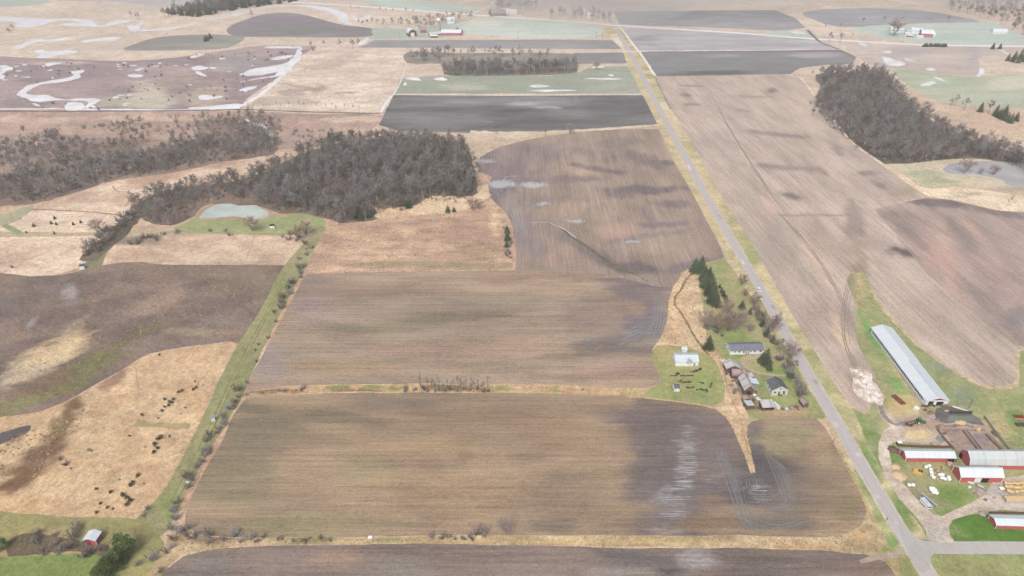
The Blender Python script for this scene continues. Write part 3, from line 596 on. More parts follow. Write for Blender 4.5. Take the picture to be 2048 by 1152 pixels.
# the big light field right of the road
sheet('ploughed_field', [(1312, 153), (1450, 151), (1582, 149), (1604, 158), (1630, 194), (1652, 224), (1702, 284), (1762, 326), (1802, 360), (1852, 392), (1800, 404), (1748, 417), (1770, 440), (1800, 480), (1850, 540), (1900, 590), (1980, 650), (2060, 690), (2032, 702), (2033, 764), (2008, 773), (1960, 768), (1900, 735), (1840, 692), (1790, 647), (1757, 604), (1742, 575), (1733, 550), (1720, 546), (1700, 546), (1694, 560), (1703, 585), (1716, 615), (1712, 645), (1708, 662), (1718, 695), (1746, 742), (1768, 788), (1746, 806), (1730, 828), (1702, 812), (1672, 772), (1632, 706), (1590, 640), (1546, 562), (1515, 505), (1440, 388), (1386, 290), (1340, 214)],
      (194, 171, 154), (184, 163, 148), M_soilr, [
    (1545, 182, 16, 5, (136, 124, 122), .9), (1390, 172, 26, 3, (150, 136, 134), .8), (1372, 191, 14, 4, (140, 128, 128), .8), (1385, 210, 22, 3, (144, 130, 130), .8), (1480, 222, 22, 4, (142, 128, 126), .8), (1490, 193, 40, 3, (156, 142, 140), .7), (1535, 265, 70, 5, (150, 136, 130), .8, 6), (1680, 305, 16, 10, (152, 136, 130), .8, 40),
    (1560, 335, 60, 6, (150, 134, 126), .8, 4), (1640, 340, 20, 6, (150, 134, 126), .8, 30), (1735, 345, 18, 5, (142, 128, 128), .8), (1755, 366, 18, 5, (146, 130, 130), .8, 25), (1580, 392, 26, 7, (134, 120, 114), .9, 15), (1600, 430, 70, 3, (146, 130, 118), .7), (1710, 430, 26, 40, (152, 136, 128), .8, 20), (1810, 505, 34, 10, (120, 104, 106), 1, 8),
    (1700, 490, 30, 24, (162, 142, 122), .7), (1720, 530, 18, 30, (158, 136, 116), .8), (1545, 420, 16, 30, (204, 168, 150), .7, -28), (1640, 530, 16, 60, (206, 174, 150), .7, -28), (1560, 500, 60, 50, (170, 152, 138), .7, -25), (1670, 650, 60, 50, (170, 148, 134), .7), (1690, 680, 10, 60, (208, 178, 146), .8, -22), (1730, 750, 30, 50, (166, 146, 132), .6), (1800, 385, 40, 7, (176, 156, 130), .8), (1880, 640, 90, 40, (186, 164, 146), .7), (1980, 730, 60, 30, (180, 158, 140), .7), (1450, 260, 60, 60, (184, 164, 152), .5), (1640, 480, 20, 60, (172, 148, 130), .6, -25)],
      sp=4.2, smooth=1, var_sc=30, var_rot=math.radians(84), var_str=4)
sheet('ploughed_field', [(1748, 418), (1802, 405), (1850, 395), (1900, 400), (1950, 412), (2000, 422), (2100, 424), (2100, 700), (2030, 690), (1980, 652), (1900, 592), (1850, 542), (1800, 482), (1770, 442)],
      (168, 146, 136), (184, 154, 140), M_soilr, [
    (1870, 404, 80, 9, (128, 114, 114), .95, 6), (2000, 426, 80, 10, (134, 118, 116), .9, 6), (1800, 430, 50, 14, (150, 132, 120), .8), (1880, 520, 30, 70, (200, 156, 140), .7, -50), (1960, 480, 60, 14, (190, 152, 136), .6, 40), (1930, 480, 16, 70, (146, 130, 124), .7, -50), (1830, 470, 14, 60, (146, 130, 124), .7, -45), (2020, 560, 40, 20, (162, 142, 134), .6, 40), (2030, 640, 30, 30, (140, 128, 126), .9, 40), (2010, 560, 14, 80, (194, 158, 142), .6, -48), (1985, 610, 14, 70, (150, 134, 128), .7, -48)],
      sp=3.6, smooth=1, var_sc=22, var_rot=math.radians(70), var_str=4)
# pond and lawn by the right wood
sheet('lawn', [(1768, 330), (1820, 327), (1880, 320), (1940, 317), (1990, 322), (2100, 350), (2100, 398), (2040, 388), (1960, 378), (1915, 372), (1850, 374), (1815, 352)], (184, 174, 134), (200, 178, 140), M_lawn, [(1850, 350, 40, 10, (164, 168, 118), .8), (1880, 365, 40, 6, (160, 164, 114), .8), (1960, 368, 50, 6, (206, 178, 140), .7), (2010, 380, 50, 5, (184, 148, 128), .7)], sp=4)
sheet('pond_water', [(1886, 340), (1896, 331), (1920, 325), (1980, 322), (2060, 330), (2110, 350), (2100, 380), (2020, 370), (2006, 362), (1985, 355), (1950, 350), (1905, 348)], (175, 178, 180), None, mat_water('grey_pond', (.30, .31, .32), .06), rough=.3, sp=5)
sheet('reed_strip', [(1762, 328), (1780, 332), (1815, 355), (1850, 376), (1915, 374), (1965, 380), (2100, 402), (2100, 424), (2010, 422), (1960, 412), (1905, 399), (1856, 392), (1806, 360)], (224, 194, 154), (212, 180, 140), M_dead, [(1940, 388, 20, 4, (180, 150, 125), .7)], sp=3.5)

# ---------------- farmyard ground
sheet('yard_grass', [(1700, 548), (1722, 545), (1735, 552), (1744, 578), (1760, 606), (1795, 648), (1842, 694), (1902, 737), (1962, 770), (2010, 776), (2036, 766), (2036, 702), (2100, 690), (2100, 1200), (1850, 1200), (1856, 1130), (1840, 1090), (1800, 1030), (1740, 920), (1708, 858), (1704, 815), (1732, 828), (1748, 806), (1768, 790), (1746, 742), (1718, 696), (1708, 662), (1714, 615), (1702, 585), (1694, 560)],
      (166, 164, 118), (152, 160, 106), M_lawn, [
    (1720, 575, 12, 34, (206, 178, 136), .9, -14), (1715, 610, 20, 50, (172, 166, 118), .7), (1780, 720, 14, 70, (196, 176, 132), .9, -32), (1748, 680, 8, 60, (120, 165, 90), .9, -30), (1800, 780, 14, 50, (128, 166, 92), .9, -28), (1850, 680, 40, 70, (150, 158, 112), .7, -40), (1880, 700, 26, 50, (150, 156, 136), .8, -45), (1930, 790, 30, 20, (142, 150, 128), .7, 40),
    (1800, 812, 40, 26, (206, 176, 124), .8), (1860, 850, 90, 50, (190, 164, 142), .9), (1950, 760, 60, 20, (160, 162, 110), .8), (1990, 860, 50, 70, (188, 172, 124), .8), (2030, 830, 24, 30, (116, 152, 84), .9), (1870, 940, 70, 40, (166, 158, 114), .7), (1850, 985, 40, 40, (158, 148, 118), .7), (1910, 990, 40, 34, (126, 150, 76), .9), (1960, 1060, 120, 30, (92, 130, 56), .9), (1780, 960, 30, 90, (112, 144, 74), .8, -22), (1715, 850, 20, 40, (140, 158, 96), .8, -22), (2000, 780, 50, 12, (170, 166, 118), .7), (1965, 1130, 100, 40, (160, 158, 104), .8), (1770, 860, 18, 24, (190, 178, 130), .7)], sp=2.2, smooth=1, var_sc=9)
sheet('verge', [(1226, 55), (1240, 57), (1258, 82), (1274, 103), (1296, 134), (1312, 154), (1340, 214), (1386, 290), (1440, 388), (1515, 505), (1546, 562), (1590, 640), (1632, 706), (1672, 772), (1704, 815), (1740, 900), (1800, 1000), (1848, 1062), (1852, 1080), (1812, 1075), (1780, 1050), (1690, 880), (1600, 730), (1530, 600), (1470, 480), (1360, 288), (1262, 100)],
      (176, 168, 118), (206, 186, 142), M_lawn, [(1340, 240, 40, 60, (216, 192, 156), .8, -30), (1420, 390, 14, 90, (212, 184, 146), .8, -28), (1500, 510, 26, 30, (164, 164, 112), .8), (1740, 930, 20, 60, (116, 146, 76), .9, -22), (1800, 1020, 26, 40, (122, 148, 80), .9, -22), (1640, 760, 12, 60, (168, 168, 110), .7, -22)], sp=2.6, smooth=1, var_sc=10)
sheet('verge', [(1206, 56), (1226, 56), (1262, 100), (1354, 288), (1476, 500), (1578, 680), (1680, 870), (1782, 1045), (1796, 1080), (1800, 1104), (1786, 1100), (1748, 1048), (1730, 1002), (1702, 945), (1660, 850), (1612, 770), (1560, 680), (1500, 590), (1450, 516), (1440, 490), (1396, 406), (1345, 316), (1318, 255), (1284, 188), (1252, 122), (1244, 98), (1222, 78)],
      (210, 186, 146), (190, 176, 130), M_lawn, [(1640, 830, 30, 60, (156, 160, 108), .8, -24), (1740, 980, 20, 60, (144, 158, 96), .9, -24), (1520, 600, 18, 60, (166, 158, 112), .8, -28), (1240, 85, 20, 20, (226, 204, 188), .9), (1780, 1080, 26, 20, (132, 156, 90), .9)], sp=2.6, smooth=1, var_sc=8)
sheet('verge', [(1806, 1108), (1828, 1128), (1846, 1190), (1800, 1200), (1790, 1150), (1770, 1120)], (126, 152, 82), (170, 158, 112), M_lawn, [(1785, 1130, 12, 40, (190, 162, 124), .9)], sp=2)
# narrow game trails and wash lines through the dead grass
for pl_ in ([(1352, 592), (1366, 588), (1380, 584), (1392, 580)], [(1350, 606), (1372, 612), (1384, 620), (1400, 622)], [(1362, 625), (1340, 622), (1326, 630)], [(1376, 650), (1350, 652), (1334, 648)], [(1350, 668), (1352, 688)], [(1366, 566), (1384, 572), (1396, 570)], [(1400, 690), (1380, 696), (1372, 700)], [(1368, 640), (1392, 646), (1408, 640)],
            [(1440, 735), (1450, 756), (1456, 780), (1466, 806)], [(1466, 806), (1478, 830), (1486, 862), (1498, 905)], [(1500, 842), (1478, 838), (1466, 842)], [(272, 740), (276, 772), (278, 790)], [(190, 800), (230, 792), (262, 790), (300, 782)], [(98, 1035), (120, 1010), (148, 985)], [(160, 1010), (190, 1000), (214, 985)], [(210, 930), (224, 940), (232, 955)],
            [(640, 176), (600, 168), (570, 162)], [(655, 172), (662, 180), (656, 188)], [(756, 196), (730, 206), (690, 214)], [(130, 420), (170, 423), (220, 430), (246, 436)], [(420, 520), (418, 540)], [(510, 470), (500, 500), (488, 528)], [(660, 470), (720, 468), (800, 470), (900, 466)], [(650, 484), (800, 482), (990, 486)], [(640, 498), (820, 496), (1000, 500)], [(632, 512), (820, 510), (1008, 514)],
            [(752, 410), (760, 424), (762, 434)], [(1716, 570), (1724, 600), (1736, 630)], [(1206, 690), (1190, 700), (1180, 712)][0:2], [(1800, 345), (1840, 350), (1870, 366)]):
    ribbon('game_trail', pl_, .55, (184, 154, 124), M_dead, jitter=.6)
# roads
ribbon('road_shoulder', [(1186, -40), (1196, 0), (1206, 26), (1230, 54), (1256.5, 100), (1300, 182), (1356, 288), (1415, 396), (1475, 500), (1528, 590), (1578, 680), (1632, 774), (1686.5, 866), (1740, 960), (1793, 1048), (1820, 1092), (1848, 1136), (1868, 1170), (1890, 1210)], 7.9, (198, 184, 160), M_gravel, jitter=.05)
ribbon('road', [(1186, -40), (1196, 0), (1206, 26), (1230, 54), (1256.5, 100), (1300, 182), (1356, 288), (1415, 396), (1475, 500), (1528, 590), (1578, 680), (1632, 774), (1686.5, 866), (1740, 960), (1793, 1048), (1820, 1092), (1848, 1136), (1868, 1170), (1890, 1210)], 6.2, (193, 183, 181), M_road)
ribbon('road', [(1815, 1094), (1860, 1095), (1920, 1096), (2000, 1096), (2120, 1097)], 6.4, (194, 186, 180), M_road)
sheet('road', [(1795, 1052), (1806, 1046), (1826, 1070), (1848, 1082), (1872, 1085), (1905, 1086), (1905, 1106), (1872, 1106), (1862, 1116), (1858, 1140), (1836, 1144), (1815, 1104)], (196, 188, 182), (186, 180, 176), M_road, sp=2, smooth=2, rough=.2)
def off(pl, dx): return [(x + dx / mpp(y), y) for x, y in pl]
RC = [(1230, 56), (1256.5, 100), (1300, 182), (1356, 288), (1415, 396), (1475, 500), (1528, 590), (1578, 680), (1632, 774), (1686.5, 866), (1740, 960), (1790, 1043)]
for dx in (-2.1, -.75, .75, 2.1): ribbon('wheel_path', off(RC, dx), .45, (182, 172, 170), M_road, jitter=.3)
for i in range(9):
    y0_ = [330, 430, 520, 610, 700, 760, 845, 905, 990][i]; x0_ = float(np.interp(y0_, [q[1] for q in RC], [q[0] for q in RC])); x1_ = float(np.interp(y0_ + 9, [q[1] for q in RC], [q[0] for q in RC])); o_ = random.choice((-1.4, 1.3)) / mpp(y0_)
    ribbon('road_patch', [(x0_ + o_, y0_), (x1_ + o_, y0_ + 9)], 2.2, random.choice([(170, 162, 160), (206, 198, 194)]), M_road, smooth=1)
ribbon('highway', [(440, -8), (560, 3), (640, 8), (740, 14), (850, 23), (960, 31), (1080, 39), (1200, 48), (1230, 51), (1360, 59), (1500, 68), (1600, 76), (1700, 82), (1830, 89), (1960, 92), (2160, 93)], 9.5, (228, 226, 228), M_road)
ribbon('driveway', [(1806, 1108), (1780, 1110), (1750, 1116), (1720, 1124)], [3.2, 3.2, 2.6, 1.5], (186, 164, 146), M_gravel, jitter=.15)
sheet('farm_drive', [(1752, 800), (1762, 796), (1768, 812), (1778, 826), (1795, 838), (1840, 838), (1880, 830), (1900, 822), (1960, 838), (1985, 880), (1950, 900), (1880, 892), (1800, 884), (1782, 886), (1778, 905), (1784, 930), (1796, 955), (1822, 985), (1846, 1012), (1866, 1030), (1884, 1034), (1910, 1020), (1950, 1000), (1968, 990), (1990, 960), (2100, 940), (2100, 1045), (2048, 1026), (2010, 1020), (1970, 1026), (1930, 1032), (1906, 1040), (1897, 1054), (1900, 1070), (1912, 1086), (1870, 1086), (1852, 1080), (1852, 1062), (1832, 1034), (1800, 1000), (1770, 955), (1757, 915), (1756, 885), (1768, 862), (1782, 852), (1766, 838), (1754, 820)],
      (216, 200, 182), (198, 178, 160), M_gravel, [(1860, 850, 60, 26, (178, 148, 130), .8), (1830, 868, 26, 12, (222, 194, 140), 1), (1905, 830, 60, 12, (172, 164, 168), .9), (1990, 985, 50, 20, (190, 180, 174), .7), (1860, 1060, 30, 20, (196, 184, 174), .8), (1840, 860, 60, 5, (180, 158, 144), .6), (1800, 846, 40, 4, (176, 160, 156), .6)], sp=1.8, smooth=1, var_sc=7)
sheet('silage_apron', [(1702, 738), (1712, 733), (1740, 742), (1752, 765), (1764, 785), (1766, 812), (1752, 806), (1722, 800), (1704, 782), (1706, 760)], (230, 212, 196), (196, 170, 152), M_lime_g, [(1735, 770, 14, 20, (240, 228, 216), .8)], sp=1.5, rough=2, var_sc=3)
ribbon('lane', [(1747, 668), (1775, 705), (1810, 755), (1850, 812)], 3.6, (176, 158, 146), M_gravel, jitter=.08)
sheet('cattle_yard', [(1872, 818), (1898, 812), (1935, 822), (1962, 842), (1990, 880), (2012, 908), (1950, 908), (1914, 906), (1900, 880), (1884, 856)], (176, 152, 138), (196, 170, 150), M_gravel, [(1915, 832, 34, 8, (132, 142, 132), .9), (1965, 885, 26, 20, (150, 134, 132), .9), (1900, 850, 30, 8, (200, 170, 140), .7)], sp=1.8, smooth=1, rough=.3)
sheet('flooded_yard', [(1868, 828), (1872, 818), (1896, 812), (1932, 822), (1958, 836), (1966, 850), (1930, 846), (1890, 848), (1872, 842)], (136, 130, 130), (116, 112, 112), M_gravel, sp=1.5, smooth=1, rough=1, var_sc=4)
sheet('slurry_pool', [(1898, 832), (1944, 832), (1950, 842), (1930, 844), (1894, 843)], (128, 138, 130), None, mat_water('slurry', (.13, .16, .14), .15), sp=2, smooth=1, rough=.3)
for pl_ in ([(1884, 862), (1930, 861), (1970, 861)], [(1876, 850), (1900, 853), (1925, 850), (1948, 856)], [(1940, 866), (1952, 884), (1966, 904)], [(1990, 884), (1996, 894), (2004, 906)]):
    ribbon('manure_track', pl_, 1.6, (150, 128, 120), M_bog, jitter=.5)
ribbon('puddle', [(1872, 874), (1880, 878), (1888, 884)], 4.5, (140, 146, 142), mat_water('puddle_water', (.2, .22, .21), .1), jitter=.3)
# ---------------- streams, pools and flooded patches on the left
WC = (225, 226, 230)
def water(pl, sp=8, name='river', m=None): sheet(name, pl, WC, None, m or M_river, sp=sp, rough=2.6, smooth=3)
water([(-60, 30), (0, 33), (60, 36), (90, 38), (130, 36), (150, 37), (186, 42), (193, 50), (180, 51), (165, 47), (135, 40), (100, 44), (85, 50), (50, 54), (28, 51), (35, 48), (20, 43), (-60, 42)], 10)
water([(125, 50), (140, 46), (180, 47), (200, 51), (230, 42), (262, 39), (264, 42), (235, 48), (205, 54), (180, 53), (140, 52)], 8)
water([(256, 50), (270, 51), (280, 44), (288, 45), (278, 58), (300, 59), (330, 56), (360, 52), (362, 55), (325, 60), (270, 63), (258, 59)], 8)
ribbon('river', [(360, 53), (410, 42), (450, 33), (480, 24), (500, 19)], [9, 8, 10, 16, 6], WC, M_river, jitter=.2)
water([(464, 30), (480, 22), (500, 18), (496, 24), (478, 32), (468, 34)], 8)
ribbon('river', [(500, 20), (540, 14), (590, 11), (620, 12), (655, 20), (680, 28), (690, 42), (700, 48), (735, 54)], [14, 16, 14, 16, 26, 22, 14, 8, 4], WC, M_river, jitter=.2)
ribbon('river', [(706, 34), (716, 40), (728, 37), (740, 28)], [8, 12, 12, 8], WC, M_river, jitter=.3)
water([(21, 96), (50, 86), (74, 78), (100, 79), (138, 74), (140, 77), (112, 83), (84, 83), (62, 88), (40, 98)], 6, 'pond_water')
water([(162, 82), (170, 80), (200, 76), (236, 73), (243, 76), (222, 81), (190, 83), (168, 86)], 6, 'pond_water')
water([(69, 104), (80, 99), (100, 103), (130, 100), (154, 102), (150, 106), (112, 110), (92, 116), (72, 116), (80, 109)], 5, 'pond_water')
water([(138, 143), (150, 142), (168, 139), (166, 144), (160, 149), (162, 155), (140, 161), (118, 165), (90, 168), (70, 174), (56, 182), (55, 187), (72, 190), (96, 190), (112, 196), (135, 199), (152, 197), (180, 197), (200, 199), (196, 204), (180, 213), (168, 216), (176, 204), (150, 201), (110, 201), (72, 204), (48, 196), (34, 190), (38, 184), (56, 171), (92, 163), (125, 157), (148, 150)], 4)
water([(132, 208), (142, 205), (164, 207), (168, 214), (160, 219), (134, 220)], 4, 'pond_water')
water([(85, 130), (100, 125), (122, 126), (108, 130), (88, 134)], 5, 'pond_water')
water([(256, 150), (268, 148), (285, 151), (280, 154), (262, 155)], 5, 'pond_water')
water([(385, 136), (396, 132), (412, 133), (415, 137), (400, 140), (388, 140)], 5, 'pond_water')
water([(392, 142), (402, 145), (414, 153), (404, 152), (391, 146)], 5, 'pond_water')
water([(380, 113), (394, 109), (408, 108), (400, 113), (384, 116)], 5, 'pond_water')
water([(398, 193), (405, 190), (430, 191), (445, 192), (436, 197), (405, 199)], 4, 'pond_water')
water([(476, 149), (488, 146), (495, 141), (515, 136), (545, 132), (572, 126), (585, 120), (594, 100), (604, 97), (598, 118), (575, 138), (545, 146), (520, 150), (490, 151)], 5)
water([(532, 93), (560, 92), (600, 93), (600, 96), (560, 97), (534, 96)], 6, 'pond_water')
water([(540, 118), (560, 112), (585, 110), (580, 116), (555, 120)], 6, 'pond_water')
ribbon('river', [(480, 164), (512, 158), (550, 152), (572, 136), (590, 116)], [3, 4, 6, 12, 10], WC, M_river, jitter=.4)
ribbon('river', [(484, 212), (520, 190), (550, 165), (575, 140), (600, 115)], [8, 5, 6, 6, 6], WC, M_river, jitter=.4)
water([(478, 180), (495, 174), (516, 172), (505, 178), (488, 184)], 5, 'pond_water')
water([(0, 130), (20, 133), (28, 138), (14, 142), (8, 150), (12, 156), (-5, 158), (-20, 146)], 5, 'pond_water')
for i in range(44):     # scattered flooded hollows
    x, y = random.choice([(random.uniform(0, 110), random.uniform(130, 160)), (random.uniform(215, 350), random.uniform(125, 140)), (random.uniform(225, 265), random.uniform(188, 212)), (random.uniform(340, 600), random.uniform(108, 212)), (random.uniform(0, 200), random.uniform(208, 218))])
    w = random.uniform(2.5, 9); h = random.uniform(.6, 1.7)
    sheet('pool', [(x - w, y), (x - w * .4, y - h), (x + w * .5, y - h * .7), (x + w, y + h * .2), (x + w * .3, y + h), (x - w * .5, y + h * .8)], WC, None, M_river, sp=4, rough=3.2)
ribbon('canal', [(-90, 218), (60, 218), (110, 217), (135, 219)], [4, 5, 3, 1], WC, M_river, jitter=.3)
ribbon('canal', [(160, 219), (240, 219), (340, 220), (480, 216)], [6, 5, 4, 6], WC, M_river, jitter=.3)
ribbon('ditch', [(-90, 222.5), (240, 222.5), (480, 219.5), (620, 224), (760, 227)], 3.4, (130, 118, 110), M_bog, jitter=.3)
water([(375, 216), (420, 213), (470, 207), (486, 210), (470, 217), (400, 219)], 4, 'pond_water')
ribbon('river', [(486, 236), (502, 244), (524, 252), (536, 262), (545, 275)], [2, 3.5, 5, 5, 2.5], WC, M_river, jitter=.2)
ribbon('stream', [(762, 224), (772, 206), (785, 190), (789, 186), (798, 170), (806, 150), (815, 126)], [2.6, 2.6, 2.4, 2, 1.6, 1.2, 1], (214, 206, 200), M_river, jitter=.2)
ribbon('stream', [(716, 92), (726, 84), (736, 76)], [7, 9, 5], WC, M_river)
for pl in ([(812, 157), (830, 155), (842, 159), (838, 162), (822, 160)], [(868, 158), (884, 154), (896, 160), (880, 161)], [(806, 171), (812, 164), (815, 170)],
           [(1060, 181), (1090, 179), (1150, 180), (1140, 182), (1090, 183)], [(1168, 157), (1200, 156), (1245, 157), (1220, 159)], [(1183, 136), (1200, 132), (1206, 135), (1190, 137)],
           [(1055, 173), (1075, 169), (1100, 172), (1080, 175)], [(1215, 149), (1228, 150), (1220, 152)],
           [(1765, 114), (1790, 120), (1811, 128), (1800, 132), (1776, 130)][0:5], [(1763, 104), (1775, 101), (1784, 104), (1776, 106)], [(1808, 116), (1820, 119), (1832, 123), (1818, 122)], [(1850, 138), (1862, 136), (1872, 140), (1855, 141)],
           [(1840, 170), (1862, 163), (1868, 166), (1850, 172)], [(1870, 154), (1882, 156), (1888, 163), (1878, 160)], [(1716, 86), (1730, 86), (1734, 93), (1722, 90)], [(1576, 63), (1600, 63), (1612, 68), (1590, 67)],
           [(1650, 70), (1670, 67), (1680, 69), (1660, 71)][0:4]):
    sheet('pool', pl, (215, 215, 218), None, M_river, sp=4, rough=2.6)
ribbon('stream', [(1955, 152), (1964, 145), (1962, 136)], [4, 7, 5], WC, M_river)
ribbon('ditch', [(1615, 60), (1640, 84), (1680, 100), (1712, 116)], 5, (150, 140, 132), M_bog, jitter=.4)
ribbon('farm_lane', [(905, 52), (930, 45), (960, 35)], 5, (215, 208, 196), M_gravel)
ribbon('farm_lane', [(1995, 95), (2020, 110), (2070, 130)], 5, (225, 215, 200), M_gravel)
ribbon('farm_lane', [(935, 32), (960, 20), (985, 8), (1000, 0)], 6, (215, 215, 215), M_gravel)
ribbon('grass_verge', [(1243, 103), (1500, 101), (1690, 99)], 4, (214, 204, 196), M_dead, jitter=.4)
ribbon('grass_verge', [(1226, 57), (1242, 58), (1262, 84), (1284, 112), (1310, 152)], 4, (222, 208, 190), M_dead, jitter=.2)
ribbon('ditch', [(1311, 155), (1325, 186), (1342, 219)], 2.2, (150, 142, 140), M_bog, jitter=.3)
ribbon('grass_verge', [(1582, 150), (1604, 159), (1632, 196), (1656, 226), (1704, 284), (1764, 327)], 3, (215, 190, 158), M_dead, jitter=.4)
ribbon('grass_verge', [(1743, 580), (1758, 606), (1795, 649), (1842, 695), (1902, 738), (1962, 771), (2008, 776), (2034, 766), (2034, 704)], 2.2, (200, 180, 144), M_dead, jitter=.6)
ribbon('grass_verge', [(1748, 418), (1802, 405), (1850, 396)], 1.6, (198, 172, 146), M_dead, jitter=.4)
ribbon('grass_verge', [(1290, 796), (1380, 807), (1425, 816), (1452, 832)], 1.2, (206, 176, 132), M_dead, jitter=.4)
ribbon('grass_verge', [(1748, 1048), (1728, 1000), (1700, 944), (1676, 900)], 1.2, (190, 166, 122), M_dead, jitter=.4)
ribbon('grass_verge', [(788, 189), (1000, 190), (1284, 189)], 5, (206, 184, 156), M_dead, jitter=.4)
ribbon('grass_verge', [(940, 268), (1000, 268), (1100, 266), (1180, 260), (1240, 256), (1318, 250)], [22, 14, 11, 8, 6, 4], (214, 184, 148), M_dead, jitter=.3)
sheet('grass_field', [(928, 268), (1000, 266), (1095, 266), (1130, 265), (1062, 277), (1000, 292), (962, 311), (946, 316), (936, 290)], (212, 182, 148), (190, 160, 128), M_dead, sp=4)
# wheel ruts pressed into wet ground, some holding water
RUT = (141, 138, 141)
def rut(pl, w=.55, c=RUT, pair=1.9):
    for o in ((0, pair) if pair else (0,)):
        j = random.uniform(-1.6, 1.6); k = random.uniform(-1.2, 1.2)
        d = [(x + o / mpp(y) + j + random.uniform(-.5, .5), y + k * .7 + random.uniform(-.4, .4)) for x, y in pl]
        if len(d) > 4 and random.random() < .6: d = d[random.randint(0, 1):len(d) - random.randint(0, 2)]
        c = tuple(v + random.uniform(-14, 2) for v in c[:1]) * 3 if c[0] < c[2] + 1 else c
        ribbon('wheel_rut', d, w * .75, c, M_rut, jitter=.35, smooth=5)
M_rut = mat_grass('wet_rut', .5, 3, 0, 1, .2, (.32, .33, .36, 1), .2)
for k in range(4):
    rut([(1434 + 5 * k, 905), (1446 + 6 * k, 940), (1458 + 6 * k, 975), (1470 + 5 * k, 1010), (1482 + 5 * k, 1040), (1500 + 8 * k, 1062)], .5)
for k in range(6):          # turning circles
    a, b = 12 + 7 * k, 5 + 4.2 * k
    rut([(1466 + a * math.cos(t), 966 + b * math.sin(t)) for t in np.linspace(-1.8, 1.7, 9)], .45, RUT, 0)
for k in range(5):
    a, b = 10 + 7 * k, 5 + 4.0 * k
    rut([(1556 + a * math.cos(t), 1000 + b * math.sin(t)) for t in np.linspace(-.4, 4.4, 11)], .45, RUT, 0)
for k in range(7):
    rut([(1530 + 5.5 * k, 905 + 4 * k), (1545 + 5 * k, 940), (1558 + 4.5 * k, 972), (1566 + 4 * k, 995)], .4, (150, 150, 156), 0)
for k in range(6):
    rut([(1488 - 2 * k, 1010 + 6 * k), (1520, 1030 + 5 * k), (1560, 1040 + 4 * k), (1600 + 4 * k, 1030 + 3 * k)], .4, (144, 144, 150), 0)
for k in range(4):
    rut([(1418, 888 + 3 * k), (1434, 892 + 3 * k), (1444 - k, 900 + 4 * k), (1438 - 2 * k, 914 + 2 * k)], .4, RUT, 0)
for k in range(10):         # along the reed strip in the middle field
    rut([(1312 + 2.0 * k - 6, 585 + k * 2), (1308 + 2.3 * k, 610), (1306 + 2.5 * k, 630), (1304 + 2.6 * k, 648), (1292 + 2.8 * k, 676), (1270 + 3 * k, 694)], .4, (152, 150, 156), 0)
for k in range(9):
    rut([(1236 + 3 * k, 694 - 4.5 * k), (1262 + 3 * k, 680 - 4 * k), (1296 + 2 * k, 668 - 3.4 * k)], .45, (158, 156, 162), 0)
for k in range(7):          # headland curves by the wood
    rut([(986 + 3 * k, 384 - k), (996 + 3 * k, 398 - 3 * k), (1010 + 3 * k, 410 - 4 * k), (1022 + 3 * k, 425 - 5 * k), (1028 + 3.4 * k, 446 - 4 * k), (1034 + 3 * k, 466 - 3 * k)], .55, (170, 168, 174), 0)
for k in range(5):
    rut([(990 + 3 * k, 380 - 2 * k), (1012, 366 - 3 * k), (1040, 362 - 3 * k)], .5, (178, 178, 184), 0)
for k in range(8):
    rut([(966 + 4 * k, 329 - k), (958 + 4 * k, 325 - k), (955 + 4 * k, 320)], .5, (176, 172, 174), 0)
ribbon('ditch', [(1065, 446), (1095, 446), (1112, 450), (1128, 462), (1150, 478), (1180, 498), (1210, 520), (1240, 538), (1266, 548), (1290, 562), (1308, 574)], [.9, 1, 1.4, 2.4, 3.0, 3.4, 3.4, 3.2, 2.2, 1.4, 1], (124, 118, 98), M_bog, jitter=.5)
ribbon('wheel_rut', [(1064, 446), (1094, 445), (1110, 450), (1130, 460), (1152, 476)], .9, (198, 194, 196), M_rut, jitter=.4)
ribbon('wheel_rut', [(1268, 550), (1284, 560), (1306, 572)], .9, (168, 164, 166), M_rut, jitter=.4)
for pl in ([(1690, 470), (1700, 480), (1722, 496)], [(1706, 560), (1696, 590), (1690, 640), (1694, 690), (1730, 750)], [(1700, 552), (1688, 585), (1682, 640), (1690, 700), (1720, 760)], [(1750, 424), (1800, 466), (1850, 516)], [(1640, 420), (1660, 440), (1690, 462)],
           [(1560, 430), (1620, 500), (1660, 560), (1700, 640)], [(1500, 330), (1560, 410), (1640, 520)], [(1420, 190), (1470, 280), (1540, 390)], [(1480, 190), (1540, 280), (1600, 360)]):
    rut(pl, .6, (160, 144, 132), 2.2)
for k in range(5):
    ribbon('wheel_rut', [(1756 + 2 * k, 812), (1764 + 2 * k, 832), (1782 + 2 * k, 848), (1808, 852 - 2 * k), (1840, 850 - 2 * k)], .5, (160, 142, 134), M_gravel, jitter=.4)

# ================================================================== BUILDINGS
def metal(name, c, var=.06, stain=None, amt=.4, rough=.45): return mat_plain(name, c, rough, var, .9, stain, amt, .45, 0, .4, (1.6, .10, .10))
def lc(c): a = alb(c, 300); return (float(a[0]), float(a[1]), float(a[2]), 1)
M_whiteroof = metal('white_steel_roof', lc((222, 226, 230)), .09, lc((204, 210, 214)), .5)
M_lightroof = metal('pale_blue_roof', lc((212, 218, 226)), .04, lc((190, 200, 210)), .4)
M_greyroof = metal('galvanised_roof', lc((206, 210, 210)), .10, lc((176, 180, 180)), .6)
M_oldroof = metal('old_rusty_tin', lc((206, 202, 202)), .12, lc((150, 118, 110)), .75)
M_rustroof = metal('rusty_tin', lc((176, 156, 154)), .14, lc((140, 98, 88)), .8)
M_shingle = mat_plain('grey_shingles', lc((132, 134, 144)), .9, .10, 1.2, lc((112, 114, 122)), .6, .5)
M_dshingle = mat_plain('dark_shingles', lc((112, 112, 116)), .9, .12, 1.2, lc((92, 92, 96)), .6, .5)
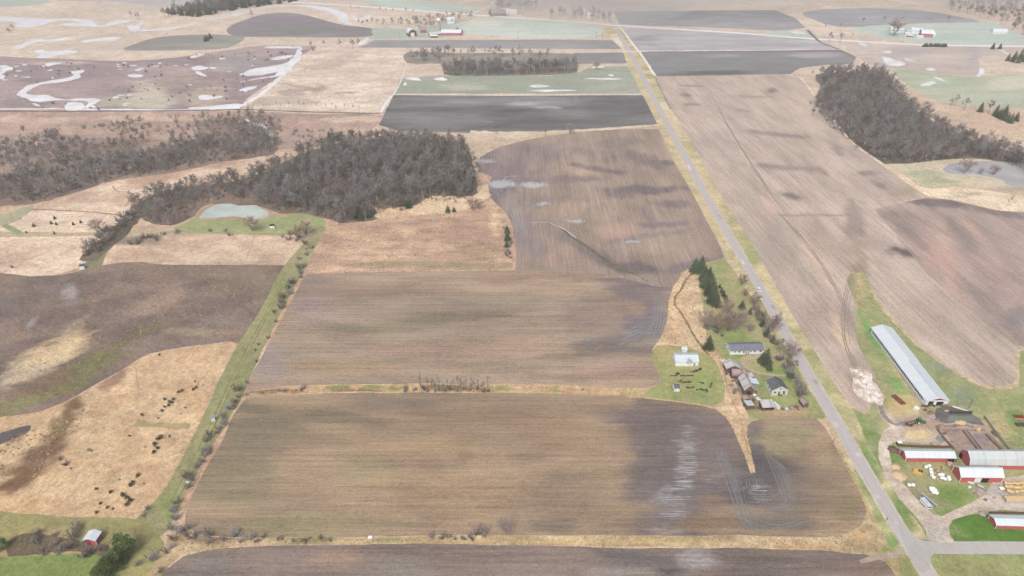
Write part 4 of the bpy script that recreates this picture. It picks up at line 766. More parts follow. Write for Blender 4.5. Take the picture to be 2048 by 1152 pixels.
M_white = mat_plain('white_siding', lc((244, 244, 248)), .6, .04, .8)
M_cream = mat_plain('cream_siding', lc((226, 226, 216)), .7, .06, .8, lc((200, 198, 186)), .5, .6)
M_red = mat_plain('red_barn_paint', lc((204, 112, 112)), .7, .12, .7, lc((184, 108, 106)), .5, .4)
M_dred = mat_plain('dark_red_paint', lc((160, 62, 72)), .6, .08, .7)
M_pink = mat_plain('faded_red_boards', lc((196, 110, 124)), .8, .10, .8, lc((170, 110, 116)), .5, .5)
M_oldwood = mat_plain('weathered_boards', lc((128, 108, 102)), .95, .22, 1.0, lc((96, 78, 74)), .6, .5)
M_tgrey = mat_plain('grey_boards', lc((168, 160, 160)), .9, .12, 1.0, lc((138, 130, 130)), .6, .5)
M_dark = mat_plain('dark_opening', (.012, .012, .014, 1), .95, .1)
M_glass = mat_plain('window_glass', (.03, .035, .04, 1), .1, .1, spec=.8)
M_trim = mat_plain('white_trim', lc((250, 250, 250)), .6, .03)
M_conc = mat_plain('concrete', lc((178, 164, 155)), .9, .12, .8, lc((160, 140, 130)), .6, .3)
M_mudconc = mat_plain('muddy_concrete', lc((150, 130, 120)), .9, .18, .8, lc((120, 100, 92)), .6, .3)
M_tank = mat_plain('silo_concrete', lc((190, 186, 186)), .8, .1, .5)

def profile(kind, W, eave, rise, over):
    h = W / 2
    if kind == 'gable': return [(-h, eave), (0, eave + rise), (h, eave)]
    if kind == 'shed': return [(-h, eave), (h, eave + rise)]
    if kind == 'gambrel': return [(-h, eave), (-h * .72, eave + rise * .55), (0, eave + rise), (h * .72, eave + rise * .55), (h, eave)]
    if kind == 'arch':
        return [(-h * math.cos(t), eave + rise * math.sin(t)) for t in np.linspace(0, math.pi, 15)]
def side_pt(L, W, side, s, z, out):
    if side == 'f': return (s, -W / 2 - out, z)
    if side == 'b': return (s, W / 2 + out, z)
    if side == 'l': return (-L / 2 - out, s, z)
    return (L / 2 + out, s, z)
def panel(mb, L, W, side, s0, s1, z0, z1, out0, out1):
    a = side_pt(L, W, side, s0, z0, out0); b = side_pt(L, W, side, s1, z1, out1)
    mb.box(min(a[0], b[0]), max(a[0], b[0]), min(a[1], b[1]), max(a[1], b[1]), z0, z1)
def building(name, label, cat, cx, cy, rz, L, W, eave, rise, wall, roof, kind='gable', over=.35, windows=(), doors=(), trim=None,
             group=None, th=.14, ridge_cap=None, open_side=None, gable_mat=None, chimney=None):
    """x runs along the ridge, y across it; sides are f(-y) b(+y) l(-x) r(+x)"""
    root = empty(name, (cx, cy, 0), rz, label, cat, group)
    pr = profile(kind, W, eave, rise, over); t = .18
    mb = MB()
    for sx in (-1, 1):
        x0 = sx * L / 2; x1 = x0 - sx * t
        if (sx < 0 and open_side == 'l') or (sx > 0 and open_side == 'r'): continue
        mb.prism([(-W / 2, 0)] + pr + [(W / 2, 0)], min(x0, x1), max(x0, x1), 'x')
    if open_side != 'f': mb.box(-L / 2 + t, L / 2 - t, -W / 2, -W / 2 + t, 0, pr[0][1])
    if open_side != 'b': mb.box(-L / 2 + t, L / 2 - t, W / 2 - t, W / 2, 0, pr[-1][1])
    if open_side: mb.box(-L / 2 + t, L / 2 - t, -W / 2 + t, W / 2 - t, .0, .1)
    mb.build('wall', wall, root)
    # roof: thick strip following the profile
    up = []; n = len(pr)
    for i, (y, z) in enumerate(pr):
        if i == 0: d = Vector((pr[1][0] - y, pr[1][1] - z)).normalized(); y -= d.x * over; z -= d.y * over
        elif i == n - 1: d = Vector((y - pr[-2][0], z - pr[-2][1])).normalized(); y += d.x * over; z += d.y * over
        up.append((y, z))
    def nrm(i):
        a = up[max(0, i - 1)]; b = up[min(n - 1, i + 1)]; d = Vector((b[0] - a[0], b[1] - a[1])).normalized(); return (-d.y, d.x)
    lo = [(y + nrm(i)[0] * .012, z + nrm(i)[1] * .012) for i, (y, z) in enumerate(up)]
    hi = [(y + nrm(i)[0] * th, z + nrm(i)[1] * th) for i, (y, z) in enumerate(up)]
    rb = MB(); rb.prism(lo + hi[::-1], -L / 2 - over, L / 2 + over, 'x'); ro = rb.build('roof', roof, root)
    if ridge_cap is not None:
        c = MB(); k = n // 2; c.prism([(-.45, hi[k][1] - .12), (0, hi[k][1] + .10), (.45, hi[k][1] - .12)], -L / 2 - over + .1, L / 2 + over - .1, 'x'); c.build('ridge_cap', ridge_cap, ro)
    if chimney is not None:
        c = MB(); c.box(chimney - .4, chimney + .4, -.35, .35, eave + rise * .6, eave + rise + .9); c.build('chimney', M_oldwood, ro)
    if trim is not None:
        for sx in (-1, 1):
            for sy in (-1, 1):
                m = MB(); m.box(sx * L / 2 - (.16 if sx < 0 else -.005), sx * L / 2 + (.16 if sx > 0 else -.005) , sy * W / 2 - .12, sy * W / 2 + .12, .0, eave - .05)
                m.build('corner_board', trim, root)
        for sx in (-1, 1):      # barge boards along the gable edges
            x = sx * (L / 2 + over + .01); m = MB()
            for i in range(n - 1):
                a, b = hi[i], hi[i + 1]
                m.prism([(a[0], a[1] - .28), (b[0], b[1] - .28), (b[0], b[1] + .04), (a[0], a[1] + .04)], min(x, x + sx * .08), max(x, x + sx * .08), 'x')
            m.build('barge_board', trim, root)
    for (side, s, z, w, h) in windows:
        f = MB(); panel(f, L, W, side, s - w / 2 - .1, s + w / 2 + .1, z - h / 2 - .1, z + h / 2 + .1, .004, .07); fo = f.build('window', M_trim, root)
        g = MB(); panel(g, L, W, side, s - w / 2, s + w / 2, z - h / 2, z + h / 2, .05, .09); g.build('pane', M_glass, fo)
    for (side, s, w, h, mat) in doors:
        f = MB(); panel(f, L, W, side, s - w / 2, s + w / 2, .1, h, .004, .10); f.build('door', mat, root)
    return root
def fit(A, B, D, z):
    """footprint from three eave corners on the map: A-B is one long edge, D the far corner next to A"""
    a, b, d = G(*A, z), G(*B, z), G(*D, z)
    u = (b - a); L = u.length; u.normalize(); w = Vector((-u.y, u.x, 0)); W = (d - a).dot(w)
    c = a + u * L / 2 + w * W / 2
    return c.x, c.y, math.atan2(u.y, u.x), L, abs(W)

# --- homestead
cx, cy, rz, L, W = fit((1352, 723), (1397, 723.5), (1346, 706), 3.4)
s1 = building('machine_shed', 'pale blue-grey metal machine shed with white walls standing alone on the lawn', 'shed', cx, cy, rz, L, W, 3.4, 1.6, M_white, M_lightroof, trim=M_trim, over=.3,
         windows=[], doors=[('f', -.5, 2.2, 2.5, M_trim), ('f', 4.4, 1.0, 2.4, M_tgrey)], ridge_cap=M_whiteroof)
p = G(1368, 703)
building('lean_to', 'tiny white lean-to behind the pale blue-grey machine shed', 'lean-to', p.x, p.y, 0, 3.2, 2.2, 1.9, .6, M_white, M_whiteroof, 'shed', .1, open_side='b')
cx, cy, rz, L, W = fit((1461.5, 701), (1528, 699), (1452.5, 686), 3.2)
building('ranch_house', 'long low white ranch house with a grey shingle roof', 'house', cx, cy, rz, L, W, 3.2, 1.5, M_white, M_shingle, trim=M_trim, over=.45,
         windows=[('f', -7.2, 2.1, .9, .8), ('f', -4.6, 2.1, 1.4, .8), ('f', -1.9, 1.9, 1.0, 1.2), ('f', 2.2, 2.1, .9, .9), ('f', 4.6, 2.1, 1.5, .8), ('f', 8.2, 2.1, 1.5, .8), ('l', 0, 2.1, 1.0, 1.0)],
         doors=[('f', -.4, 1.0, 2.3, M_tgrey), ('f', 1.0, .9, 2.3, M_tgrey)])
cx, cy, rz, L, W = fit((1349, 776.5), (1360, 776.5), (1347.5, 769), 2.5)
building('garden_shed', 'small cream garden shed with a dark shingle roof beside the dark scrap', 'shed', cx, cy, rz, L, W, 2.5, .9, M_cream, M_dshingle, over=.2, doors=[('f', .4, .9, 2.0, M_trim)], trim=M_trim)
# gabled two storey house
a = G(1545, 781.5, 3.6); b = G(1575.5, 780, 3.6); back = G(1536, 761, 3.6)
u = (b - a); Wd = u.length; u.normalize(); w = Vector((-u.y, u.x, 0)); Ln = (back - a).dot(w); c = a + u * Wd / 2 + w * Ln / 2
building('farm_house', 'old cream farmhouse with a dark shingle gable roof beside the road', 'house', c.x, c.y, math.atan2(w.y, w.x), Ln, Wd, 3.9, 2.5, M_cream, M_dshingle, over=.3, trim=M_trim, chimney=2.5,
         windows=[('l', 0, 4.9, .9, .9), ('l', -2.3, 2.4, 1.1, 1.3), ('l', 2.6, 2.4, 1.1, 1.3), ('f', -3, 2.4, 1, 1.2), ('f', 2, 2.4, 1, 1.2), ('b', -3, 2.4, 1, 1.2), ('b', 0, 2.4, 1, 1.2), ('b', 3, 2.4, 1, 1.2)], doors=[('l', .2, 1, 2.7, M_oldwood)])
p = G(1559, 789); mbp = MB(); mbp.box(-2.6, 2.6, -1, 1, .5, 1.0).box(-2.6, 2.6, -.98, -.9, 1.0, 1.9).box(-1, 1, -1.9, -1.02, .4, .7)
r_ = empty('porch', (p.x, p.y + .4, 0), 0, 'low dark wooden porch deck in front of the old cream farmhouse', 'porch'); mbp.build('deck', M_oldwood, r_)
# decaying barns
def gb(A, B, D, z, *a, **k):
    cx, cy, rz, L, W = fit(A, B, D, z); return building(k.pop('name'), k.pop('label'), k.pop('cat', 'barn'), cx, cy, rz, L, W, z, *a, **k)
def gb2(A, B, D, z, *a, **k):       # A-B is the gable end facing us, D the far eave corner next to A: ridge runs away
    aa, bb, dd = G(*A, z), G(*B, z), G(*D, z); u = (bb - aa); Wd = u.length; u.normalize(); w = Vector((-u.y, u.x, 0)); Ln = (dd - aa).dot(w)
    c = aa + u * Wd / 2 + w * Ln / 2
    return building(k.pop('name'), k.pop('label'), k.pop('cat', 'barn'), c.x, c.y, math.atan2(w.y, w.x), Ln, Wd, z, *a, **k)
gb2((1454, 737), (1480, 736), (1450, 724), 3.6, 1.9, M_oldwood, M_oldroof, name='collapsing_barn', label='sagging old barn with curled white tin roof nearest the ranch house', over=.5, doors=[('l', 1, 2, 2.4, M_dark)])
gb((1464, 750.5), (1489, 750.5), (1464, 741), 2.6, 2.4, M_oldwood, M_rustroof, 'arch', name='round_roof_barn', label='low round-roofed barn of rusty grey tin between two old barns', over=.25, doors=[('l', 0, 2, 2.2, M_dark)])
gb2((1489.5, 779.5), (1508.5, 779), (1477, 755), 3.8, 2.7, M_oldwood, M_oldroof, name='old_barn', label='tall old barn with a steep mottled tin roof and open dark gable', over=.4, doors=[('l', 0, 2.6, 2.6, M_dark)])
gb2((1503, 768.5), (1518, 768), (1499, 758), 2.8, 1.0, M_tgrey, M_whiteroof, 'shed', name='lean_to_shed', label='white flat-roofed shed built against the tall old barn', cat='shed', over=.25)
gb2((1500, 756.5), (1512, 756), (1496, 748), 2.8, 1.5, M_oldwood, M_oldroof, name='small_barn', label='little barn with faded tin roof behind the white flat-roofed shed', over=.25)
gb2((1488.5, 801), (1500.5, 799.5), (1485, 794), 2.4, 1.1, M_oldwood, M_rustroof, name='tin_shed', label='little shed with a rust-red rounded tin roof', cat='shed', kind='arch', over=.2)
gb2((1494.5, 813), (1508.5, 810.5), (1489.5, 803), 2.5, .7, M_oldwood, M_greyroof, 'shed', name='tin_shed', label='small plank shed with a pale flat tin roof, nearest the reed strip', cat='shed', over=.25)
gb((1525.5, 815), (1549, 814), (1522, 803), 2.6, .9, M_oldwood, M_oldroof, 'shed', name='tin_shed', label='wide open-fronted shed with a patched striped tin roof', cat='shed', over=.3, open_side='f')
gb2((1607, 809), (1618, 808), (1604, 797), 2.3, 1.2, M_oldwood, M_rustroof, name='tin_shed', label='small grey gabled shed right beside the road ditch', cat='shed', over=.25)
# bottom-left red shed
gb2((166.5, 1079), (190.5, 1080.5), (179, 1063), 3.3, 1.1, M_pink, M_whiteroof, name='red_shed', label='faded red shed with a white metal roof among the bare bushes', cat='shed', over=.3, trim=M_trim, doors=[('l', 1, 1.8, 2.3, M_dred)])

# --- dairy farm
aa, bb, dd = G(1853.5, 802, 3.3), G(1898, 801, 3.3), G(1744, 657, 3.3)
u = (bb - aa); Wd = u.length; u.normalize(); w = (dd - aa).normalized()
Ln = (dd - aa).length; c = aa + u * Wd / 2 + w * Ln / 2; ang = math.atan2(w.y, w.x)
LB = Ln
r1 = building('long_barn', 'very long white-roofed cattle barn beside the light ploughed field', 'barn', c.x, c.y, ang, LB, Wd, 3.3, 2.0, M_white, M_whiteroof, over=.45, th=.16, windows=[], doors=[('l', -3.2 * -1, 2.6, 2.9, M_dark), ('l', -1.6, 3.6, 2.6, M_dark)])
for dz_ in ():
    pass
m = MB()                    # raised far half of the roof, ridge vent, red gable
hh = LB * .51
pr = [(-Wd / 2 - .5, 3.3 - .1), (0, 5.46), (Wd / 2 + .5, 3.3 - .1)]
m.prism([(y, z + .17) for y, z in pr] + [(y, z + .42) for y, z in pr[::-1]], LB / 2 - hh + .4, LB / 2 + .6, 'x'); m.build('raised_roof', M_whiteroof, r1)
m = MB(); m.prism([(-.55, 5.5), (-.3, 5.84), (.3, 5.84), (.55, 5.5)], -LB / 2 + 1, LB / 2 - hh, 'x'); m.build('ridge_vent', M_lightroof, r1)
m = MB(); m.prism([(-.4, 5.78), (-.2, 6.0), (.2, 6.0), (.4, 5.78)], LB / 2 - hh + 1, LB / 2 - .5, 'x'); m.build('ridge_vent', M_lightroof, r1)
m = MB(); m.prism([(-4.4, 3.75), (0, 5.15), (4.4, 3.75)], -LB / 2 - .10, -LB / 2 - .004, 'x'); m.build('gable_panel', M_dred, r1)
for sgn in (-1, 1): m = MB(); m.box(-LB / 2 + 3, LB / 2 - 2, sgn * (Wd / 2 + .01) - .05, sgn * (Wd / 2 + .01) + .05, 1.3, 2.7); m.build('side_opening', M_dark, r1)
m = MB(); m.box(-LB / 2 + 2, LB / 2 - 2, Wd / 2 + .055, Wd / 2 + .18, 2.7, 2.95)
for i in range(40):
    x = -LB / 2 + 2 + i * (LB - 4) / 39
    m.box(x - .12, x + .12, Wd / 2 + .06, Wd / 2 + .2, .3, 3.0)
m.build('side_posts', M_trim, r1)

def bx(A, B, D, z, *a, **k): return gb(A, B, D, z, *a, **k)
bx((1813.5, 915), (1911.5, 916), (1806.5, 898), 3.0, 1.5, M_red, M_whiteroof, name='red_barn', label='narrow red barn with white roof, farthest left of the farmyard barns', trim=M_trim, over=.3, doors=[('f', 10.5, 4.2, 2.3, M_dark), ('l', 1, 1.2, 2.1, M_dred)])
bx((1941, 929), (2110, 931), (1917, 902), 3.2, 4.6, M_red, M_greyroof, 'gambrel', name='grey_roofed_barn', label='big barn with a curved galvanised grey roof over red walls', trim=M_trim, over=.35, doors=[('l', 3.3, 2.6, 2.8, M_dark)])
bx((1923.5, 953.5), (2007.5, 954.5), (1906.5, 932), 3.7, 2.6, M_red, M_whiteroof, name='red_barn', label='red barn with white roof and half-open white sliding door', trim=M_trim, over=.35, doors=[('f', -1.6, 3.0, 3.0, M_white), ('f', 1.8, 3.2, 2.7, M_dark)], ridge_cap=M_greyroof)
bx((1994.5, 1050), (2130, 1054), (1982, 1030), 2.5, 1.1, M_red, M_whiteroof, name='red_barn', label='long low red shed by the side road, cut off by the right edge', cat='shed', trim=M_trim, over=.3)

# silage pit, feed bunks and yard walls
def wall_line(name, label, cat, pts, h, t, mat, group=None, z0=.0):
    a = G(*pts[0]); r = empty(name, (a.x, a.y, 0), 0, label, cat, group); m = MB()
    for p0, p1 in zip(pts[:-1], pts[1:]):
        q0, q1 = G(*p0) - a, G(*p1) - a; d = (q1 - q0).normalized(); n = Vector((-d.y, d.x, 0)) * t / 2
        k = len(m.v)
        for zz in (z0, h):
            for v in (q0 - n - d * t * .4, q1 - n + d * t * .4, q1 + n + d * t * .4, q0 + n - d * t * .4): m.v.append((v.x, v.y, zz))
        m.f += [(k, k + 1, k + 5, k + 4), (k + 1, k + 2, k + 6, k + 5), (k + 2, k + 3, k + 7, k + 6), (k + 3, k, k + 4, k + 7), (k + 4, k + 5, k + 6, k + 7), (k + 3, k + 2, k + 1, k)]
    m.build('panel', mat, r); return r
wall_line('concrete_wall', 'long concrete yard wall beside the straw-coloured weeds', 'wall', [(1968, 836), (1992, 870), (2018, 903)], 1.9, .35, M_conc)
wall_line('concrete_wall', 'short dark wall at the back of the flooded concrete yard', 'wall', [(1900, 828), (1942, 829)], 2.3, .4, mat_plain('wet_concrete', (.05, .055, .05, 1), .5, .2))
wall_line('feed_bunk', 'left one of the two long parallel feed bunks', 'feed bunk', [(1927, 864), (1957, 903)], 1.2, 1.1, M_mudconc, 'feed bunks in the cattle yard')
wall_line('feed_bunk', 'right one of the two long parallel feed bunks', 'feed bunk', [(1934, 862), (1965, 902)], 1.2, .6, M_conc, 'feed bunks in the cattle yard')
wall_line('feed_bunk', 'short dark feed bunk with a white lump on its end', 'feed bunk', [(1974, 872), (2004, 902)], 1.3, 1.6, M_mudconc)
wall_line('manure_bank', 'dark muddy wall along the left side of the cattle yard', 'wall', [(1874, 860), (1888, 880), (1906, 898)], 1.4, .6, M_mudconc)
wall_line('board_fence', 'low brown board fence behind the narrow red barn', 'fence', [(1796, 893), (1840, 895), (1904, 896)], 1.5, .2, M_oldwood)
wall_line('gate_fence', 'tube gates standing askew in front of the long barn', 'gate', [(1842, 813), (1853, 815), (1862, 811), (1869, 815)], 1.5, .15, M_oldwood)
wall_line('water_trough', 'rectangular dark trough in front of the long barn', 'trough', [(1884, 813), (1894, 813)], 1.2, 1.4, M_mudconc)
wall_line('white_pipe', 'white pipe lying from the long barn to the silage pit', 'pipe', [(1905, 814), (1936, 824)], .9, .3, M_trim)
wall_line('board_fence', 'dark board fence behind the low red shed at the picture edge', 'fence', [(1978, 1027), (2060, 1028)], 1.3, .2, M_oldwood)

# --- round bales
def bale(px, py, r, mat, label, group=None, rz=0.0, up=True, z=.05, cat='bale', name='wrapped_bale'):
    p = G(px, py + 2); ro = empty(name, (p.x, p.y, z), rz, label, cat, group); m = MB()
    n = 18; pts = [(r * math.cos(2 * math.pi * i / n), r + r * math.sin(2 * math.pi * i / n)) for i in range(n)]
    w = r * .95
    k = len(m.v)
    rings = [(-w, .86), (-w * .88, 1), (w * .88, 1), (w, .86)]
    for x, s_ in rings:
        for a_, b_ in pts: m.v.append((x, a_ * s_, r + (b_ - r) * s_))
    for i in range(3):
        for j in range(n): j2 = (j + 1) % n; m.f.append((k + i * n + j, k + i * n + j2, k + (i + 1) * n + j2, k + (i + 1) * n + j))
    m.f.append(tuple(range(k, k + n))[::-1]); m.f.append(tuple(range(k + 3 * n, k + 4 * n)))
    m.build('bale_body', mat, ro, True)
    if mat is M_wrap:
        for x_ in (-w - .03, w - .02): q = MB(); q.tube((x_, 0, r), (x_ + .05, 0, r), r * .45, None, 12); q.build('end_fold', M_lightroof, ro)
    return ro
M_wrap = mat_plain('white_bale_wrap', (.60, .61, .63, 1), .45, .08, 1.5)
M_straw = mat_plain('straw_bale', lc((226, 196, 148)), .95, .2, 3, lc((190, 150, 100)), .5, 2)
M_oldbale = mat_plain('weathered_hay', lc((206, 172, 150)), .95, .2, 3, lc((160, 124, 104)), .6, 1.5)
WB = [(1851, 934, 'uppermost'), (1857, 932, None), (1860, 939, None), (1861, 945, None), (1863, 951, None), (1866, 955, None), (1878, 950, None), (1884, 950, None), (1882, 956, None), (1889, 958, None), (1896, 955, None), (1897, 959, None),
      (1817, 970, None), (1825, 970, None), (1860, 977, None), (1865, 977, None), (1862, 981, None), (1869, 981, None), (1866, 985, None), (1872, 986, None), (1938, 974, None)]
ordn = ['first', 'second', 'third', 'fourth', 'fifth', 'sixth', 'seventh', 'eighth', 'ninth', 'tenth', 'eleventh', 'twelfth', 'thirteenth', 'fourteenth', 'fifteenth', 'sixteenth', 'seventeenth', 'eighteenth', 'nineteenth', 'twentieth']
def nth(i):
    if i < 20: return ordn[i]
    tens = ['twenty', 'thirty', 'forty', 'fifty', 'sixty', 'seventy', 'eighty', 'ninety']; t = (i + 1) // 10 - 2; u = (i + 1) % 10
    if u == 0: return ['twentieth', 'thirtieth', 'fortieth', 'fiftieth', 'sixtieth', 'seventieth', 'eightieth', 'ninetieth'][t]
    return tens[t] + '-' + ordn[u - 1]
rows = [(WB[0:6], 'white wrapped bale from the top in the curved row beside the yellow machine'), (WB[6:12], 'white wrapped bale from the left in the row nearest the red barn'),
        (WB[12:14], 'white wrapped bale from the left in the lone pair by the farm drive'), (WB[14:20], 'white wrapped bale from the top in the block behind the livestock trailer')]
for rw, tx in rows:
    for i, (x, y, _) in enumerate(rw): bale(x, y, .78, M_wrap, nth(i) + ' ' + tx, 'white wrapped round bales', random.uniform(-.9, .9))
bale(1938, 974, .6, M_wrap, 'single white wrapped bale in front of the half-open barn door', 'white wrapped round bales', .4)
for i, (x, y) in enumerate([(1867, 931 + 15), (1874, 942), (1885, 936)]): bale(x, y, .7, M_oldbale, nth(i) + ' weathered pinkish bale from the left among the white ones', 'weathered round bales', random.uniform(-1, 1), name='hay_bale')
for i, (x, y) in enumerate([(1865, 888), (1869, 889), (1875, 888)]): bale(x, y, .8, M_oldbale, nth(i) + ' weathered bale from the left behind the narrow red barn', 'weathered round bales', random.uniform(-1, 1), name='hay_bale')
for i, (x, y) in enumerate([(1896, 926), (1901, 927), (1897, 930)]): bale(x, y, .75, M_oldbale, nth(i) + ' pale bale in the heap at the narrow red barn\'s right end', 'weathered round bales', random.uniform(-1, 1), name='hay_bale')
for r_i, (y0, n0) in enumerate([(967, 12), (975, 11), (983, 10)]):
    for i in range(n0):
        x = 2010 + r_i * 2 + i * 5.2 + random.uniform(-1.3, 1.3)
        bale(x, y0 + random.uniform(-1.6, 1.6), random.uniform(.68, .92), M_straw, '%s golden straw bale from the left, %s row of the stack' % (nth(i), ('back', 'middle', 'front')[r_i]), 'golden round straw bales stacked in rows', random.uniform(-1.3, 1.3), name='straw_bale')
def heap(name, label, cat, px, py, rx, ry, h, mat, noise=.08):
    p = G(px, py); r = empty(name, (p.x, p.y, .02), random.uniform(0, .4), label, cat); m = MB(); n = 18
    for i in range(7):
        t = i / 6; f = 1 - t ** 1.6
        for j in range(n):
            a = 2 * math.pi * j / n; w = 1 + random.uniform(-noise, noise) * 2
            m.v.append((rx * math.cos(a) * (1 - t) * w, ry * math.sin(a) * (1 - t) * w, h * (1 - (1 - t) ** 1.5) * (1 + random.uniform(-noise, noise)) if i else 0))
    for i in range(6):
        for j in range(n): j2 = (j + 1) % n; m.f.append((i * n + j, i * n + j2, (i + 1) * n + j2, (i + 1) * n + j))
    m.build('heap', mat, r, True); return r
M_sand = mat_plain('sand', lc((214, 188, 156)), .95, .12, 1.2, lc((180, 152, 126)), .5, .6)
M_lime = mat_plain('pale_lime', lc((238, 226, 216)), .95, .14, 1.2, lc((200, 176, 160)), .6, .8)
heap('sand_pile', 'small tan sand pile beside the farm drive, upper of two', 'sand pile', 1791, 933, 2.6, 2.4, 1.1, M_sand)
heap('sand_pile', 'larger tan sand pile beside the farm drive, lower of two', 'sand pile', 1797, 950, 3.6, 3.6, 1.4, M_sand)
for i in range(9):
    heap('lime_heap', nth(i) + ' low white heap from the top of the pale spread', 'heap', [1712, 1722, 1734, 1716, 1728, 1742, 1738, 1752, 1750][i], [742, 748, 752, 762, 772, 768, 784, 786, 796][i], random.uniform(1.6, 3.2), random.uniform(2, 4), random.uniform(.4, .9), M_lime, .18)
heap('manure_heap', 'dark brown manure heap left of the narrow red barn', 'manure heap', 1787, 900, 3.0, 3.4, 1.0, M_oldwood, .15)
heap('rubble_heap', 'pale rubble heap in front of the half-open barn door', 'rubble heap', 1962, 982, 2.4, 3.2, .9, M_conc, .18)
heap('silage_heap', 'golden spilled straw fan in the feed yard', 'straw heap', 1921, 845, 3.6, 2.4, .7, M_straw, .2)
heap('log_heap', 'weathered log heap at the corner of the low red shed', 'log heap', 1964, 1026, 2.4, 1.6, .7, M_conc, .2)

for i, (x, y, rx, ry, h, m_) in enumerate([(1876, 856, 1.6, 1.2, .8, M_mudconc), (1889, 868, 2.0, 1.0, .6, M_oldwood), (1956, 858, 2.2, 1.4, .7, M_straw), (1990, 868, 1.4, 2.2, .8, M_oldwood), (1975, 880, 1.2, 1.0, .5, M_mudconc), (1904, 884, 1.8, 1.2, .4, M_mudconc),
                                      (1848, 880, 2.6, 1.0, .5, M_straw), (1862, 826, 2.4, 1.2, .5, M_mudconc), (1850, 820, 1.2, 1.0, .6, M_oldwood), (1893, 822, 1.6, .8, .6, M_straw), (1970, 1000, 1.4, 1.0, .6, M_mudconc), (1988, 996, 1.8, .9, .4, M_conc), (1950, 990, 1.0, 1.4, .5, M_rustroof)]):
    heap('yard_heap', nth(i) + ' small muddy heap scattered about the farmyard pens, counted from the pens outward', 'heap', x, y, rx, ry, h, m_, .25)
for i, (x, y, w_, m_) in enumerate([(1454, 742, 1.0, 'j'), (1460, 746, 1.3, 'w'), (1470, 756, 1.6, 'j'), (1466, 762, 1.2, 'j'), (1499, 785, 1.4, 'j'), (1508, 790, 1.0, 'w'), (1494, 790, 1.4, 'j'), (1512, 784, .8, 'j'), (1494, 744, 1.8, 'r'), (1500, 747, 1.4, 'r'), (1575, 818, 1.6, 'w'), (1583, 815, 1.8, 'r'), (1592, 814, 1.5, 'j'), (1570, 820, 1.2, 'r'), (1516, 816, 1.4, 'j')]):
    heap('junk_heap', nth(i) + ' low junk heap among the old barns and tin sheds', 'junk heap', x, y, w_, w_ * .7, .7, {'j': M_oldwood, 'w': M_trim, 'r': M_rustroof}[m_], .3)
# --- vehicles and machines
M_green = mat_plain('green_paint', (.02, .16, .05, 1), .4, .1, spec=.5)
M_tyre = mat_plain('black_rubber', (.02, .02, .02, 1), .9, .2)
M_yel = mat_plain('yellow_paint', (.55, .34, .10, 1), .5, .12, 1.5, (.3, .15, .05, 1), .5, 1)
M_rim = mat_plain('yellow_rim', (.75, .7, .35, 1), .5, .05)
M_steel = mat_plain('bare_steel', (.38, .38, .4, 1), .5, .15, 1, (.2, .18, .17, 1), .5, .8)
M_rust = mat_plain('red_rusty_steel', lc((140, 56, 60)), .8, .2, 1.5, lc((110, 60, 56)), .6, 1)
M_junk = mat_plain('dark_scrap', (.045, .042, .04, 1), .9, .3, 2, (.10, .06, .04, 1), .5, 1)
M_blue = mat_plain('dusty_blue', (.16, .22, .28, 1), .6, .1)
def wheel(parent, x, y, r, w, rim=M_rim):
    t = MB(); t.tube((x, y - w / 2, r), (x, y + w / 2, r), r, None, 18); o = t.build('wheel', M_tyre, parent, False)
    q = MB(); q.tube((x, y - w / 2 - .03, r), (x, y + w / 2 + .03, r), r * .5, None, 12); q.build('rim', rim, o)
p = G(1839, 846); tr = empty('tractor', (p.x, p.y, .06), math.radians(-12), 'green tractor with a cab pulling a brown spreader across the farmyard', 'tractor')
m = MB(); m.box(.2, 2.6, -.45, .45, .9, 1.75).box(2.4, 2.7, -.38, .38, .8, 1.6).box(-1.2, .4, -.5, .5, .8, 1.5); m.build('bonnet', M_green, tr)
m = MB(); m.prism([(-1.1, 1.5), (-1.25, 2.75), (.25, 2.75), (.45, 1.6)], -.75, .75, 'y'); cb = m.build('cab', M_glass, tr)
m = MB(); m.box(-1.4, .4, -.85, .85, 2.76, 2.95); m.build('cab_roof', M_green, cb)
for y0_ in (.56, -1.25): m = MB(); m.box(-1.5, -.1, y0_, y0_ + .69, 1.75, 1.9); m.build('mudguard', M_green, tr)
m = MB(); m.tube((1.4, .25, 1.7), (1.4, .25, 2.6), .06); m.build('exhaust', M_tyre, tr)
for sy in (-1, 1): wheel(tr, -.8, sy * 1.0, .9, .5); wheel(tr, 2.0, sy * .85, .62, .38)
p = G(1821, 850); sp_ = empty('manure_spreader', (p.x, p.y, .06), math.radians(16), 'open-topped brown manure spreader hitched behind the green tractor', 'spreader')
m = MB(); m.prism([(-1.0, 1.9), (-.7, .8), (.7, .8), (1.0, 1.9), (.9, 1.9), (.62, .92), (-.62, .92), (-.9, 1.9)], -2.6, 2.2, 'x').box(-2.68, -2.58, -1, 1, .8, 1.95).box(2.2, 2.3, -1, 1, .8, 2.1); m.build('box_body', M_oldwood, sp_)
m = MB(); m.box(-2.4, 2.0, -.6, .6, .94, 1.5); m.build('load', M_mudconc, sp_)
m = MB(); m.tube((2.2, .5, .7), (4.2, 0, .6), .07).tube((2.2, -.5, .7), (4.2, 0, .6), .07); m.build('drawbar', M_steel, sp_)
for sx in (-.9, .2):
    for sy in (-1, 1): wheel(sp_, sx - .2, sy * 1.2, .5, .36, M_steel)
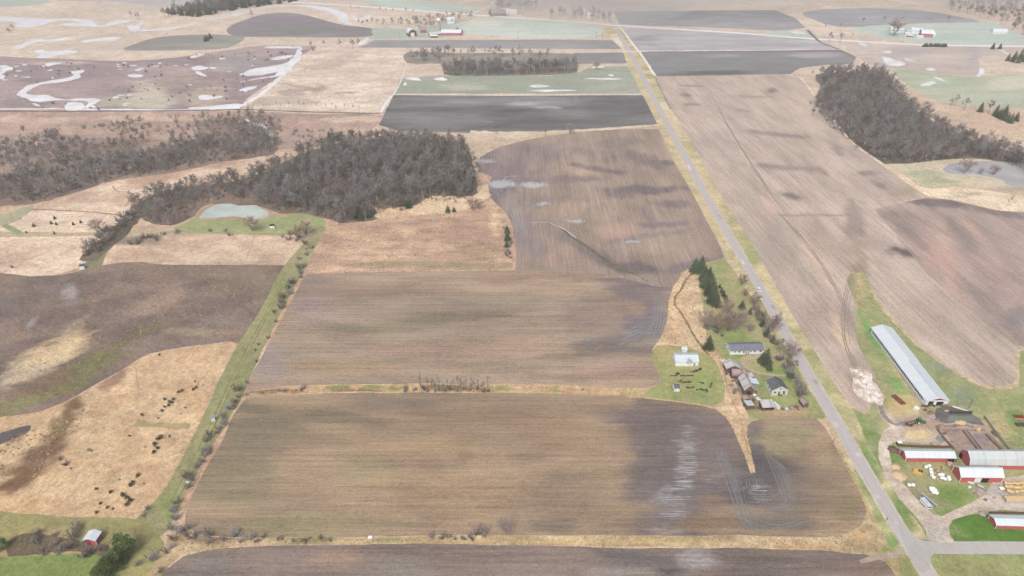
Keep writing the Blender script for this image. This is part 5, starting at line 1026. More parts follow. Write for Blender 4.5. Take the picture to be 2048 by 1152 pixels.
# livestock trailer
a, b = G(1843, 1003), G(1857, 1019); d = (b - a); ang = math.atan2(d.y, d.x); c = (a + b) / 2
tl = empty('livestock_trailer', (c.x, c.y, .06), ang, 'white slatted livestock trailer parked beside the long conveyor', 'trailer')
m = MB(); m.box(-2.6, 2.6, -1.05, 1.05, .55, 1.2); m.build('lower_body', M_trim, tl)
for sy in (-1, 1):
    m = MB()
    for i in range(12): x = -2.55 + i * 5.1 / 11; m.box(x - .05, x + .05, sy * 1.0 - .04, sy * 1.0 + .04, 1.2, 2.2)
    for zz in (1.5, 1.85): m.box(-2.58, 2.58, sy * 1.0 - .025, sy * 1.0 + .025, zz, zz + .12)
    m.build('side_slats', M_trim, tl)
m = MB(); m.box(-2.5, 2.5, -.93, .93, 1.21, 2.15); m.build('dark_interior', M_dark, tl)
m = MB(); m.prism([(-1.12, 2.2), (-.9, 2.36), (.9, 2.36), (1.12, 2.2)], -2.7, 2.7, 'x'); ro = m.build('roof', M_lightroof, tl)
m = MB(); m.box(-1.2, .8, -.15, .15, 2.37, 2.43); m.build('roof_vent', M_tgrey, ro)
m = MB(); m.tube((-2.6, .6, .6), (-4.0, 0, .55), .06).tube((-2.6, -.6, .6), (-4.0, 0, .55), .06); m.build('drawbar', M_steel, tl)
for sx in (-.4, .5):
    for sy in (-1, 1): wheel(tl, sx, sy * 1.12, .36, .2, M_steel)
# conveyor
a, b = G(1841, 990), G(1873, 1016); d = b - a; ang = math.atan2(d.y, d.x); c = (a + b) / 2; Lc = d.length
cv = empty('conveyor', (c.x, c.y, .06), ang, 'long grey feed conveyor trough lying on the grass beside the trailer', 'conveyor')
m = MB(); m.prism([(-.55, 1.1), (-.4, .6), (.4, .6), (.55, 1.1), (.48, 1.1), (.34, .68), (-.34, .68), (-.48, 1.1)], -Lc / 2, Lc / 2, 'x'); m.build('trough', M_lightroof, cv)
m = MB(); m.box(-Lc / 2 + .1, Lc / 2 - .1, -.33, .33, .69, .74); m.build('belt', M_tyre, cv)
for x in (-Lc / 2 + 1.5, 0, Lc / 2 - 1.5):
    for sy in (-1, 1): m = MB(); m.tube((x, sy * .6, 0), (x, sy * .3, .65), .05); m.build('leg', M_steel, cv)
# yellow skip
p = G(1835, 946); yk = empty('yellow_hopper', (p.x, p.y, .05), math.radians(-28), 'rounded yellow hopper with an open dark back lying on the grass', 'hopper')
m = MB(); m.prism([(-2.0, 0), (-2.3, .8), (-1.7, 1.5), (-.4, 1.75), (1.2, 1.6), (2.1, 1.3), (2.1, 0)], -1.0, 1.0, 'y'); m.build('shell', M_yel, yk)
m = MB(); m.box(-.2, 1.7, -.75, .75, 1.62, 1.80); m.build('opening', M_dark, yk)
m = MB(); m.box(-.3, -.2, -.85, .85, 1.6, 1.95).box(1.7, 1.8, -.85, .85, 1.4, 1.9).box(.7, .8, -.75, .75, 1.7, 1.9); m.build('crossbar', M_yel, yk)
m = MB(); m.tube((-2.2, .9, .5), (-3.2, 0, .3), .08).tube((-2.2, -.9, .5), (-3.2, 0, .3), .08); m.build('drawbar', M_yel, yk)
# red harrow in the weeds
a, b = G(1786, 792), G(1807, 810); d = b - a; ang = math.atan2(d.y, d.x); c = (a + b) / 2; Lh = d.length
rh = empty('harrow', (c.x, c.y, .05), ang, 'folded rusty red harrow lying in the grass beside the long barn lane', 'harrow')
m = MB()
for y in (-1.5, -.75, 0, .75, 1.5): m.box(-Lh / 2, Lh / 2, y - .09, y + .09, .5, .66)
for i in range(7): x = -Lh / 2 + i * Lh / 6; m.box(x - .08, x + .08, -1.6, 1.6, .67, .8)
for i in range(14):
    for y in (-1.4, -.4, .5, 1.4): x = -Lh / 2 + .3 + i * (Lh - .6) / 13; m.tube((x, y, .5), (x + .15, y, 0), .04, .02, 4)
m.build('frame', M_rust, rh)
# small things
def crate_thing(name, label, cat, px, py, dims, mat, mat2, rz=0.0, z=.05, extra=None, group=None):
    p = G(px, py); r = empty(name, (p.x, p.y, z), rz, label, cat, group); a, b, h = dims
    m = MB(); m.box(-a / 2, a / 2, -b / 2, b / 2, 0, h * .8); m.build('body', mat, r)
    q = MB(); q.prism([(-b / 2 - .05, h * .8 + .004), (b / 2 + .05, h * .8 + .004), (b / 2 - .1, h), (-b / 2 + .1, h)], -a / 2 - .05, a / 2 + .05, 'x'); q.build('lid', mat2, r)
    return r
crate_thing('fuel_tank', 'black cube tank with a white lid at the end of the board fence', 'tank', 1797, 889, (2.0, 1.6, 1.9), M_tyre, M_trim)
crate_thing('mineral_feeder', 'small grey box feeder near the dark trough, beside the cattle yard', 'feeder', 1874, 841, (1.8, 1.2, 1.0), M_conc, M_mudconc)
crate_thing('calf_hutch', 'white calf hutch on the dark patch left of the long barn', 'hutch', 1832, 819, (1.6, 2.4, 1.5), M_white, M_trim, .5)
crate_thing('deer_blind', 'small white hut with a black roof where the dark hedge meets the fallow field', 'hut', 166, 537, (3.0, 3.0, 3.2), M_white, M_dshingle, .3)
crate_thing('deer_blind', 'small white hut in the grassy track beside the near field', 'hut', 427, 841, (1.9, 1.9, 2.8), M_white, M_tgrey, .5)
crate_thing('pond_shed', 'small white box shed with dark top on the lawn below the pond', 'shed', 545, 455, (3.6, 2.4, 2.4), M_white, M_dark, .1)
crate_thing('boat_cover', 'white overturned tub in the hedge above the bottom field', 'tub', 741, 1076, (1.7, 1.1, .9), M_white, M_trim)
crate_thing('white_tub', 'white tub in the hedge near the bottom left corner of the near field', 'tub', 376, 966, (1.3, .9, .9), M_white, M_trim)
crate_thing('yard_box', 'rust-brown crate on the bright lawn at the right edge', 'crate', 2036, 836, (4.4, 2.4, 1.2), M_oldbale, M_rust, -.1)
crate_thing('flat_wagon', 'dark flat wagon at the right edge below the rust-brown crate', 'wagon', 2043, 851, (6, 2.0, 1.2), M_oldwood, M_junk)
crate_thing('feed_wagon', 'long brown open feed wagon in front of the straw stack', 'wagon', 2036, 1003, (13, 2.6, 2.3), M_steel, M_straw)
crate_thing('board_stack', 'white board lying on the lawn near the sagging barn', 'board', 1446, 721, (2.6, .5, .25), M_trim, M_trim, .5)
crate_thing('board_stack', 'pair of pale boards lying between the small shed and the farmhouse lawn', 'board', 1515, 797, (2.0, 1.2, .4), M_trim, M_lime, .6)
crate_thing('board_stack', 'pale board stack lower beside the pair of pale boards', 'board', 1518.5, 800, (2.0, 1.0, .4), M_lime, M_trim, -.2)
crate_thing('old_car', 'boxy white caravan shell leaning at the patched shed corner', 'caravan', 1552, 813, (1.3, 4.5, 1.6), M_trim, M_whiteroof, .35)
crate_thing('washtub', 'white tub by the half-open barn door, behind the single bale', 'tub', 1941, 966, (2.4, .8, .6), M_trim, M_lime, -.6)
crate_thing('scrap_machine', 'dark scrap machine in front of the half-open barn door', 'machine', 1960, 975, (2.6, 1.4, 1.1), M_junk, M_steel, -.7)
crate_thing('round_feeder', 'grey-white feeder box at the left end of the straw stack', 'feeder', 2002, 979, (2.0, 1.5, 1.0), M_conc, M_trim)
# white car on the road
p = G(1517, 580); cr = empty('car', (p.x, p.y, .09), math.radians(90), 'small white car driving on the road beside the homestead', 'car')
m = MB(); m.prism([(-2.2, .35), (-2.2, .85), (-1.5, .98), (1.3, .92), (2.15, .8), (2.2, .35)], -.85, .85, 'y'); m.build('body', M_trim, cr)
m = MB(); m.prism([(-1.6, .95), (-1.1, 1.42), (.5, 1.42), (1.1, .93)], -.74, .74, 'y'); cbn = m.build('cabin', M_glass, cr)
m = MB(); m.box(-1.1, .5, -.72, .72, 1.425, 1.47); m.build('roof', M_trim, cbn)
for sx in (-1.35, 1.35):
    for sy in (-1, 1): wheel(cr, sx, sy * .78, .32, .2, M_steel)
# scrap rows on the lawn
SJ = [(1355, 749, .6, 1.6, 1.2), (1347, 752, 0, 3, .5), (1352, 752.5, 0, 2, .4), (1363, 752, 0, 1.6, .5), (1372, 752, 0, 3.0, .5), (1379, 752, .1, 2.4, .6), (1384, 752, 0, 1.8, .5), (1391, 744, .2, 2.2, .9), (1395, 741, .2, 2.6, .9), (1401, 739, .9, 1.4, 1.0), (1384, 744, .1, 2, .4),
      (1361, 763, .8, 2.2, .7), (1366, 766, 0, 1.4, .6), (1370, 765, .3, 1.2, .6), (1374, 765, 0, 1.3, .6), (1379, 765, 0, 1.5, .7), (1385, 776, .2, 1.8, .7), (1394, 780, .2, 1.0, .5), (1402, 780, 0, 1.6, .8), (1410, 781, .3, 2.4, .8), (1414, 783, 0, 1.2, .6), (1402, 766, 0, 1.2, .5), (1406, 767, 0, 1.0, .5), (1423, 768, 1.3, 2, .5), (1421, 774, 1.0, 2, .5)]
for i, (x, y, a, w, h) in enumerate(SJ):
    p = G(x, y); r = empty('scrap_implement', (p.x, p.y, .05), a, nth(i) + (' dark scrap piece on the lawn, counted row by row from the machine shed'), 'farm scrap', 'dark scrap implements on the homestead lawn')
    m = MB(); m.tube((-w / 2, -.25, h * .4), (w / 2, -.25, h * .4), .12).tube((-w / 2, .3, h * .4), (w / 2, .3, h * .4), .12)
    for q in range(4): xx = -w / 2 + q * w / 3; m.tube((xx, -.35, h * .4), (xx, .4, h * .5), .09)
    m.build('frame', M_junk, r)
    for q in (-.5, .5):
        for y_ in (-.5, .42): m = MB(); m.tube((q * w * .8, y_, h * .5), (q * w * .8, y_ + .14, h * .5), h * .5, None, 12); m.build('wheel', M_junk, r)
heap('brush_pile', 'small rust-brown brush pile beside the cream garden shed', 'brush pile', 1376, 776, 1.1, 1.1, .8, M_rust, .25)

# --- far farms (hazy, at the top)
def far(name, label, cat, px, py, rz, L, W, e, r, wall, roof, kind='gable', **k):
    p = G(px, py); return building(name, label, cat, p.x, p.y, rz, L, W, e, r, wall, roof, kind, over=.5, **k)
M_fpink = mat_plain('far_red_boards', (.32, .13, .16, 1), .8, .1)
far('arched_barn', 'dark-walled barn with a white arched roof and white door, leftmost building of the far farm', 'barn', 823, 71, math.radians(112), 16, 13, 5, 5.5, M_oldwood, M_whiteroof, 'arch', doors=[('l', 0, 6, 6, M_white)])
far('farm_house', 'brownish far house between the arched barn and the silo', 'house', 847, 65, .2, 9, 9, 5, 4, M_pink, M_tgrey, windows=[('f', -2, 3, 1.4, 1.4), ('f', 2, 3, 1.4, 1.4)])
far('farm_shed', 'low grey-roofed shed left of the silo at the far farm', 'shed', 871, 71, .35, 22, 9, 3.5, 2.2, M_tgrey, M_greyroof)
far('farm_shed', 'small white-roofed shed nearest us at the far farm', 'shed', 868, 75, 0, 11, 6, 3, 1.5, M_oldwood, M_whiteroof)
far('dairy_barn', 'long pink-red barn with a white roof right of the silo', 'barn', 903, 70, 0, 32, 11, 4.5, 4, M_fpink, M_whiteroof)
far('dairy_barn', 'white gabled barn end joined to the long pink-red far barn', 'barn', 917, 66, math.radians(80), 12, 11, 6, 4.5, M_fpink, M_whiteroof)
p = G(879, 69); si = empty('silo', (p.x, p.y, 0), 0, 'tall thin pale silo with a white domed cap at the far farm', 'silo')
m = MB(); m.tube((0, 0, 0), (0, 0, 22), 2.4, 2.4, 20); m.build('shaft', M_tank, si)
m = MB(); m.blob((0, 0, 22), (3.2, 3.2, 3.4), 18, 8, 0, 21.9); m.build('cap', M_trim, si)
far('far_house', 'white house on the lawn beyond the far farm lane', 'house', 901, 46, .3, 12, 9, 6, 4, M_white, M_whiteroof)
far('far_house', 'white house behind the big leafless tree on the right', 'house', 1788, 64, 0, 16, 9, 5, 4, M_white, M_whiteroof, windows=[('f', -4, 3, 1.5, 1.5), ('f', 0, 3, 1.5, 1.5), ('f', 4, 3, 1.5, 1.5)])
far('far_house', 'smaller white house just right of the big leafless tree', 'house', 1800, 64, .5, 9, 8, 4, 3, M_white, M_whiteroof)
far('machine_shed', 'white machine shed between the far house and red barn', 'shed', 1831, 66, math.radians(-20), 16, 12, 5, 3, M_white, M_whiteroof)
far('farm_shed', 'lowest tiny white-roofed shed with pink wall on the right far farm', 'shed', 1820, 74, -.3, 8, 6, 3, 1.5, M_fpink, M_whiteroof)
far('farm_shed', 'tiny white shed above the lowest one on the right far farm', 'shed', 1813, 70, 0, 7, 5, 3, 1.4, M_white, M_whiteroof)
far('farm_shed', 'tiny white shed nearest the white machine shed on the right', 'shed', 1818, 65.5, 0, 8, 5, 3, 1.4, M_white, M_whiteroof)
far('red_barn', 'pinkish-red barn with large white roof on the right far farm', 'barn', 1851, 73, math.radians(-14), 18, 13, 6, 5, M_fpink, M_whiteroof, 'gambrel')
far('milk_house', 'white low wing on the right end of the far pinkish barn', 'shed', 1863, 73, math.radians(-14), 8, 9, 4, 3, M_white, M_whiteroof)
far('milk_house', 'white low wing in front of the far pinkish barn', 'shed', 1838, 76, math.radians(10), 11, 5, 2.6, 1.5, M_white, M_whiteroof)
far('hoop_barn', 'long white hoop barn alone on the far green field', 'hoop barn', 1996, 66, 0, 23, 10, 1.5, 5.0, M_white, M_whiteroof, 'arch')
far('far_house', 'white house left of the hazy wood by the highway', 'house', 1012, 26, 0, 14, 9, 5, 3, M_white, M_whiteroof)
far('far_house', 'white farm building right of the hazy highway house', 'house', 1026, 27, .2, 14, 9, 4, 3, M_white, M_whiteroof)
far('far_barn', 'grey barn with a broad roof beside the highway lane', 'barn', 996, 31, .1, 28, 18, 5, 6, M_tgrey, M_tgrey)
far('far_house', 'white house in the haze left of the crossroads', 'house', 1163, 28, 0, 12, 9, 6, 4, M_white, M_whiteroof)
far('far_house', 'second white house in the haze, nearer the crossroads', 'house', 1180, 34, 0, 10, 8, 5, 3, M_white, M_whiteroof)
# poles
def pole(px, py, h, label, arms=True):
    p = G(px, py); r = empty('utility_pole', (p.x, p.y, 0), 0, label, 'pole', 'wooden utility poles'); m = MB(); m.tube((0, 0, 0), (0, 0, h), .16, .11, 8); m.build('pole', M_oldwood, r)
    if arms:
        m = MB(); m.box(-1.2, 1.2, -.06, .06, h - .8, h - .65); o = m.build('crossarm', M_oldwood, r)
        for x in (-1.05, -.4, .4, 1.05): m = MB(); m.tube((x, 0, h - .65), (x, 0, h - .45), .05); m.build('insulator', M_tgrey, o)
for x, y, h, t in [(1036, 77, 11, 'utility pole at the far field edge, left of the grassy corner'), (1192, 77, 10, 'utility pole left of the pair near the far crossroads'), (1205, 77, 10, 'utility pole right of the pair near the far crossroads'), (800, 77, 9, 'utility pole at the left end of the far farm fence'), (921, 78, 10, 'utility pole below the right end of the pink-red far barn'),
                   (1666, 885, 2.6, 'short dark post in the verge beside the near field'), (1773, 1041, 2.2, 'short post in the verge just above the road bend'), (1937, 817, 6, 'pole standing behind the silage pit')]:
    pole(x, y, h, t, h > 5)
p = G(1766, 1078); sg = empty('road_sign', (p.x, p.y, 0), .5, 'small white-backed road sign at the field corner by the junction', 'sign')
m = MB(); m.tube((0, 0, 0), (0, 0, 2.2), .04); m.build('post', M_steel, sg); m = MB(); m.box(-.45, .45, -.03, .03, 1.6, 2.5); m.build('sign_plate', M_trim, sg)
# ================================================================== PLANTS
def lcd(c, d=450): a = alb(c, d); return (float(a[0]), float(a[1]), float(a[2]), 1)
M_trunk = mat_twig('grey_bark', (.15, .14, .125), .2)
M_birch = mat_twig('pale_bark', (.50, .47, .43), .15)
M_twigs = mat_twig('bare_twigs', (.158, .160, .158), .45)
M_twigr = mat_twig('russet_twigs', (.19, .155, .142), .28)
M_twigl = mat_twig('pale_grey_twigs', (.22, .218, .21), .25)  # paler grey twigs of the birch, the light-grey trees and some shrubs
M_twigy = mat_twig('yard_twigs', (.25, .205, .185), .15)
M_birch_ = mat_twig('ash_bark', (.26, .235, .21), .15)
M_conif = mat_twig('conifer_needles', (.080, .110, .066), .3)
M_pine = mat_twig('pine_needles', (.085, .135, .045), .3)
M_oliv = mat_twig('olive_shrub', (.10, .10, .055), .3)
M_blade = mat_twig('dry_blades', (.50, .405, .29), .25)

def twig_tris(V, Fc, p, d, L, w, n, spread, rnd):
    for i in range(n):
        a = Vector((rnd.gauss(0, 1), rnd.gauss(0, 1), rnd.gauss(0, .7))) * spread + d
        if a.length < .05: continue
        a.normalize(); q = p + a * L * rnd.uniform(.5, 1.15)
        s = a.cross(Vector((rnd.gauss(0, 1), rnd.gauss(0, 1), rnd.gauss(0, 1))));
        if s.length < .01: continue
        s.normalize(); s *= w * .5; k = len(V)
        V += [tuple(p + s), tuple(p - s), tuple(q)]; Fc.append((k, k + 1, k + 2))
def bare_tree(seed, H=14.0, R=4.2, base=.22, nl=10, ns=5, nt=18, tw=.15, fork=False, up=.75, rt=.24):
    rnd = random.Random(seed); T = MB(); V = []; Fc = []; C = MB()
    lean = Vector((rnd.uniform(-.04, .04), rnd.uniform(-.04, .04), 1))
    top = lean * H * .62
    if fork:
        T.tube((0, 0, 0), (0, 0, H * .10), rt * 1.3, rt * 1.1, 7)
        stems = []
        for i in range(6):
            a = i * 1.05 + rnd.uniform(-.3, .3); e = Vector((math.cos(a) * R * .5, math.sin(a) * R * .5, H * rnd.uniform(.5, .66)))
            T.tube((0, 0, H * .08), e, rt * .55, rt * .25, 5); stems.append(e)
    else:
        T.tube((0, 0, 0), top * .45, rt, rt * .7, 7); T.tube(top * .45, top, rt * .7, rt * .25, 6); stems = None
    for i in range(nl):
        if stems: s0 = stems[i % len(stems)] * rnd.uniform(.55, 1.0)
        else: s0 = top * rnd.uniform(base / .62, 1.0)
        az = i * 2.4 + rnd.uniform(-.5, .5); zf = rnd.uniform(.42, 1.0) if i > 2 else 1.0
        rr = R * math.sqrt(max(.06, 1 - (max(zf - .55, 0) / .48) ** 2)) * rnd.uniform(.6, 1.0)
        if i <= 1: rr *= .35
        e = Vector((math.cos(az) * rr, math.sin(az) * rr, H * zf * rnd.uniform(.9, 1.02)))
        if e.z < s0.z + .6: e.z = s0.z + .6 + rnd.random()
        mid = s0.lerp(e, .5) + Vector((0, 0, -.3)); C.tube(s0, mid, rt * .34, rt * .2, 4, False); C.tube(mid, e, rt * .2, .03, 3, False)
        for j in range(ns):
            t = rnd.uniform(.35, 1.0); p = (s0.lerp(mid, t * 2) if t < .5 else mid.lerp(e, t * 2 - 1))
            d2 = Vector((math.cos(az + rnd.uniform(-1.4, 1.4)), math.sin(az + rnd.uniform(-1.4, 1.4)), rnd.uniform(.1, 1.2))).normalized()
            L2 = R * rnd.uniform(.25, .5); q = p + d2 * L2; C.tube(p, q, .05, .02, 3, False)
            for kk in range(3):
                twig_tris(V, Fc, p.lerp(q, .35 + .3 * kk), d2 * up + Vector((0, 0, .35)), R * .34, tw, nt // 3, .75, rnd)
    k = len(C.v); C.v += V; C.f += [tuple(k + i for i in f) for f in Fc]
    return T, C
def shrub(seed, H=2.6, R=1.8, n=170, tw=.10):
    rnd = random.Random(seed); V = []; Fc = []; m = MB()
    for i in range(14):
        a = rnd.uniform(0, 6.28); rr = R * math.sqrt(rnd.random()) * .35; p = Vector((math.cos(a) * rr, math.sin(a) * rr, 0))
        e = Vector((math.cos(a) * rr * 2.6, math.sin(a) * rr * 2.6, H * rnd.uniform(.6, 1))); m.tube(p, e, .05, .015, 3, False)
        for t in (.3, .5, .7, .9): twig_tris(V, Fc, p.lerp(e, t), Vector((math.cos(a) * .5, math.sin(a) * .5, .6)), R * .55, tw, n // 40, .8, rnd)
    k = len(m.v); m.v += V; m.f += [tuple(k + i for i in f) for f in Fc]; return m
def leaf_clump(V, Fc, c, r, n, s, rnd, droop=0.0):
    for i in range(n):
        d = Vector((rnd.gauss(0, 1), rnd.gauss(0, 1), rnd.gauss(0, .8))); d.normalize(); p = c + Vector((d.x * r[0], d.y * r[1], d.z * r[2])) * rnd.uniform(.55, 1.05)
        a = (d + Vector((rnd.gauss(0, .6), rnd.gauss(0, .6), rnd.gauss(0, .5) - droop))).normalized(); b = a.cross(Vector((rnd.gauss(0, 1), rnd.gauss(0, 1), rnd.gauss(0, 1))));
        if b.length < .01: continue
        b.normalize(); L = s * rnd.uniform(.6, 1.3); k = len(V)
        V += [tuple(p - b * L * .3), tuple(p + b * L * .3), tuple(p + a * L)]; Fc.append((k, k + 1, k + 2))
def conifer(seed, H=12.0, R=3.0, levels=13, s=.75):
    rnd = random.Random(seed); T = MB(); T.tube((0, 0, 0), (0, 0, H * .9), .22, .05, 6); V = []; Fc = []
    for l in range(levels):
        t = l / (levels - 1); z = H * (.08 + .88 * t); rr = R * (1 - t) ** .62 * rnd.uniform(.85, 1.1) + .18; nb = max(3, int(11 * (1 - t) + 3))
        for j in range(nb):
            a = j * 6.283 / nb + l * 1.3 + rnd.uniform(-.25, .25); L = rr * rnd.uniform(.75, 1.15)
            for q in range(5):
                f = (q + .6) / 5; c = Vector((math.cos(a) * L * f, math.sin(a) * L * f, z - f * L * .22 + rnd.uniform(-.1, .1)))
                leaf_clump(V, Fc, c, (.28 * rr * .5 + .15, .28 * rr * .5 + .15, .2), 5, s * (.6 + .5 * (1 - t)), rnd, .35)
    C = MB(); C.v = V; C.f = Fc; return T, C
def pine(seed, H=11.0, R=3.6):
    rnd = random.Random(seed); T = MB(); T.tube((0, 0, 0), (0, 0, H * .8), .3, .1, 7); V = []; Fc = []; C = MB()
    for i in range(34):
        t = rnd.random(); z = H * (.12 + .85 * t); rr = R * (1 - t * t) ** .5 * rnd.uniform(.45, 1.0) + .3; a = rnd.uniform(0, 6.283)
        c = Vector((math.cos(a) * rr, math.sin(a) * rr, z)); r = rnd.uniform(.7, 1.15); C.tube((0, 0, z - .6), c, .07, .03, 3, False)
        leaf_clump(V, Fc, c, (r, r, r * .7), 85, .5, rnd, -.3)
    k = len(C.v); C.v += V; C.f += [tuple(k + i for i in f) for f in Fc]; return T, C
def puff(seed, H=2.2, R=1.3, n=420, s=.35):
    rnd = random.Random(seed); V = []; Fc = []
    for i in range(9):
        a = rnd.uniform(0, 6.28); rr = rnd.uniform(0, R * .7); leaf_clump(V, Fc, Vector((math.cos(a) * rr, math.sin(a) * rr, H * rnd.uniform(.25, .75))), (R * .45, R * .45, H * .3), n // 9, s, rnd)
    m = MB(); m.v = V; m.f = Fc; return m

def pair(tc, tm, cm, n): return (tc[0].mesh(n + '_trunk', tm), tc[1].mesh(n + '_crown', cm))
TREES = [pair(bare_tree(10 + i, random.uniform(13, 16), random.uniform(3.8, 4.8), .3), M_trunk, M_twigs, 'bare') for i in range(4)]
TREES += [pair(bare_tree(20 + i, 15, 4.2, .3, 11, 5, 18), M_trunk, M_twigl, 'greybare') for i in range(2)]
TREES += [pair(bare_tree(25, 14, 3.4, .3, 9, 5, 15), M_birch, M_twigl, 'birch')]
TREES += [pair(bare_tree(27, 14, 4.0, .3, 9, 5, 15), M_trunk, M_twigr, 'russet')]
THIN = [pair(bare_tree(40 + i, 13, 2.0, .3, 8, 4, 12, .11, rt=.16), M_trunk, M_twigs, 'thin') for i in range(3)]
YARD = [pair(bare_tree(50 + i, 16, 7.2, .2, 24, 6, 15, .09, True, rt=.6), M_birch_, M_twigy, 'yard') for i in range(3)]
SHR = [shrub(60 + i).mesh('bare_shrub', [M_twigs, M_twigr, M_twigl][i % 3]) for i in range(5)]
CON = [pair(conifer(70 + i, 12.0, 3.9 + .3 * i), M_trunk, M_conif, 'conifer') for i in range(3)]
PIN = [pair(pine(80 + i), M_trunk, M_pine, 'pine') for i in range(3)]
PUF = [puff(90 + i).mesh('olive_shrub', M_oliv) for i in range(3)]
TUF = []
for i in range(3):
    rnd = random.Random(i); V = []; Fc = []
    for j in range(26): twig_tris(V, Fc, Vector((rnd.uniform(-.25, .25), rnd.uniform(-.25, .25), 0)), Vector((0, 0, 1.2)), .9, .16, 1, .5, rnd)
    m = MB(); m.v = V; m.f = Fc; TUF.append(m.mesh('tussock', M_blade))

def place_tree(meshes, x, y, s, label, cat='tree', group=None, name='bare_tree', sz=None, z=.0):
    r = empty(name, (x, y, z), random.uniform(0, 6.28), label, cat, group); r.scale = (s, s, s * (sz or random.uniform(.88, 1.12)))
    a = linkmesh('trunk', meshes[0], r); b = linkmesh('crown', meshes[1], r); return r
def place_plant(me, x, y, s, label, cat='shrub', group=None, name='bare_shrub', z=.0):
    o = linkmesh(name, me); o.location = (x, y, z); o.rotation_euler = (0, 0, random.uniform(0, 6.28)); o.scale = (s * random.uniform(.85, 1.2), s * random.uniform(.85, 1.2), s * random.uniform(.8, 1.15))
    return tag(o, label, cat, group)

def scatter_px(poly, step, jit=.45):
    """spots at about one per step metres inside an outline read off the map"""
    W = [G(a, b) for a, b in poly]; a = np.array([(p.x, p.y) for p in W]); x0, y0 = a.min(0); x1, y1 = a.max(0)
    gx, gy = np.meshgrid(np.arange(x0, x1, step), np.arange(y0, y1, step)); gx = gx.ravel(); gy = gy.ravel()
    gx = gx + (rng.random(gx.size) - .5) * step * 2 * jit; gy = gy + (rng.random(gy.size) - .5) * step * 2 * jit
    m = inside(a, gx, gy); return list(zip(gx[m].tolist(), gy[m].tolist()))

WOODS = [   # name, outline of the trunks, spacing, height factor, thinning, label
    ('main', [(455, 398), (480, 378), (520, 352), (560, 333), (620, 305), (690, 286), (780, 280), (900, 286), (930, 300), (942, 338), (950, 368), (948, 395), (905, 400), (866, 394), (836, 410), (800, 424), (780, 418), (752, 412), (735, 420), (752, 436), (690, 444), (652, 434), (600, 424), (560, 424), (535, 412), (505, 402)], 5.3, 1.0, 0, 'bare grey tree in the wood between the pond and the light field'),
    ('east', [(1628, 210), (1650, 180), (1640, 150), (1700, 146), (1760, 150), (1785, 172), (1800, 200), (1840, 232), (1890, 262), (1950, 285), (2060, 318), (2120, 340), (2120, 350), (2050, 345), (2000, 322), (1930, 316), (1880, 322), (1800, 328), (1752, 322), (1700, 282), (1655, 248)], 5.8, .95, 0, 'bare grey tree in the wood right of the big light field'),
    ('west', [(-60, 400), (60, 405), (110, 395), (160, 378), (230, 357), (330, 345), (400, 330), (470, 318), (540, 306), (560, 278), (480, 275), (400, 285), (330, 297), (230, 315), (120, 335), (40, 350), (-60, 362)], 6.2, .85, .08, 'bare tree in the long wood above the tan meadow on the left'),
    ('strip', [(262, 408), (330, 382), (420, 362), (470, 352), (500, 402), (440, 400), (400, 412), (375, 436), (345, 452), (300, 444), (275, 440)], 5.2, .78, .06, 'bare tree in the belt left of the pond'),
    ('copse', [(885, 152), (884, 142), (920, 138), (1000, 137), (1120, 138), (1152, 136), (1150, 146), (1100, 149), (1000, 152), (900, 152)], 6.5, 1.05, 0, 'bare tree in the far dark copse above the green field'),
    ('copse_thin', [(815, 124), (884, 128), (880, 118), (960, 115), (1100, 116), (1100, 108), (820, 108)], 10, .85, .2, 'thin bare tree behind the far dark copse'),
    ('scrub_west', [(-60, 345), (-60, 292), (60, 275), (150, 262), (260, 250), (380, 238), (480, 228), (548, 232), (575, 268), (480, 268), (330, 290), (120, 325), (0, 345)], 7.0, .62, .08, 'small bare tree in the brushy marsh behind the left wood'),
    ('fringe', [(440, 405), (470, 366), (530, 335), (600, 298), (700, 272), (790, 266), (915, 276), (945, 300), (962, 350), (966, 398), (905, 412), (866, 404), (838, 420), (800, 432), (762, 444), (690, 452), (640, 440), (590, 432), (520, 420)], 10, .55, .45, 'small bare tree on the fringe of the central wood'),
    ('fringe_east', [(1612, 214), (1634, 176), (1610, 142), (1700, 136), (1775, 142), (1805, 172), (1822, 200), (1860, 226), (1910, 256), (1970, 278), (2110, 316), (2110, 356), (2050, 349), (2000, 328), (1930, 322), (1880, 328), (1800, 333), (1744, 326), (1690, 288), (1640, 250)], 11, .55, .5, 'small bare tree on the fringe of the right wood'),
]
bare = []
for wn_, poly, st, hf, thin, lab in WOODS:
    for x, y in scatter_px(poly, st):
        if random.random() < thin: continue
        e = float(fbm(np.array(x / 30.), np.array(y / 30. + 5), 3))
        if wn_ == 'scrub_west' and e < .42: continue
        if e < .30 and random.random() < .6: continue
        bare.append((x + random.uniform(-1.5, 1.5), y + random.uniform(-1.5, 1.5), hf * random.uniform(.58, 1.2) * (.82 + .4 * e), lab, wn_))
FARW = [
    ('blue', [(322, 40), (345, 33), (400, 34), (440, 28), (480, 18), (560, 8), (600, 2), (560, -8), (480, -4), (420, 8), (360, 20), (330, 30)], 8.5, 1.1),
    ('top', [(990, 24), (1030, 20), (1085, 22), (1080, 8), (1040, 0), (1000, 6)], 15, 1.1),
    ('haze', [(1085, 38), (1140, 38), (1200, 46), (1228, 46), (1224, 36), (1190, 28), (1120, 26)], 15, .95),
    ('northeast', [(1885, 10), (1905, 24), (1950, 34), (1990, 46), (2030, 68), (2110, 84), (2160, 60), (2100, -4), (1980, -10), (1900, -4)], 15, 1.0),
    ('creek', [(790, 52), (800, 44), (870, 36), (930, 32), (955, 30), (950, 38), (905, 52), (870, 56), (815, 56)], 14, .75),
    ('riverside', [(700, 50), (720, 44), (790, 46), (800, 54), (760, 54)], 16, .6),
]
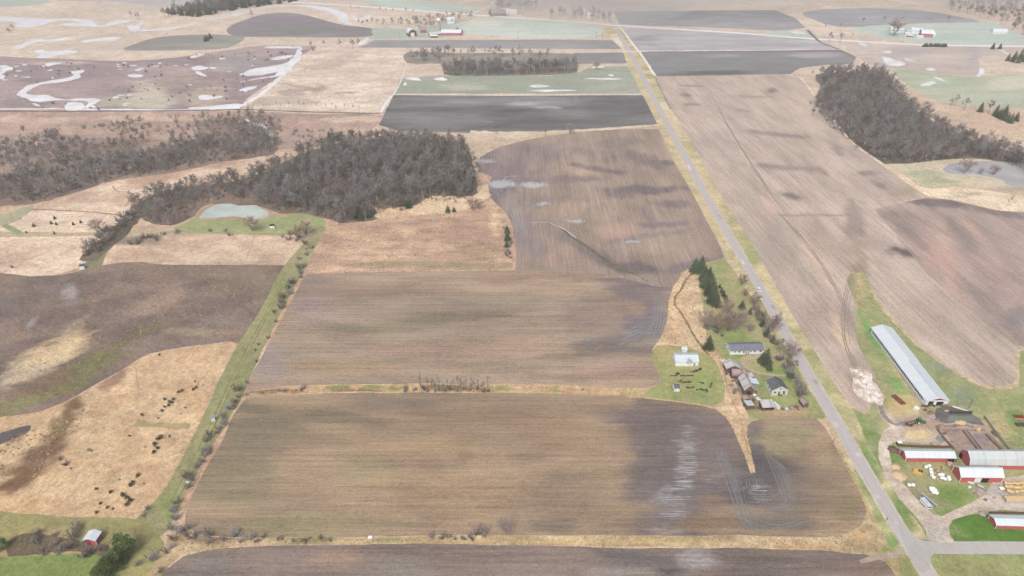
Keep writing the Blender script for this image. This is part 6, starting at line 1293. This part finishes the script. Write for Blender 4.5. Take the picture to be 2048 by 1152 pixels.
# single trees and thin rows: (x, y, height factor, mesh list, name, label)
near = []
def row(pl, step, jit, hf, meshes, label, name='bare_tree', group=None, keep=1.0, hv=.3):
    pts = [G(a, b) for a, b in pl]; acc = 0; spots = []
    for a, b in zip(pts[:-1], pts[1:]):
        L = (b - a).length; n = max(1, int(L / step)); d = (b - a).normalized(); nn = Vector((-d.y, d.x, 0))
        for i in range(n):
            if random.random() > keep: continue
            p = a.lerp(b, (i + random.random()) / n) + nn * random.uniform(-jit, jit); spots.append((p.x, p.y, hf * random.uniform(1 - hv, 1 + hv)))
    for s in spots: near.append((s[0], s[1], s[2], meshes, name, label, group))
T_ = 'tree'
row([(836, 781), (870, 781), (905, 781), (945, 781), (980, 781)], 1.75, 2.4, .66, THIN, 'bare tree in the clump between the two brown fields')
row([(1455, 662), (1468, 652), (1478, 640)], 9, 2, .7, TREES, 'bare tree between the yard trees and the road')
row([(1545, 700), (1565, 716), (1580, 745), (1592, 780), (1600, 790)], 4.2, 2.5, .45, TREES, 'bare tree in the row past the cream farmhouse')
row([(1540, 640), (1552, 668), (1560, 690)], 6, 2.5, .5, TREES, 'bare tree in the roadside row above the ranch house')
row([(484, 218), (560, 215), (640, 217), (700, 220), (745, 222)], 9, 6, .6, THIN, 'spindly bare tree along the far meadow edge')
row([(380, 112), (430, 120), (480, 118), (520, 112)], 12, 10, .6, THIN, 'spindly bare tree standing in the purple marsh', keep=.6)
row([(20, 62), (10, 68), (30, 66)], 8, 6, .9, TREES, 'bare tree at the upper left by the river loops')
row([(262, 36), (275, 37), (288, 38)], 8, 5, 1.0, TREES, 'bare tree in the round clump beside the far river bend')
row([(1655, 84), (1665, 84), (1680, 84)], 10, 4, .8, TREES, 'bare tree at the end of the far ditch by the highway')
row([(1640, 60), (1780, 40), (1860, 44), (1900, 45)], 38, 4, .6, TREES, 'small bare tree on the hazy field boundary')
row([(1880, 208), (1925, 218), (1960, 222), (1990, 232)], 9, 5, .8, TREES, 'bare tree on the upper edge of the right wood')
row([(2000, 408), (2020, 414), (2035, 412)], 8, 3, .55, THIN, 'spindly bare tree in the pale reeds at the right edge')
row([(990, 268), (1035, 276), (1138, 268), (1140, 264)], 30, 3, .6, TREES, 'lone bare tree on the tan strip behind the long brown field')
row([(815, 52), (880, 60), (840, 62)], 20, 4, .8, TREES, 'bare tree beside the far farm with the silo')
row([(500, 36), (505, 38)], 6, 2, .9, TREES, 'bare tree on the riverbank left of the far dark field')
row([(610, 96), (660, 96), (690, 96), (740, 96)], 18, 4, .7, TREES, 'bare tree on the far meadow corner')
row([(700, 20), (705, 22), (720, 24)], 10, 5, .9, THIN, 'bare tree between the river and the highway')
row([(755, 22), (800, 24), (830, 26)], 14, 3, .5, TREES, 'small tree lining the far highway')
row([(930, 34), (960, 34), (1000, 30)], 16, 8, .8, TREES, 'bare tree beside the highway, left of the far grey barn')
# scattered singles
SING = [(1411, 656, .86, YARD, 'round many-stemmed bare tree nearest the reed strip'), (1438, 664, .88, YARD, 'bare yard tree second from the reed strip'), (1466, 662, .84, YARD, 'vase-shaped bare yard tree standing on the lawn'), (1452, 628, .7, YARD, 'small bare tree at the foot of the conifer row'),
        (1480, 646, .6, YARD, 'low bare tree right of the vase-shaped yard tree'), (1490, 592, .4, YARD, 'thin reddish tree on the lawn above the rounded conifer'),
        (1500, 664, .45, YARD, 'small reddish bare tree alone above the ranch house'), (1546, 660, .7, YARD, 'bare tree overhanging the road above the ranch house'), (1580, 716, .75, YARD, 'bare tree overhanging the road beside the driveway'), (1484, 570, .5, YARD, 'small bare tree on the tan lawn near the road'), (1508, 610, .6, YARD, 'bare tree beside the rounded green conifer near the road'),
        (1929, 347, .95, YARD, 'big forked bare tree on the bank of the grey pond'), (1960, 349, .4, YARD, 'small bare tree right of the big forked one by the grey pond'), (1986, 350, .7, YARD, 'bare tree in the water at the right end of the grey pond'), (1838, 348 + 60, .01, YARD, None),
        (1788, 72, 1.6, YARD, 'very large leafless tree in front of the far white house'), (1012, 1066, .55, YARD, 'lone spreading bare tree on the bottom bank of the near field'), (198, 468, .85, YARD, 'big bare tree where the dark hedge crosses the mown path'),
        (800, 412, .7, YARD, 'rounded bare tree in front of the main wood'), (944, 420, .7, YARD, 'bare tree on the tan strip, right of the two spruces'), (957, 419, .55, YARD, 'thin bare tree farthest right on the tan strip'), (1377, 731, .28, YARD, 'tiny bare tree against the front of the machine shed'), (1140, 268, .7, YARD, 'lone bare tree on the tan strip behind the long field'), (505, 462, .8, YARD, 'grey bare tree on the pond lawn edge'),
        (612, 470, .8, YARD, 'bare tree at the right end of the pond lawn'), (596, 480, .7, YARD, 'bare tree just below the right end of the pond lawn'), (1193, 139, .7, YARD, 'lone bare tree at the far green field corner')]
for x, y, s, ms, lab in SING:
    if lab is None: continue
    p = G(x, y); place_tree(random.choice(ms), p.x, p.y, s, lab)

# conifers
CONS = [(1388, 545, 1.05, 'left spruce of the pair at the top of the conifer row'), (1401, 543, 1.1, 'right spruce of the pair at the top of the conifer row'), (1408, 562, 1.0, 'third conifer down the row beside the reed strip'), (1417, 560, .9, 'fourth conifer down the row beside the reed strip'), (1409, 575, .95, 'fifth conifer down the row beside the reed strip'), (1422, 577, 1.0, 'sixth conifer down the row beside the reed strip'),
        (1415, 590, .85, 'seventh conifer down the row beside the reed strip'), (1428, 596, .9, 'eighth conifer down the row beside the reed strip'), (1420, 606, .8, 'ninth conifer down the row beside the reed strip'), (1432, 612, .85, 'lowest conifer of the row beside the reed strip'),
        (1439, 576, .32, 'topmost of the four small dark conifers on the lawn'), (1443, 586, .4, 'second of the four small dark conifers on the lawn'), (1447, 593, .42, 'third of the four small dark conifers on the lawn'), (1452, 600, .38, 'lowest of the four small dark conifers on the lawn'),
        (1416, 698, .85, 'rounded spruce between the reed strip and ranch house'), (1530, 728, .95, 'tall dark spruce in front of the ranch house right end'), (1524, 724, .7, 'shorter dark spruce left of the tall one in the driveway loop'), (1538, 740, .5, 'small spruce at the bottom of the driveway loop'),
        (1483, 618, .62, 'rounded dark conifer in the lawn near the road'), (1499, 628, .45, 'dark low conifer right of the rounded one'), (1515, 628, .4, 'dark low conifer nearest the road on the lawn'), (1524, 652, .5, 'dark conifer above the ranch house near the road'), (1533, 672, .6, 'green conifer at the roadside above the ranch house'), (1545, 684, .5, 'green conifer at the roadside beside the ranch house'),
        (896, 425, .62, 'left of the two spruces on the tan strip below the main wood'), (908, 424, .45, 'right, smaller of the two spruces on the tan strip'), (713, 437, .9, 'spruce at the lower left tip of the main wood'), (738, 434, .8, 'second spruce at the lower left tip of the main wood'), (722, 440, .7, 'third spruce at the lower left tip of the main wood'), (818, 416, .8, 'spruce beside the rounded bare tree before the main wood'), (660, 284, 1.0, 'conifer sticking up at the top left of the main wood'),
        (1014, 466, .6, 'upper dark green conifer at the stubble field corner'), (1015, 482, .75, 'middle dark green conifer at the stubble field corner'), (1013, 494, .5, 'lower dark green conifer at the stubble field corner'),
        (110, 438, .3, 'upper left small conifer in the tan meadow'), (103, 448, .28, 'second small conifer in the tan meadow'), (113, 450, .25, 'third small conifer in the tan meadow'), (68, 453, .3, 'leftmost small conifer in the tan meadow'), (147, 450, .28, 'fourth small conifer in the tan meadow'), (162, 446, .28, 'rightmost small conifer in the tan meadow'), (53, 466, .2, 'tiny conifer beside the mown path'), (109, 468, .22, 'tiny conifer on the mown path edge'),
        (1785, 98, .8, 'left of two lone conifers on the far highway'), (1797, 98, .8, 'unused'), (1999, 98, .8, 'right of two lone conifers on the far highway')]
CONS = [c for c in CONS if c[3] != 'unused' and not (c[0] == 1785)] + [(1985, 98, .85, 'left of two lone conifers on the far highway')]
for x, y, s, lab in CONS:
    p = G(x, y); place_tree(random.choice(CON), p.x, p.y, s, lab, name='conifer', sz=1.0 if s > .8 else .95)
for i in range(16):
    p = G(1846 + i * 3.0 + random.uniform(-1, 1), 93.5 + random.uniform(-.6, .6)); place_tree(random.choice(CON), p.x, p.y, random.uniform(.5, .65), nth(i) + ' dark conifer from the left in the far highway row', name='conifer', sz=.8)
for i, (x, y) in enumerate([(1990, 232), (1998, 236), (2005, 240), (2014, 243), (2020, 246), (2031, 242), (2008, 232), (1960, 224)]):
    p = G(x, y); place_tree(random.choice(CON), p.x, p.y, random.uniform(.8, 1.1), nth(i) + ' dark green conifer beyond the right wood, from the left', name='conifer')
for i, (x, y) in enumerate([(2015, 122), (2025, 124), (2035, 126), (2045, 124), (2028, 119), (2040, 118)]):
    p = G(x, y); place_tree(random.choice(CON), p.x, p.y, random.uniform(.8, 1.2), nth(i) + ' bluish conifer in the far clump at the right edge', name='conifer')
for i, (x, y) in enumerate([(411, 83), (415, 81), (421, 77)]):
    p = G(x, y); place_tree(random.choice(CON), p.x, p.y, .8, nth(i) + ' lone conifer from the left on the far grey field', name='conifer')
PINES = [(253, 1108, 1.15, 'topmost big green pine of the diagonal row at bottom left'), (243, 1122, .9, 'second big green pine of the diagonal row at bottom left'), (236, 1134, 1.0, 'third big green pine of the diagonal row at bottom left'), (222, 1150, .95, 'fourth big green pine of the diagonal row at bottom left'), (206, 1162, .9, 'lowest big green pine of the diagonal row, cut by the bottom edge'), (8, 1098, .62, 'green pine at the left edge above the bright lawn')]
for x, y, s, lab in PINES:
    p = G(x, y); place_tree(random.choice(PIN), p.x, p.y, s, lab, name='pine')

# olive junipers dotted over the tan field
OL = [(319, 711, .7), (328, 814, .6), (345, 806, .7), (331, 815, .5), (390, 764, .5), (407, 771, .4), (387, 780, .8), (393, 776, .8), (358, 785, .8), (364, 782, .8), (368, 800, .3), (330, 800, .8), (340, 806, 1), (347, 800, .9), (338, 812, .8), (325, 823, .8), (284, 831, .8), (317, 837, .5), (371, 816, .5), (362, 829, .35),
      (260, 873, .7), (316, 880, 1.1), (322, 876, 1.1), (310, 890, 1), (316, 898, 1), (308, 906, .9), (339, 874, .7), (276, 953, 1.1), (262, 972, 1.0), (266, 966, .8), (193, 979, .8), (222, 985, .8), (240, 960, .4), (247, 992, 1.1), (255, 997, .9), (261, 1003, 1.0), (254, 1012, .9), (201, 1008, .7), (215, 1016, .8), (226, 1019, .6), (194, 1026, .7), (288, 968, .4), (291, 895, .4)]
OL.sort(key=lambda q: (q[1]))
for i, (x, y, s) in enumerate(OL):
    p = G(x, y); place_plant(random.choice(PUF), p.x, p.y, s * .95, nth(i) + ' olive-green bush counted from the top of the tan field on the left', group='olive bushes on the tan field', name='evergreen_shrub')

# bare shrubs: hedgerows
def hedge(pl, step, jit, s, label, keep=1.0, group=None, sv=.35):
    row(pl, step, jit, s, SHR, label, 'bare_shrub', group, keep, sv)
hedge([(492, 790), (520, 786), (560, 784), (610, 783)], 4, 1.0, .6, 'bare shrub at the left end of the bank')
hedge([(595, 782), (606, 781)], 1.5, 1.0, 1.2, 'tall bare shrub on the bank between the fields')
hedge([(806, 781), (812, 781), (840, 781), (980, 782)], 3.2, 1.2, .9, 'low bare shrub under the tree clump on the bank')
hedge([(1160, 782), (1168, 782)], 3, .5, .5, 'small brown shrub alone on the tan bank')
hedge([(360, 1070), (375, 1064), (400, 1074), (450, 1078), (520, 1080)], 3.0, 2.4, 1.3, 'bare shrub in the near field bottom left hedge')
hedge([(520, 1080), (600, 1080), (670, 1079)], 3.5, 1.2, .7, 'low bare shrub in the near field bottom hedge')
hedge([(860, 1078), (920, 1078), (965, 1076)], 3.0, 1.6, .9, 'bare shrub left of the bottom bank lone tree')
hedge([(930, 1074), (945, 1073), (962, 1074)], 2.0, 2.0, 1.8, 'tall grey shrub of the bottom bank clump')
hedge([(610, 530), (590, 560), (572, 590), (552, 630)], 4, 3.0, 1.6, 'bare shrub along the track beside the middle field')
hedge([(552, 630), (530, 680), (508, 720), (486, 770)], 9, 2.5, .9, 'small bare shrub along the grassy track, lower stretch')
hedge([(478, 780), (465, 800), (440, 850), (405, 905), (390, 940), (375, 975), (356, 1010), (340, 1050)], 3.6, 2.8, 1.4, 'bare shrub in the near field left hedge')
hedge([(345, 1050), (330, 1075), (310, 1110), (290, 1150)], 2.8, 6.0, 1.5, 'bare shrub in the thicket right of the pines')
hedge([(285, 1030), (300, 1020), (310, 1005)], 3.2, 2, 1.0, 'small bare shrub inside the grassy track corner')
hedge([(60, 1100), (90, 1098), (130, 1100), (170, 1098), (215, 1100)], 2.8, 3.4, 1.4, 'bare shrub in the thicket around the faded red shed')
hedge([(60, 1080), (110, 1084), (150, 1082)], 4, 4.0, 1.5, 'bare shrub above the thicket left of the red shed')
hedge([(150, 1058), (160, 1064)], 2, 2.0, 1.7, 'taller bare shrub directly behind the red shed')
hedge([(175, 515), (190, 500), (215, 470), (245, 445), (270, 425)], 2.4, 6.0, 2.0, 'dense bare shrub in the dark hedge between the tan meadows')
hedge([(255, 490), (290, 480), (320, 480)], 2.8, 4.5, 1.8, 'bare shrub in the dark thicket on the tan meadow')
hedge([(318, 470), (345, 466), (355, 470)], 5, 3, 1.4, 'bare shrub left of the pond lawn')
hedge([(440, 470), (465, 472), (440, 462), (400, 466)], 6, 2, 1.0, 'small bare shrub below the pond lawn')
hedge([(560, 470), (600, 480), (615, 500), (600, 520)], 4, 4, 1.4, 'bare shrub in the thicket right of the pond lawn')
hedge([(1012, 455), (1016, 480), (1018, 520)], 3.5, 2.0, 1.2, 'bare shrub on the right edge of the stubble field')
hedge([(1458, 742), (1462, 756), (1470, 772), (1474, 790)], 2.4, 3, 1.1, 'bare shrub around the old barns beside the reed strip')
hedge([(1500, 800), (1512, 806), (1518, 812), (1500, 822)], 2.6, 2.4, .7, 'bare shrub among the tin sheds')
hedge([(1560, 822), (1585, 818), (1604, 815)], 3.4, 1.5, .6, 'low bare shrub between the patched shed and roadside shed')
hedge([(1410, 650), (1440, 665), (1460, 668)], 2.4, 4.0, 1.4, 'bare shrub under the yard trees')
hedge([(1560, 715), (1582, 745), (1598, 785), (1606, 800)], 2.2, 2.8, 1.5, 'bare shrub in the roadside row beside the old cream farmhouse')
hedge([(1500, 612), (1516, 625), (1530, 660), (1548, 690)], 3.4, 3, 1.5, 'bare shrub along the road above the ranch house')
hedge([(30, 268), (100, 262), (140, 258), (230, 262), (300, 250)], 14, 14, 1.7, 'dark bare shrub on the rust-brown marsh edge')
hedge([(640, 100), (560, 110), (520, 125)], 26, 8, 1.6, 'bare shrub by the marsh water near the far meadow')
hedge([(180, 218), (200, 219)], 5, 3, 1.5, 'dark shrub at the marsh canal')
hedge([(165, 900), (180, 905), (190, 898)], 3, 1, .7, 'grey low bush in the middle of the tan field')
hedge([(120, 920), (128, 924), (140, 938), (146, 942)], 3, 1, .7, 'small grey bush beside the dark bog')
hedge([(1790, 896), (1784, 906), (1796, 902)], 3, 1.5, .6, 'brown brush beside the manure heap')
hedge([(1700, 72), (1712, 70)], 12, 3, 1.2, 'small dark shrub above the highway')
hedge([(1020, 385), (860, 400), (880, 402)], 25, 3, 1.0, 'bare shrub before the main wood')
hedge([(215, 500), (120, 500), (60, 500)], 12, 8, 1.0, 'thin shrub scattered on the tan meadow', keep=.7)
hedge([(20, 540), (40, 536)], 4, 3, 1.1, 'bare shrub at the left edge above the fallow field')

def dist3(x, y): return math.sqrt(x * x + y * y + HC * HC)
# ---- nearest three hundred bare trees one by one, the rest of each wood as one growth
def ordinal_labels(items):
    """items with the same label text: number them from the left"""
    by = {}
    for it in items: by.setdefault(it[5], []).append(it)
    out = []
    for lab, L in by.items():
        L.sort(key=lambda q: P(q[0], q[1])[0])
        for i, it in enumerate(L):
            if len(L) == 1: nl, g = lab, it[6]
            elif len(L) <= 30: nl, g = nth(i) + ' ' + lab + ', from the left', it[6] or lab.split(',')[0]
            else: nl, g = lab, lab
            out.append(it[:5] + (nl, g))
    return out
near_t = [n for n in near if n[4] == 'bare_tree']; near_s = [n for n in near if n[4] == 'bare_shrub']
bare.sort(key=lambda t: dist3(t[0], t[1]) / max(t[2], .1))
NI = max(0, 272 - len(near_t))
for n in ordinal_labels(near_t):
    place_tree(random.choice(n[3]), n[0], n[1], n[2], n[5], group=n[6])
near_s.sort(key=lambda n: dist3(n[0], n[1]) / n[2])
rest_s = near_s[296:]
for n in ordinal_labels(near_s[:296]):
    place_plant(random.choice(SHR), n[0], n[1], n[2], n[5], group=n[6])
for x, y, s, lab, wn_ in bare[:NI]:
    place_tree(TREES[min(7, int(random.random() * 8.6))], x, y, s, lab, group=lab)

# ---- growths as geometry-node instances
def proto(coll, parts):
    vs = []; fs = []; mi = []; mats = []
    for me in parts:
        k = len(vs); vs += [tuple(v.co) for v in me.vertices]; m0 = len(mats); mats.append(me.materials[0])
        for p in me.polygons: fs.append(tuple(k + i for i in p.vertices)); mi.append(m0)
    me = bpy.data.meshes.new('proto'); me.from_pydata(vs, [], fs)
    for m in mats: me.materials.append(m)
    me.polygons.foreach_set('material_index', mi)
    o = bpy.data.objects.new('proto', me); coll.objects.link(o); return o
C_tree = bpy.data.collections.new('tree_sources'); C_con = bpy.data.collections.new('conifer_sources'); C_tuf = bpy.data.collections.new('tuft_sources'); C_shr = bpy.data.collections.new('shrub_sources')
C_mix = bpy.data.collections.new('mixed_sources')
for t in TREES: proto(C_tree, t)
for t in CON + TREES[:3]: proto(C_mix, t)
for t in CON: proto(C_con, t)
for t in TUF: proto(C_tuf, [t])
for t in SHR: proto(C_shr, [t])
def growth(name, pts, coll, label=None, cat=None):
    """pts: (x, y, z, scale)"""
    if not pts: return
    me = bpy.data.meshes.new(name); me.from_pydata([(p[0], p[1], p[2]) for p in pts], [], [])
    a = me.attributes.new('siz', 'FLOAT', 'POINT'); a.data.foreach_set('value', [p[3] for p in pts])
    o = linkmesh(name, me); tag(o, label, cat, None, 'stuff')
    ng = bpy.data.node_groups.new(name, 'GeometryNodeTree')
    ng.interface.new_socket('Geometry', in_out='INPUT', socket_type='NodeSocketGeometry'); ng.interface.new_socket('Geometry', in_out='OUTPUT', socket_type='NodeSocketGeometry')
    N = ng.nodes.new; gi = N('NodeGroupInput'); go = N('NodeGroupOutput'); ip = N('GeometryNodeInstanceOnPoints'); ci = N('GeometryNodeCollectionInfo')
    ci.inputs['Collection'].default_value = coll; ci.inputs['Separate Children'].default_value = True; ci.inputs['Reset Children'].default_value = True
    ip.inputs['Pick Instance'].default_value = True
    ri = N('FunctionNodeRandomValue'); ri.data_type = 'INT'
    ints = [s for s in ri.inputs if s.type == 'INT']; ints[0].default_value = 0; ints[1].default_value = len(coll.objects) - 1
    rr = N('FunctionNodeRandomValue'); rr.data_type = 'FLOAT_VECTOR'; vec = [s for s in rr.inputs if s.type == 'VECTOR']; vec[0].default_value = (0, 0, 0); vec[1].default_value = (0, 0, 6.283)
    na = N('GeometryNodeInputNamedAttribute'); na.data_type = 'FLOAT'; na.inputs['Name'].default_value = 'siz'
    L = ng.links.new
    L(gi.outputs[0], ip.inputs['Points']); L(ci.outputs[0], ip.inputs['Instance'])
    L([s for s in ri.outputs if s.type == 'INT'][0], ip.inputs['Instance Index']); L([s for s in rr.outputs if s.type == 'VECTOR'][0], ip.inputs['Rotation'])
    L(na.outputs[0], ip.inputs['Scale']); L(ip.outputs[0], go.inputs[0])
    md = o.modifiers.new('grow', 'NODES'); md.node_group = ng
    return o
rest = bare[NI:]
LW = {'main': 'rest of the grey leafless wood between the pond and the light field', 'east': 'rest of the grey leafless wood right of the big light field', 'west': 'rest of the leafless wood above the tan meadow on the left', 'strip': 'rest of the leafless belt left of the pond', 'copse': 'far dark copse above the green field', 'copse_thin': 'thin far trees behind the dark copse', 'scrub_west': 'scattered brushy trees in the marsh behind the left wood', 'fringe': 'scattered small trees fringing the central wood', 'fringe_east': 'scattered small trees fringing the right wood'}
for k, lab in LW.items():
    growth('woodland', [(x, y, .0, s) for x, y, s, l, w in rest if w == k], C_tree, lab, 'woodland')
LF = {'blue': 'bluish far wood above the river loops at the top left', 'top': 'hazy dark wood above the highway near the picture top', 'haze': 'pale hazy trees left of the far crossroads', 'northeast': 'large hazy wood at the top right corner', 'creek': 'far bare trees behind the farm with the silo', 'riverside': 'low far trees on the river bank left of the farm'}
for wn_, poly, st, hf in FARW:
    pts = [(x, y, .0, hf * random.uniform(.75, 1.15)) for x, y in scatter_px(poly, st)]
    growth('woodland', pts, C_mix if wn_ == 'blue' else C_tree, LF[wn_], 'woodland')
# undergrowth inside the woods, the remaining shrubs and marsh brush
und = []
for wn_, poly, st, hf, thin, lab in WOODS[:4]:
    und += [(x, y, .0, random.uniform(.6, 1.3)) for x, y in scatter_px(poly, 7.5 if wn_ != 'west' else 6.5)]
und += [(n[0], n[1], .0, n[2]) for n in rest_s]
growth('undergrowth', und, C_shr, 'bare brown undergrowth beneath the leafless woods', 'undergrowth')
br = []
for poly, st, s in [([(-60, 300), (120, 262), (300, 240), (480, 236), (560, 262), (500, 300), (330, 322), (120, 350), (-60, 380)], 11, 1.3), ([(560, 262), (640, 262), (750, 236), (700, 262), (620, 290)], 9, 1.3),
                    ([(-60, 126), (300, 126), (520, 100), (600, 100), (540, 170), (480, 215), (-60, 218)], 22, 1.2)]:
    for x, y in scatter_px(poly, st):
        if float(fbm(np.array(x / 60.), np.array(y / 60.), 3)) > (.56 if st == 22 else .5): br.append((x, y, .0, s * random.uniform(.5, 1.3)))
growth('marsh_scrub', br, C_shr, 'scattered low leafless scrub over the marsh', 'scrub')
tf = []
for poly, st, s in [([(1383, 538), (1400, 570), (1410, 655), (1416, 690), (1440, 712), (1480, 790), (1496, 832), (1504, 915), (1511, 944), (1486, 905), (1452, 834), (1452, 812), (1430, 722), (1398, 708), (1306, 694), (1336, 640), (1338, 602), (1364, 548)], 1.9, .9),
                    ([(340, 1076), (640, 1080), (1200, 1076), (1700, 1074), (1745, 1040), (1780, 1085), (1760, 1104), (1400, 1094), (1050, 1088), (800, 1085), (560, 1090), (360, 1108)], 1.7, .9),
                    ([(488, 794), (560, 780), (700, 776), (980, 774), (1130, 774), (1300, 780), (1200, 787), (980, 783), (700, 783), (540, 788)], 1.9, .8),
                    ([(658, 450), (930, 418), (972, 390), (1008, 426), (1027, 542), (608, 546)], 3.1, 1.0),
                    ([(0, 880), (60, 860), (110, 850), (180, 800), (160, 850), (100, 930), (0, 1010)], 2.6, 1.1),
                    ([(20, 780), (60, 740), (140, 700), (260, 640), (330, 590), (420, 560), (500, 560), (430, 660), (300, 690), (180, 740)], 5.5, 1.0),
                    ([(1700, 548), (1733, 553), (1760, 610), (1800, 660), (1780, 660), (1740, 640), (1712, 600)], 2.4, .9),
                    ([(1960, 830), (2060, 860), (2100, 920), (2050, 920), (2000, 890)], 2.4, .9)]:
    for x, y in scatter_px(poly, st):
        if float(fbm(np.array(x / 9.), np.array(y / 9. + 30), 3)) > .46: tf.append((x, y, .02, s * random.uniform(.6, 1.5)))
growth('dry_tussocks', tf, C_tuf, 'pale dead grass tussocks in the ditches, banks and stubble', 'dead grass')

# ================================================================== HAZE
mm = bpy.data.materials.new('mist'); mm.use_nodes = True; nt = mm.node_tree; nt.nodes.clear()
out = nt.nodes.new('ShaderNodeOutputMaterial'); pv = nt.nodes.new('ShaderNodeVolumePrincipled')
pv.inputs['Color'].default_value = (.98, .98, .99, 1); pv.inputs['Density'].default_value = .0024
nt.links.new(pv.outputs[0], out.inputs['Volume'])
for px_, py_, z_, r_, lab in [(1180, 26, 45, (210, 260, 42), 'white mist bank low over the far crossroads'), (1420, 12, 50, (300, 200, 45), 'white mist bank above the far grey fields'), (1900, 8, 50, (260, 200, 45), 'white mist bank over the far right wood'), (1090, 4, 50, (300, 180, 45), 'white mist bank at the top centre of the view')]:
    p = G(px_, py_); m = MB(); m.blob((p.x, p.y, z_), r_, 28, 14)
    o = m.build('mist_bank', mm, None, True); tag(o, lab, 'mist', None, 'stuff')
hz = bpy.data.meshes.new('haze'); hb = MB(); hb.box(-8200, 8200, -900, 13500, -1.2, 262.0); hb.build('haze', None)
ho = bpy.data.objects['haze']; tag(ho, None, None, None, 'stuff'); ho['label'] = 'thin pale haze over the whole landscape'; ho['category'] = 'haze'
hm = bpy.data.materials.new('haze_air'); hm.use_nodes = True; nt = hm.node_tree; nt.nodes.clear()
out = nt.nodes.new('ShaderNodeOutputMaterial'); pv = nt.nodes.new('ShaderNodeVolumePrincipled')
pv.inputs['Color'].default_value = (.97, .975, .99, 1); pv.inputs['Density'].default_value = SIG; pv.inputs['Anisotropy'].default_value = 0.0
nt.links.new(pv.outputs[0], out.inputs['Volume']); ho.data.materials.append(hm)
for o in bpy.data.objects:
    if 'label' in o and len(o['label'].split()) > 16: print('LONG', o['label'])
print('OBJECTS', len(bpy.data.objects), 'trees', len(near_t), 'shrubs', len(near_s), 'bare', len(bare), 'tufts', len(tf), 'top', max(q[4] for q in _laid))
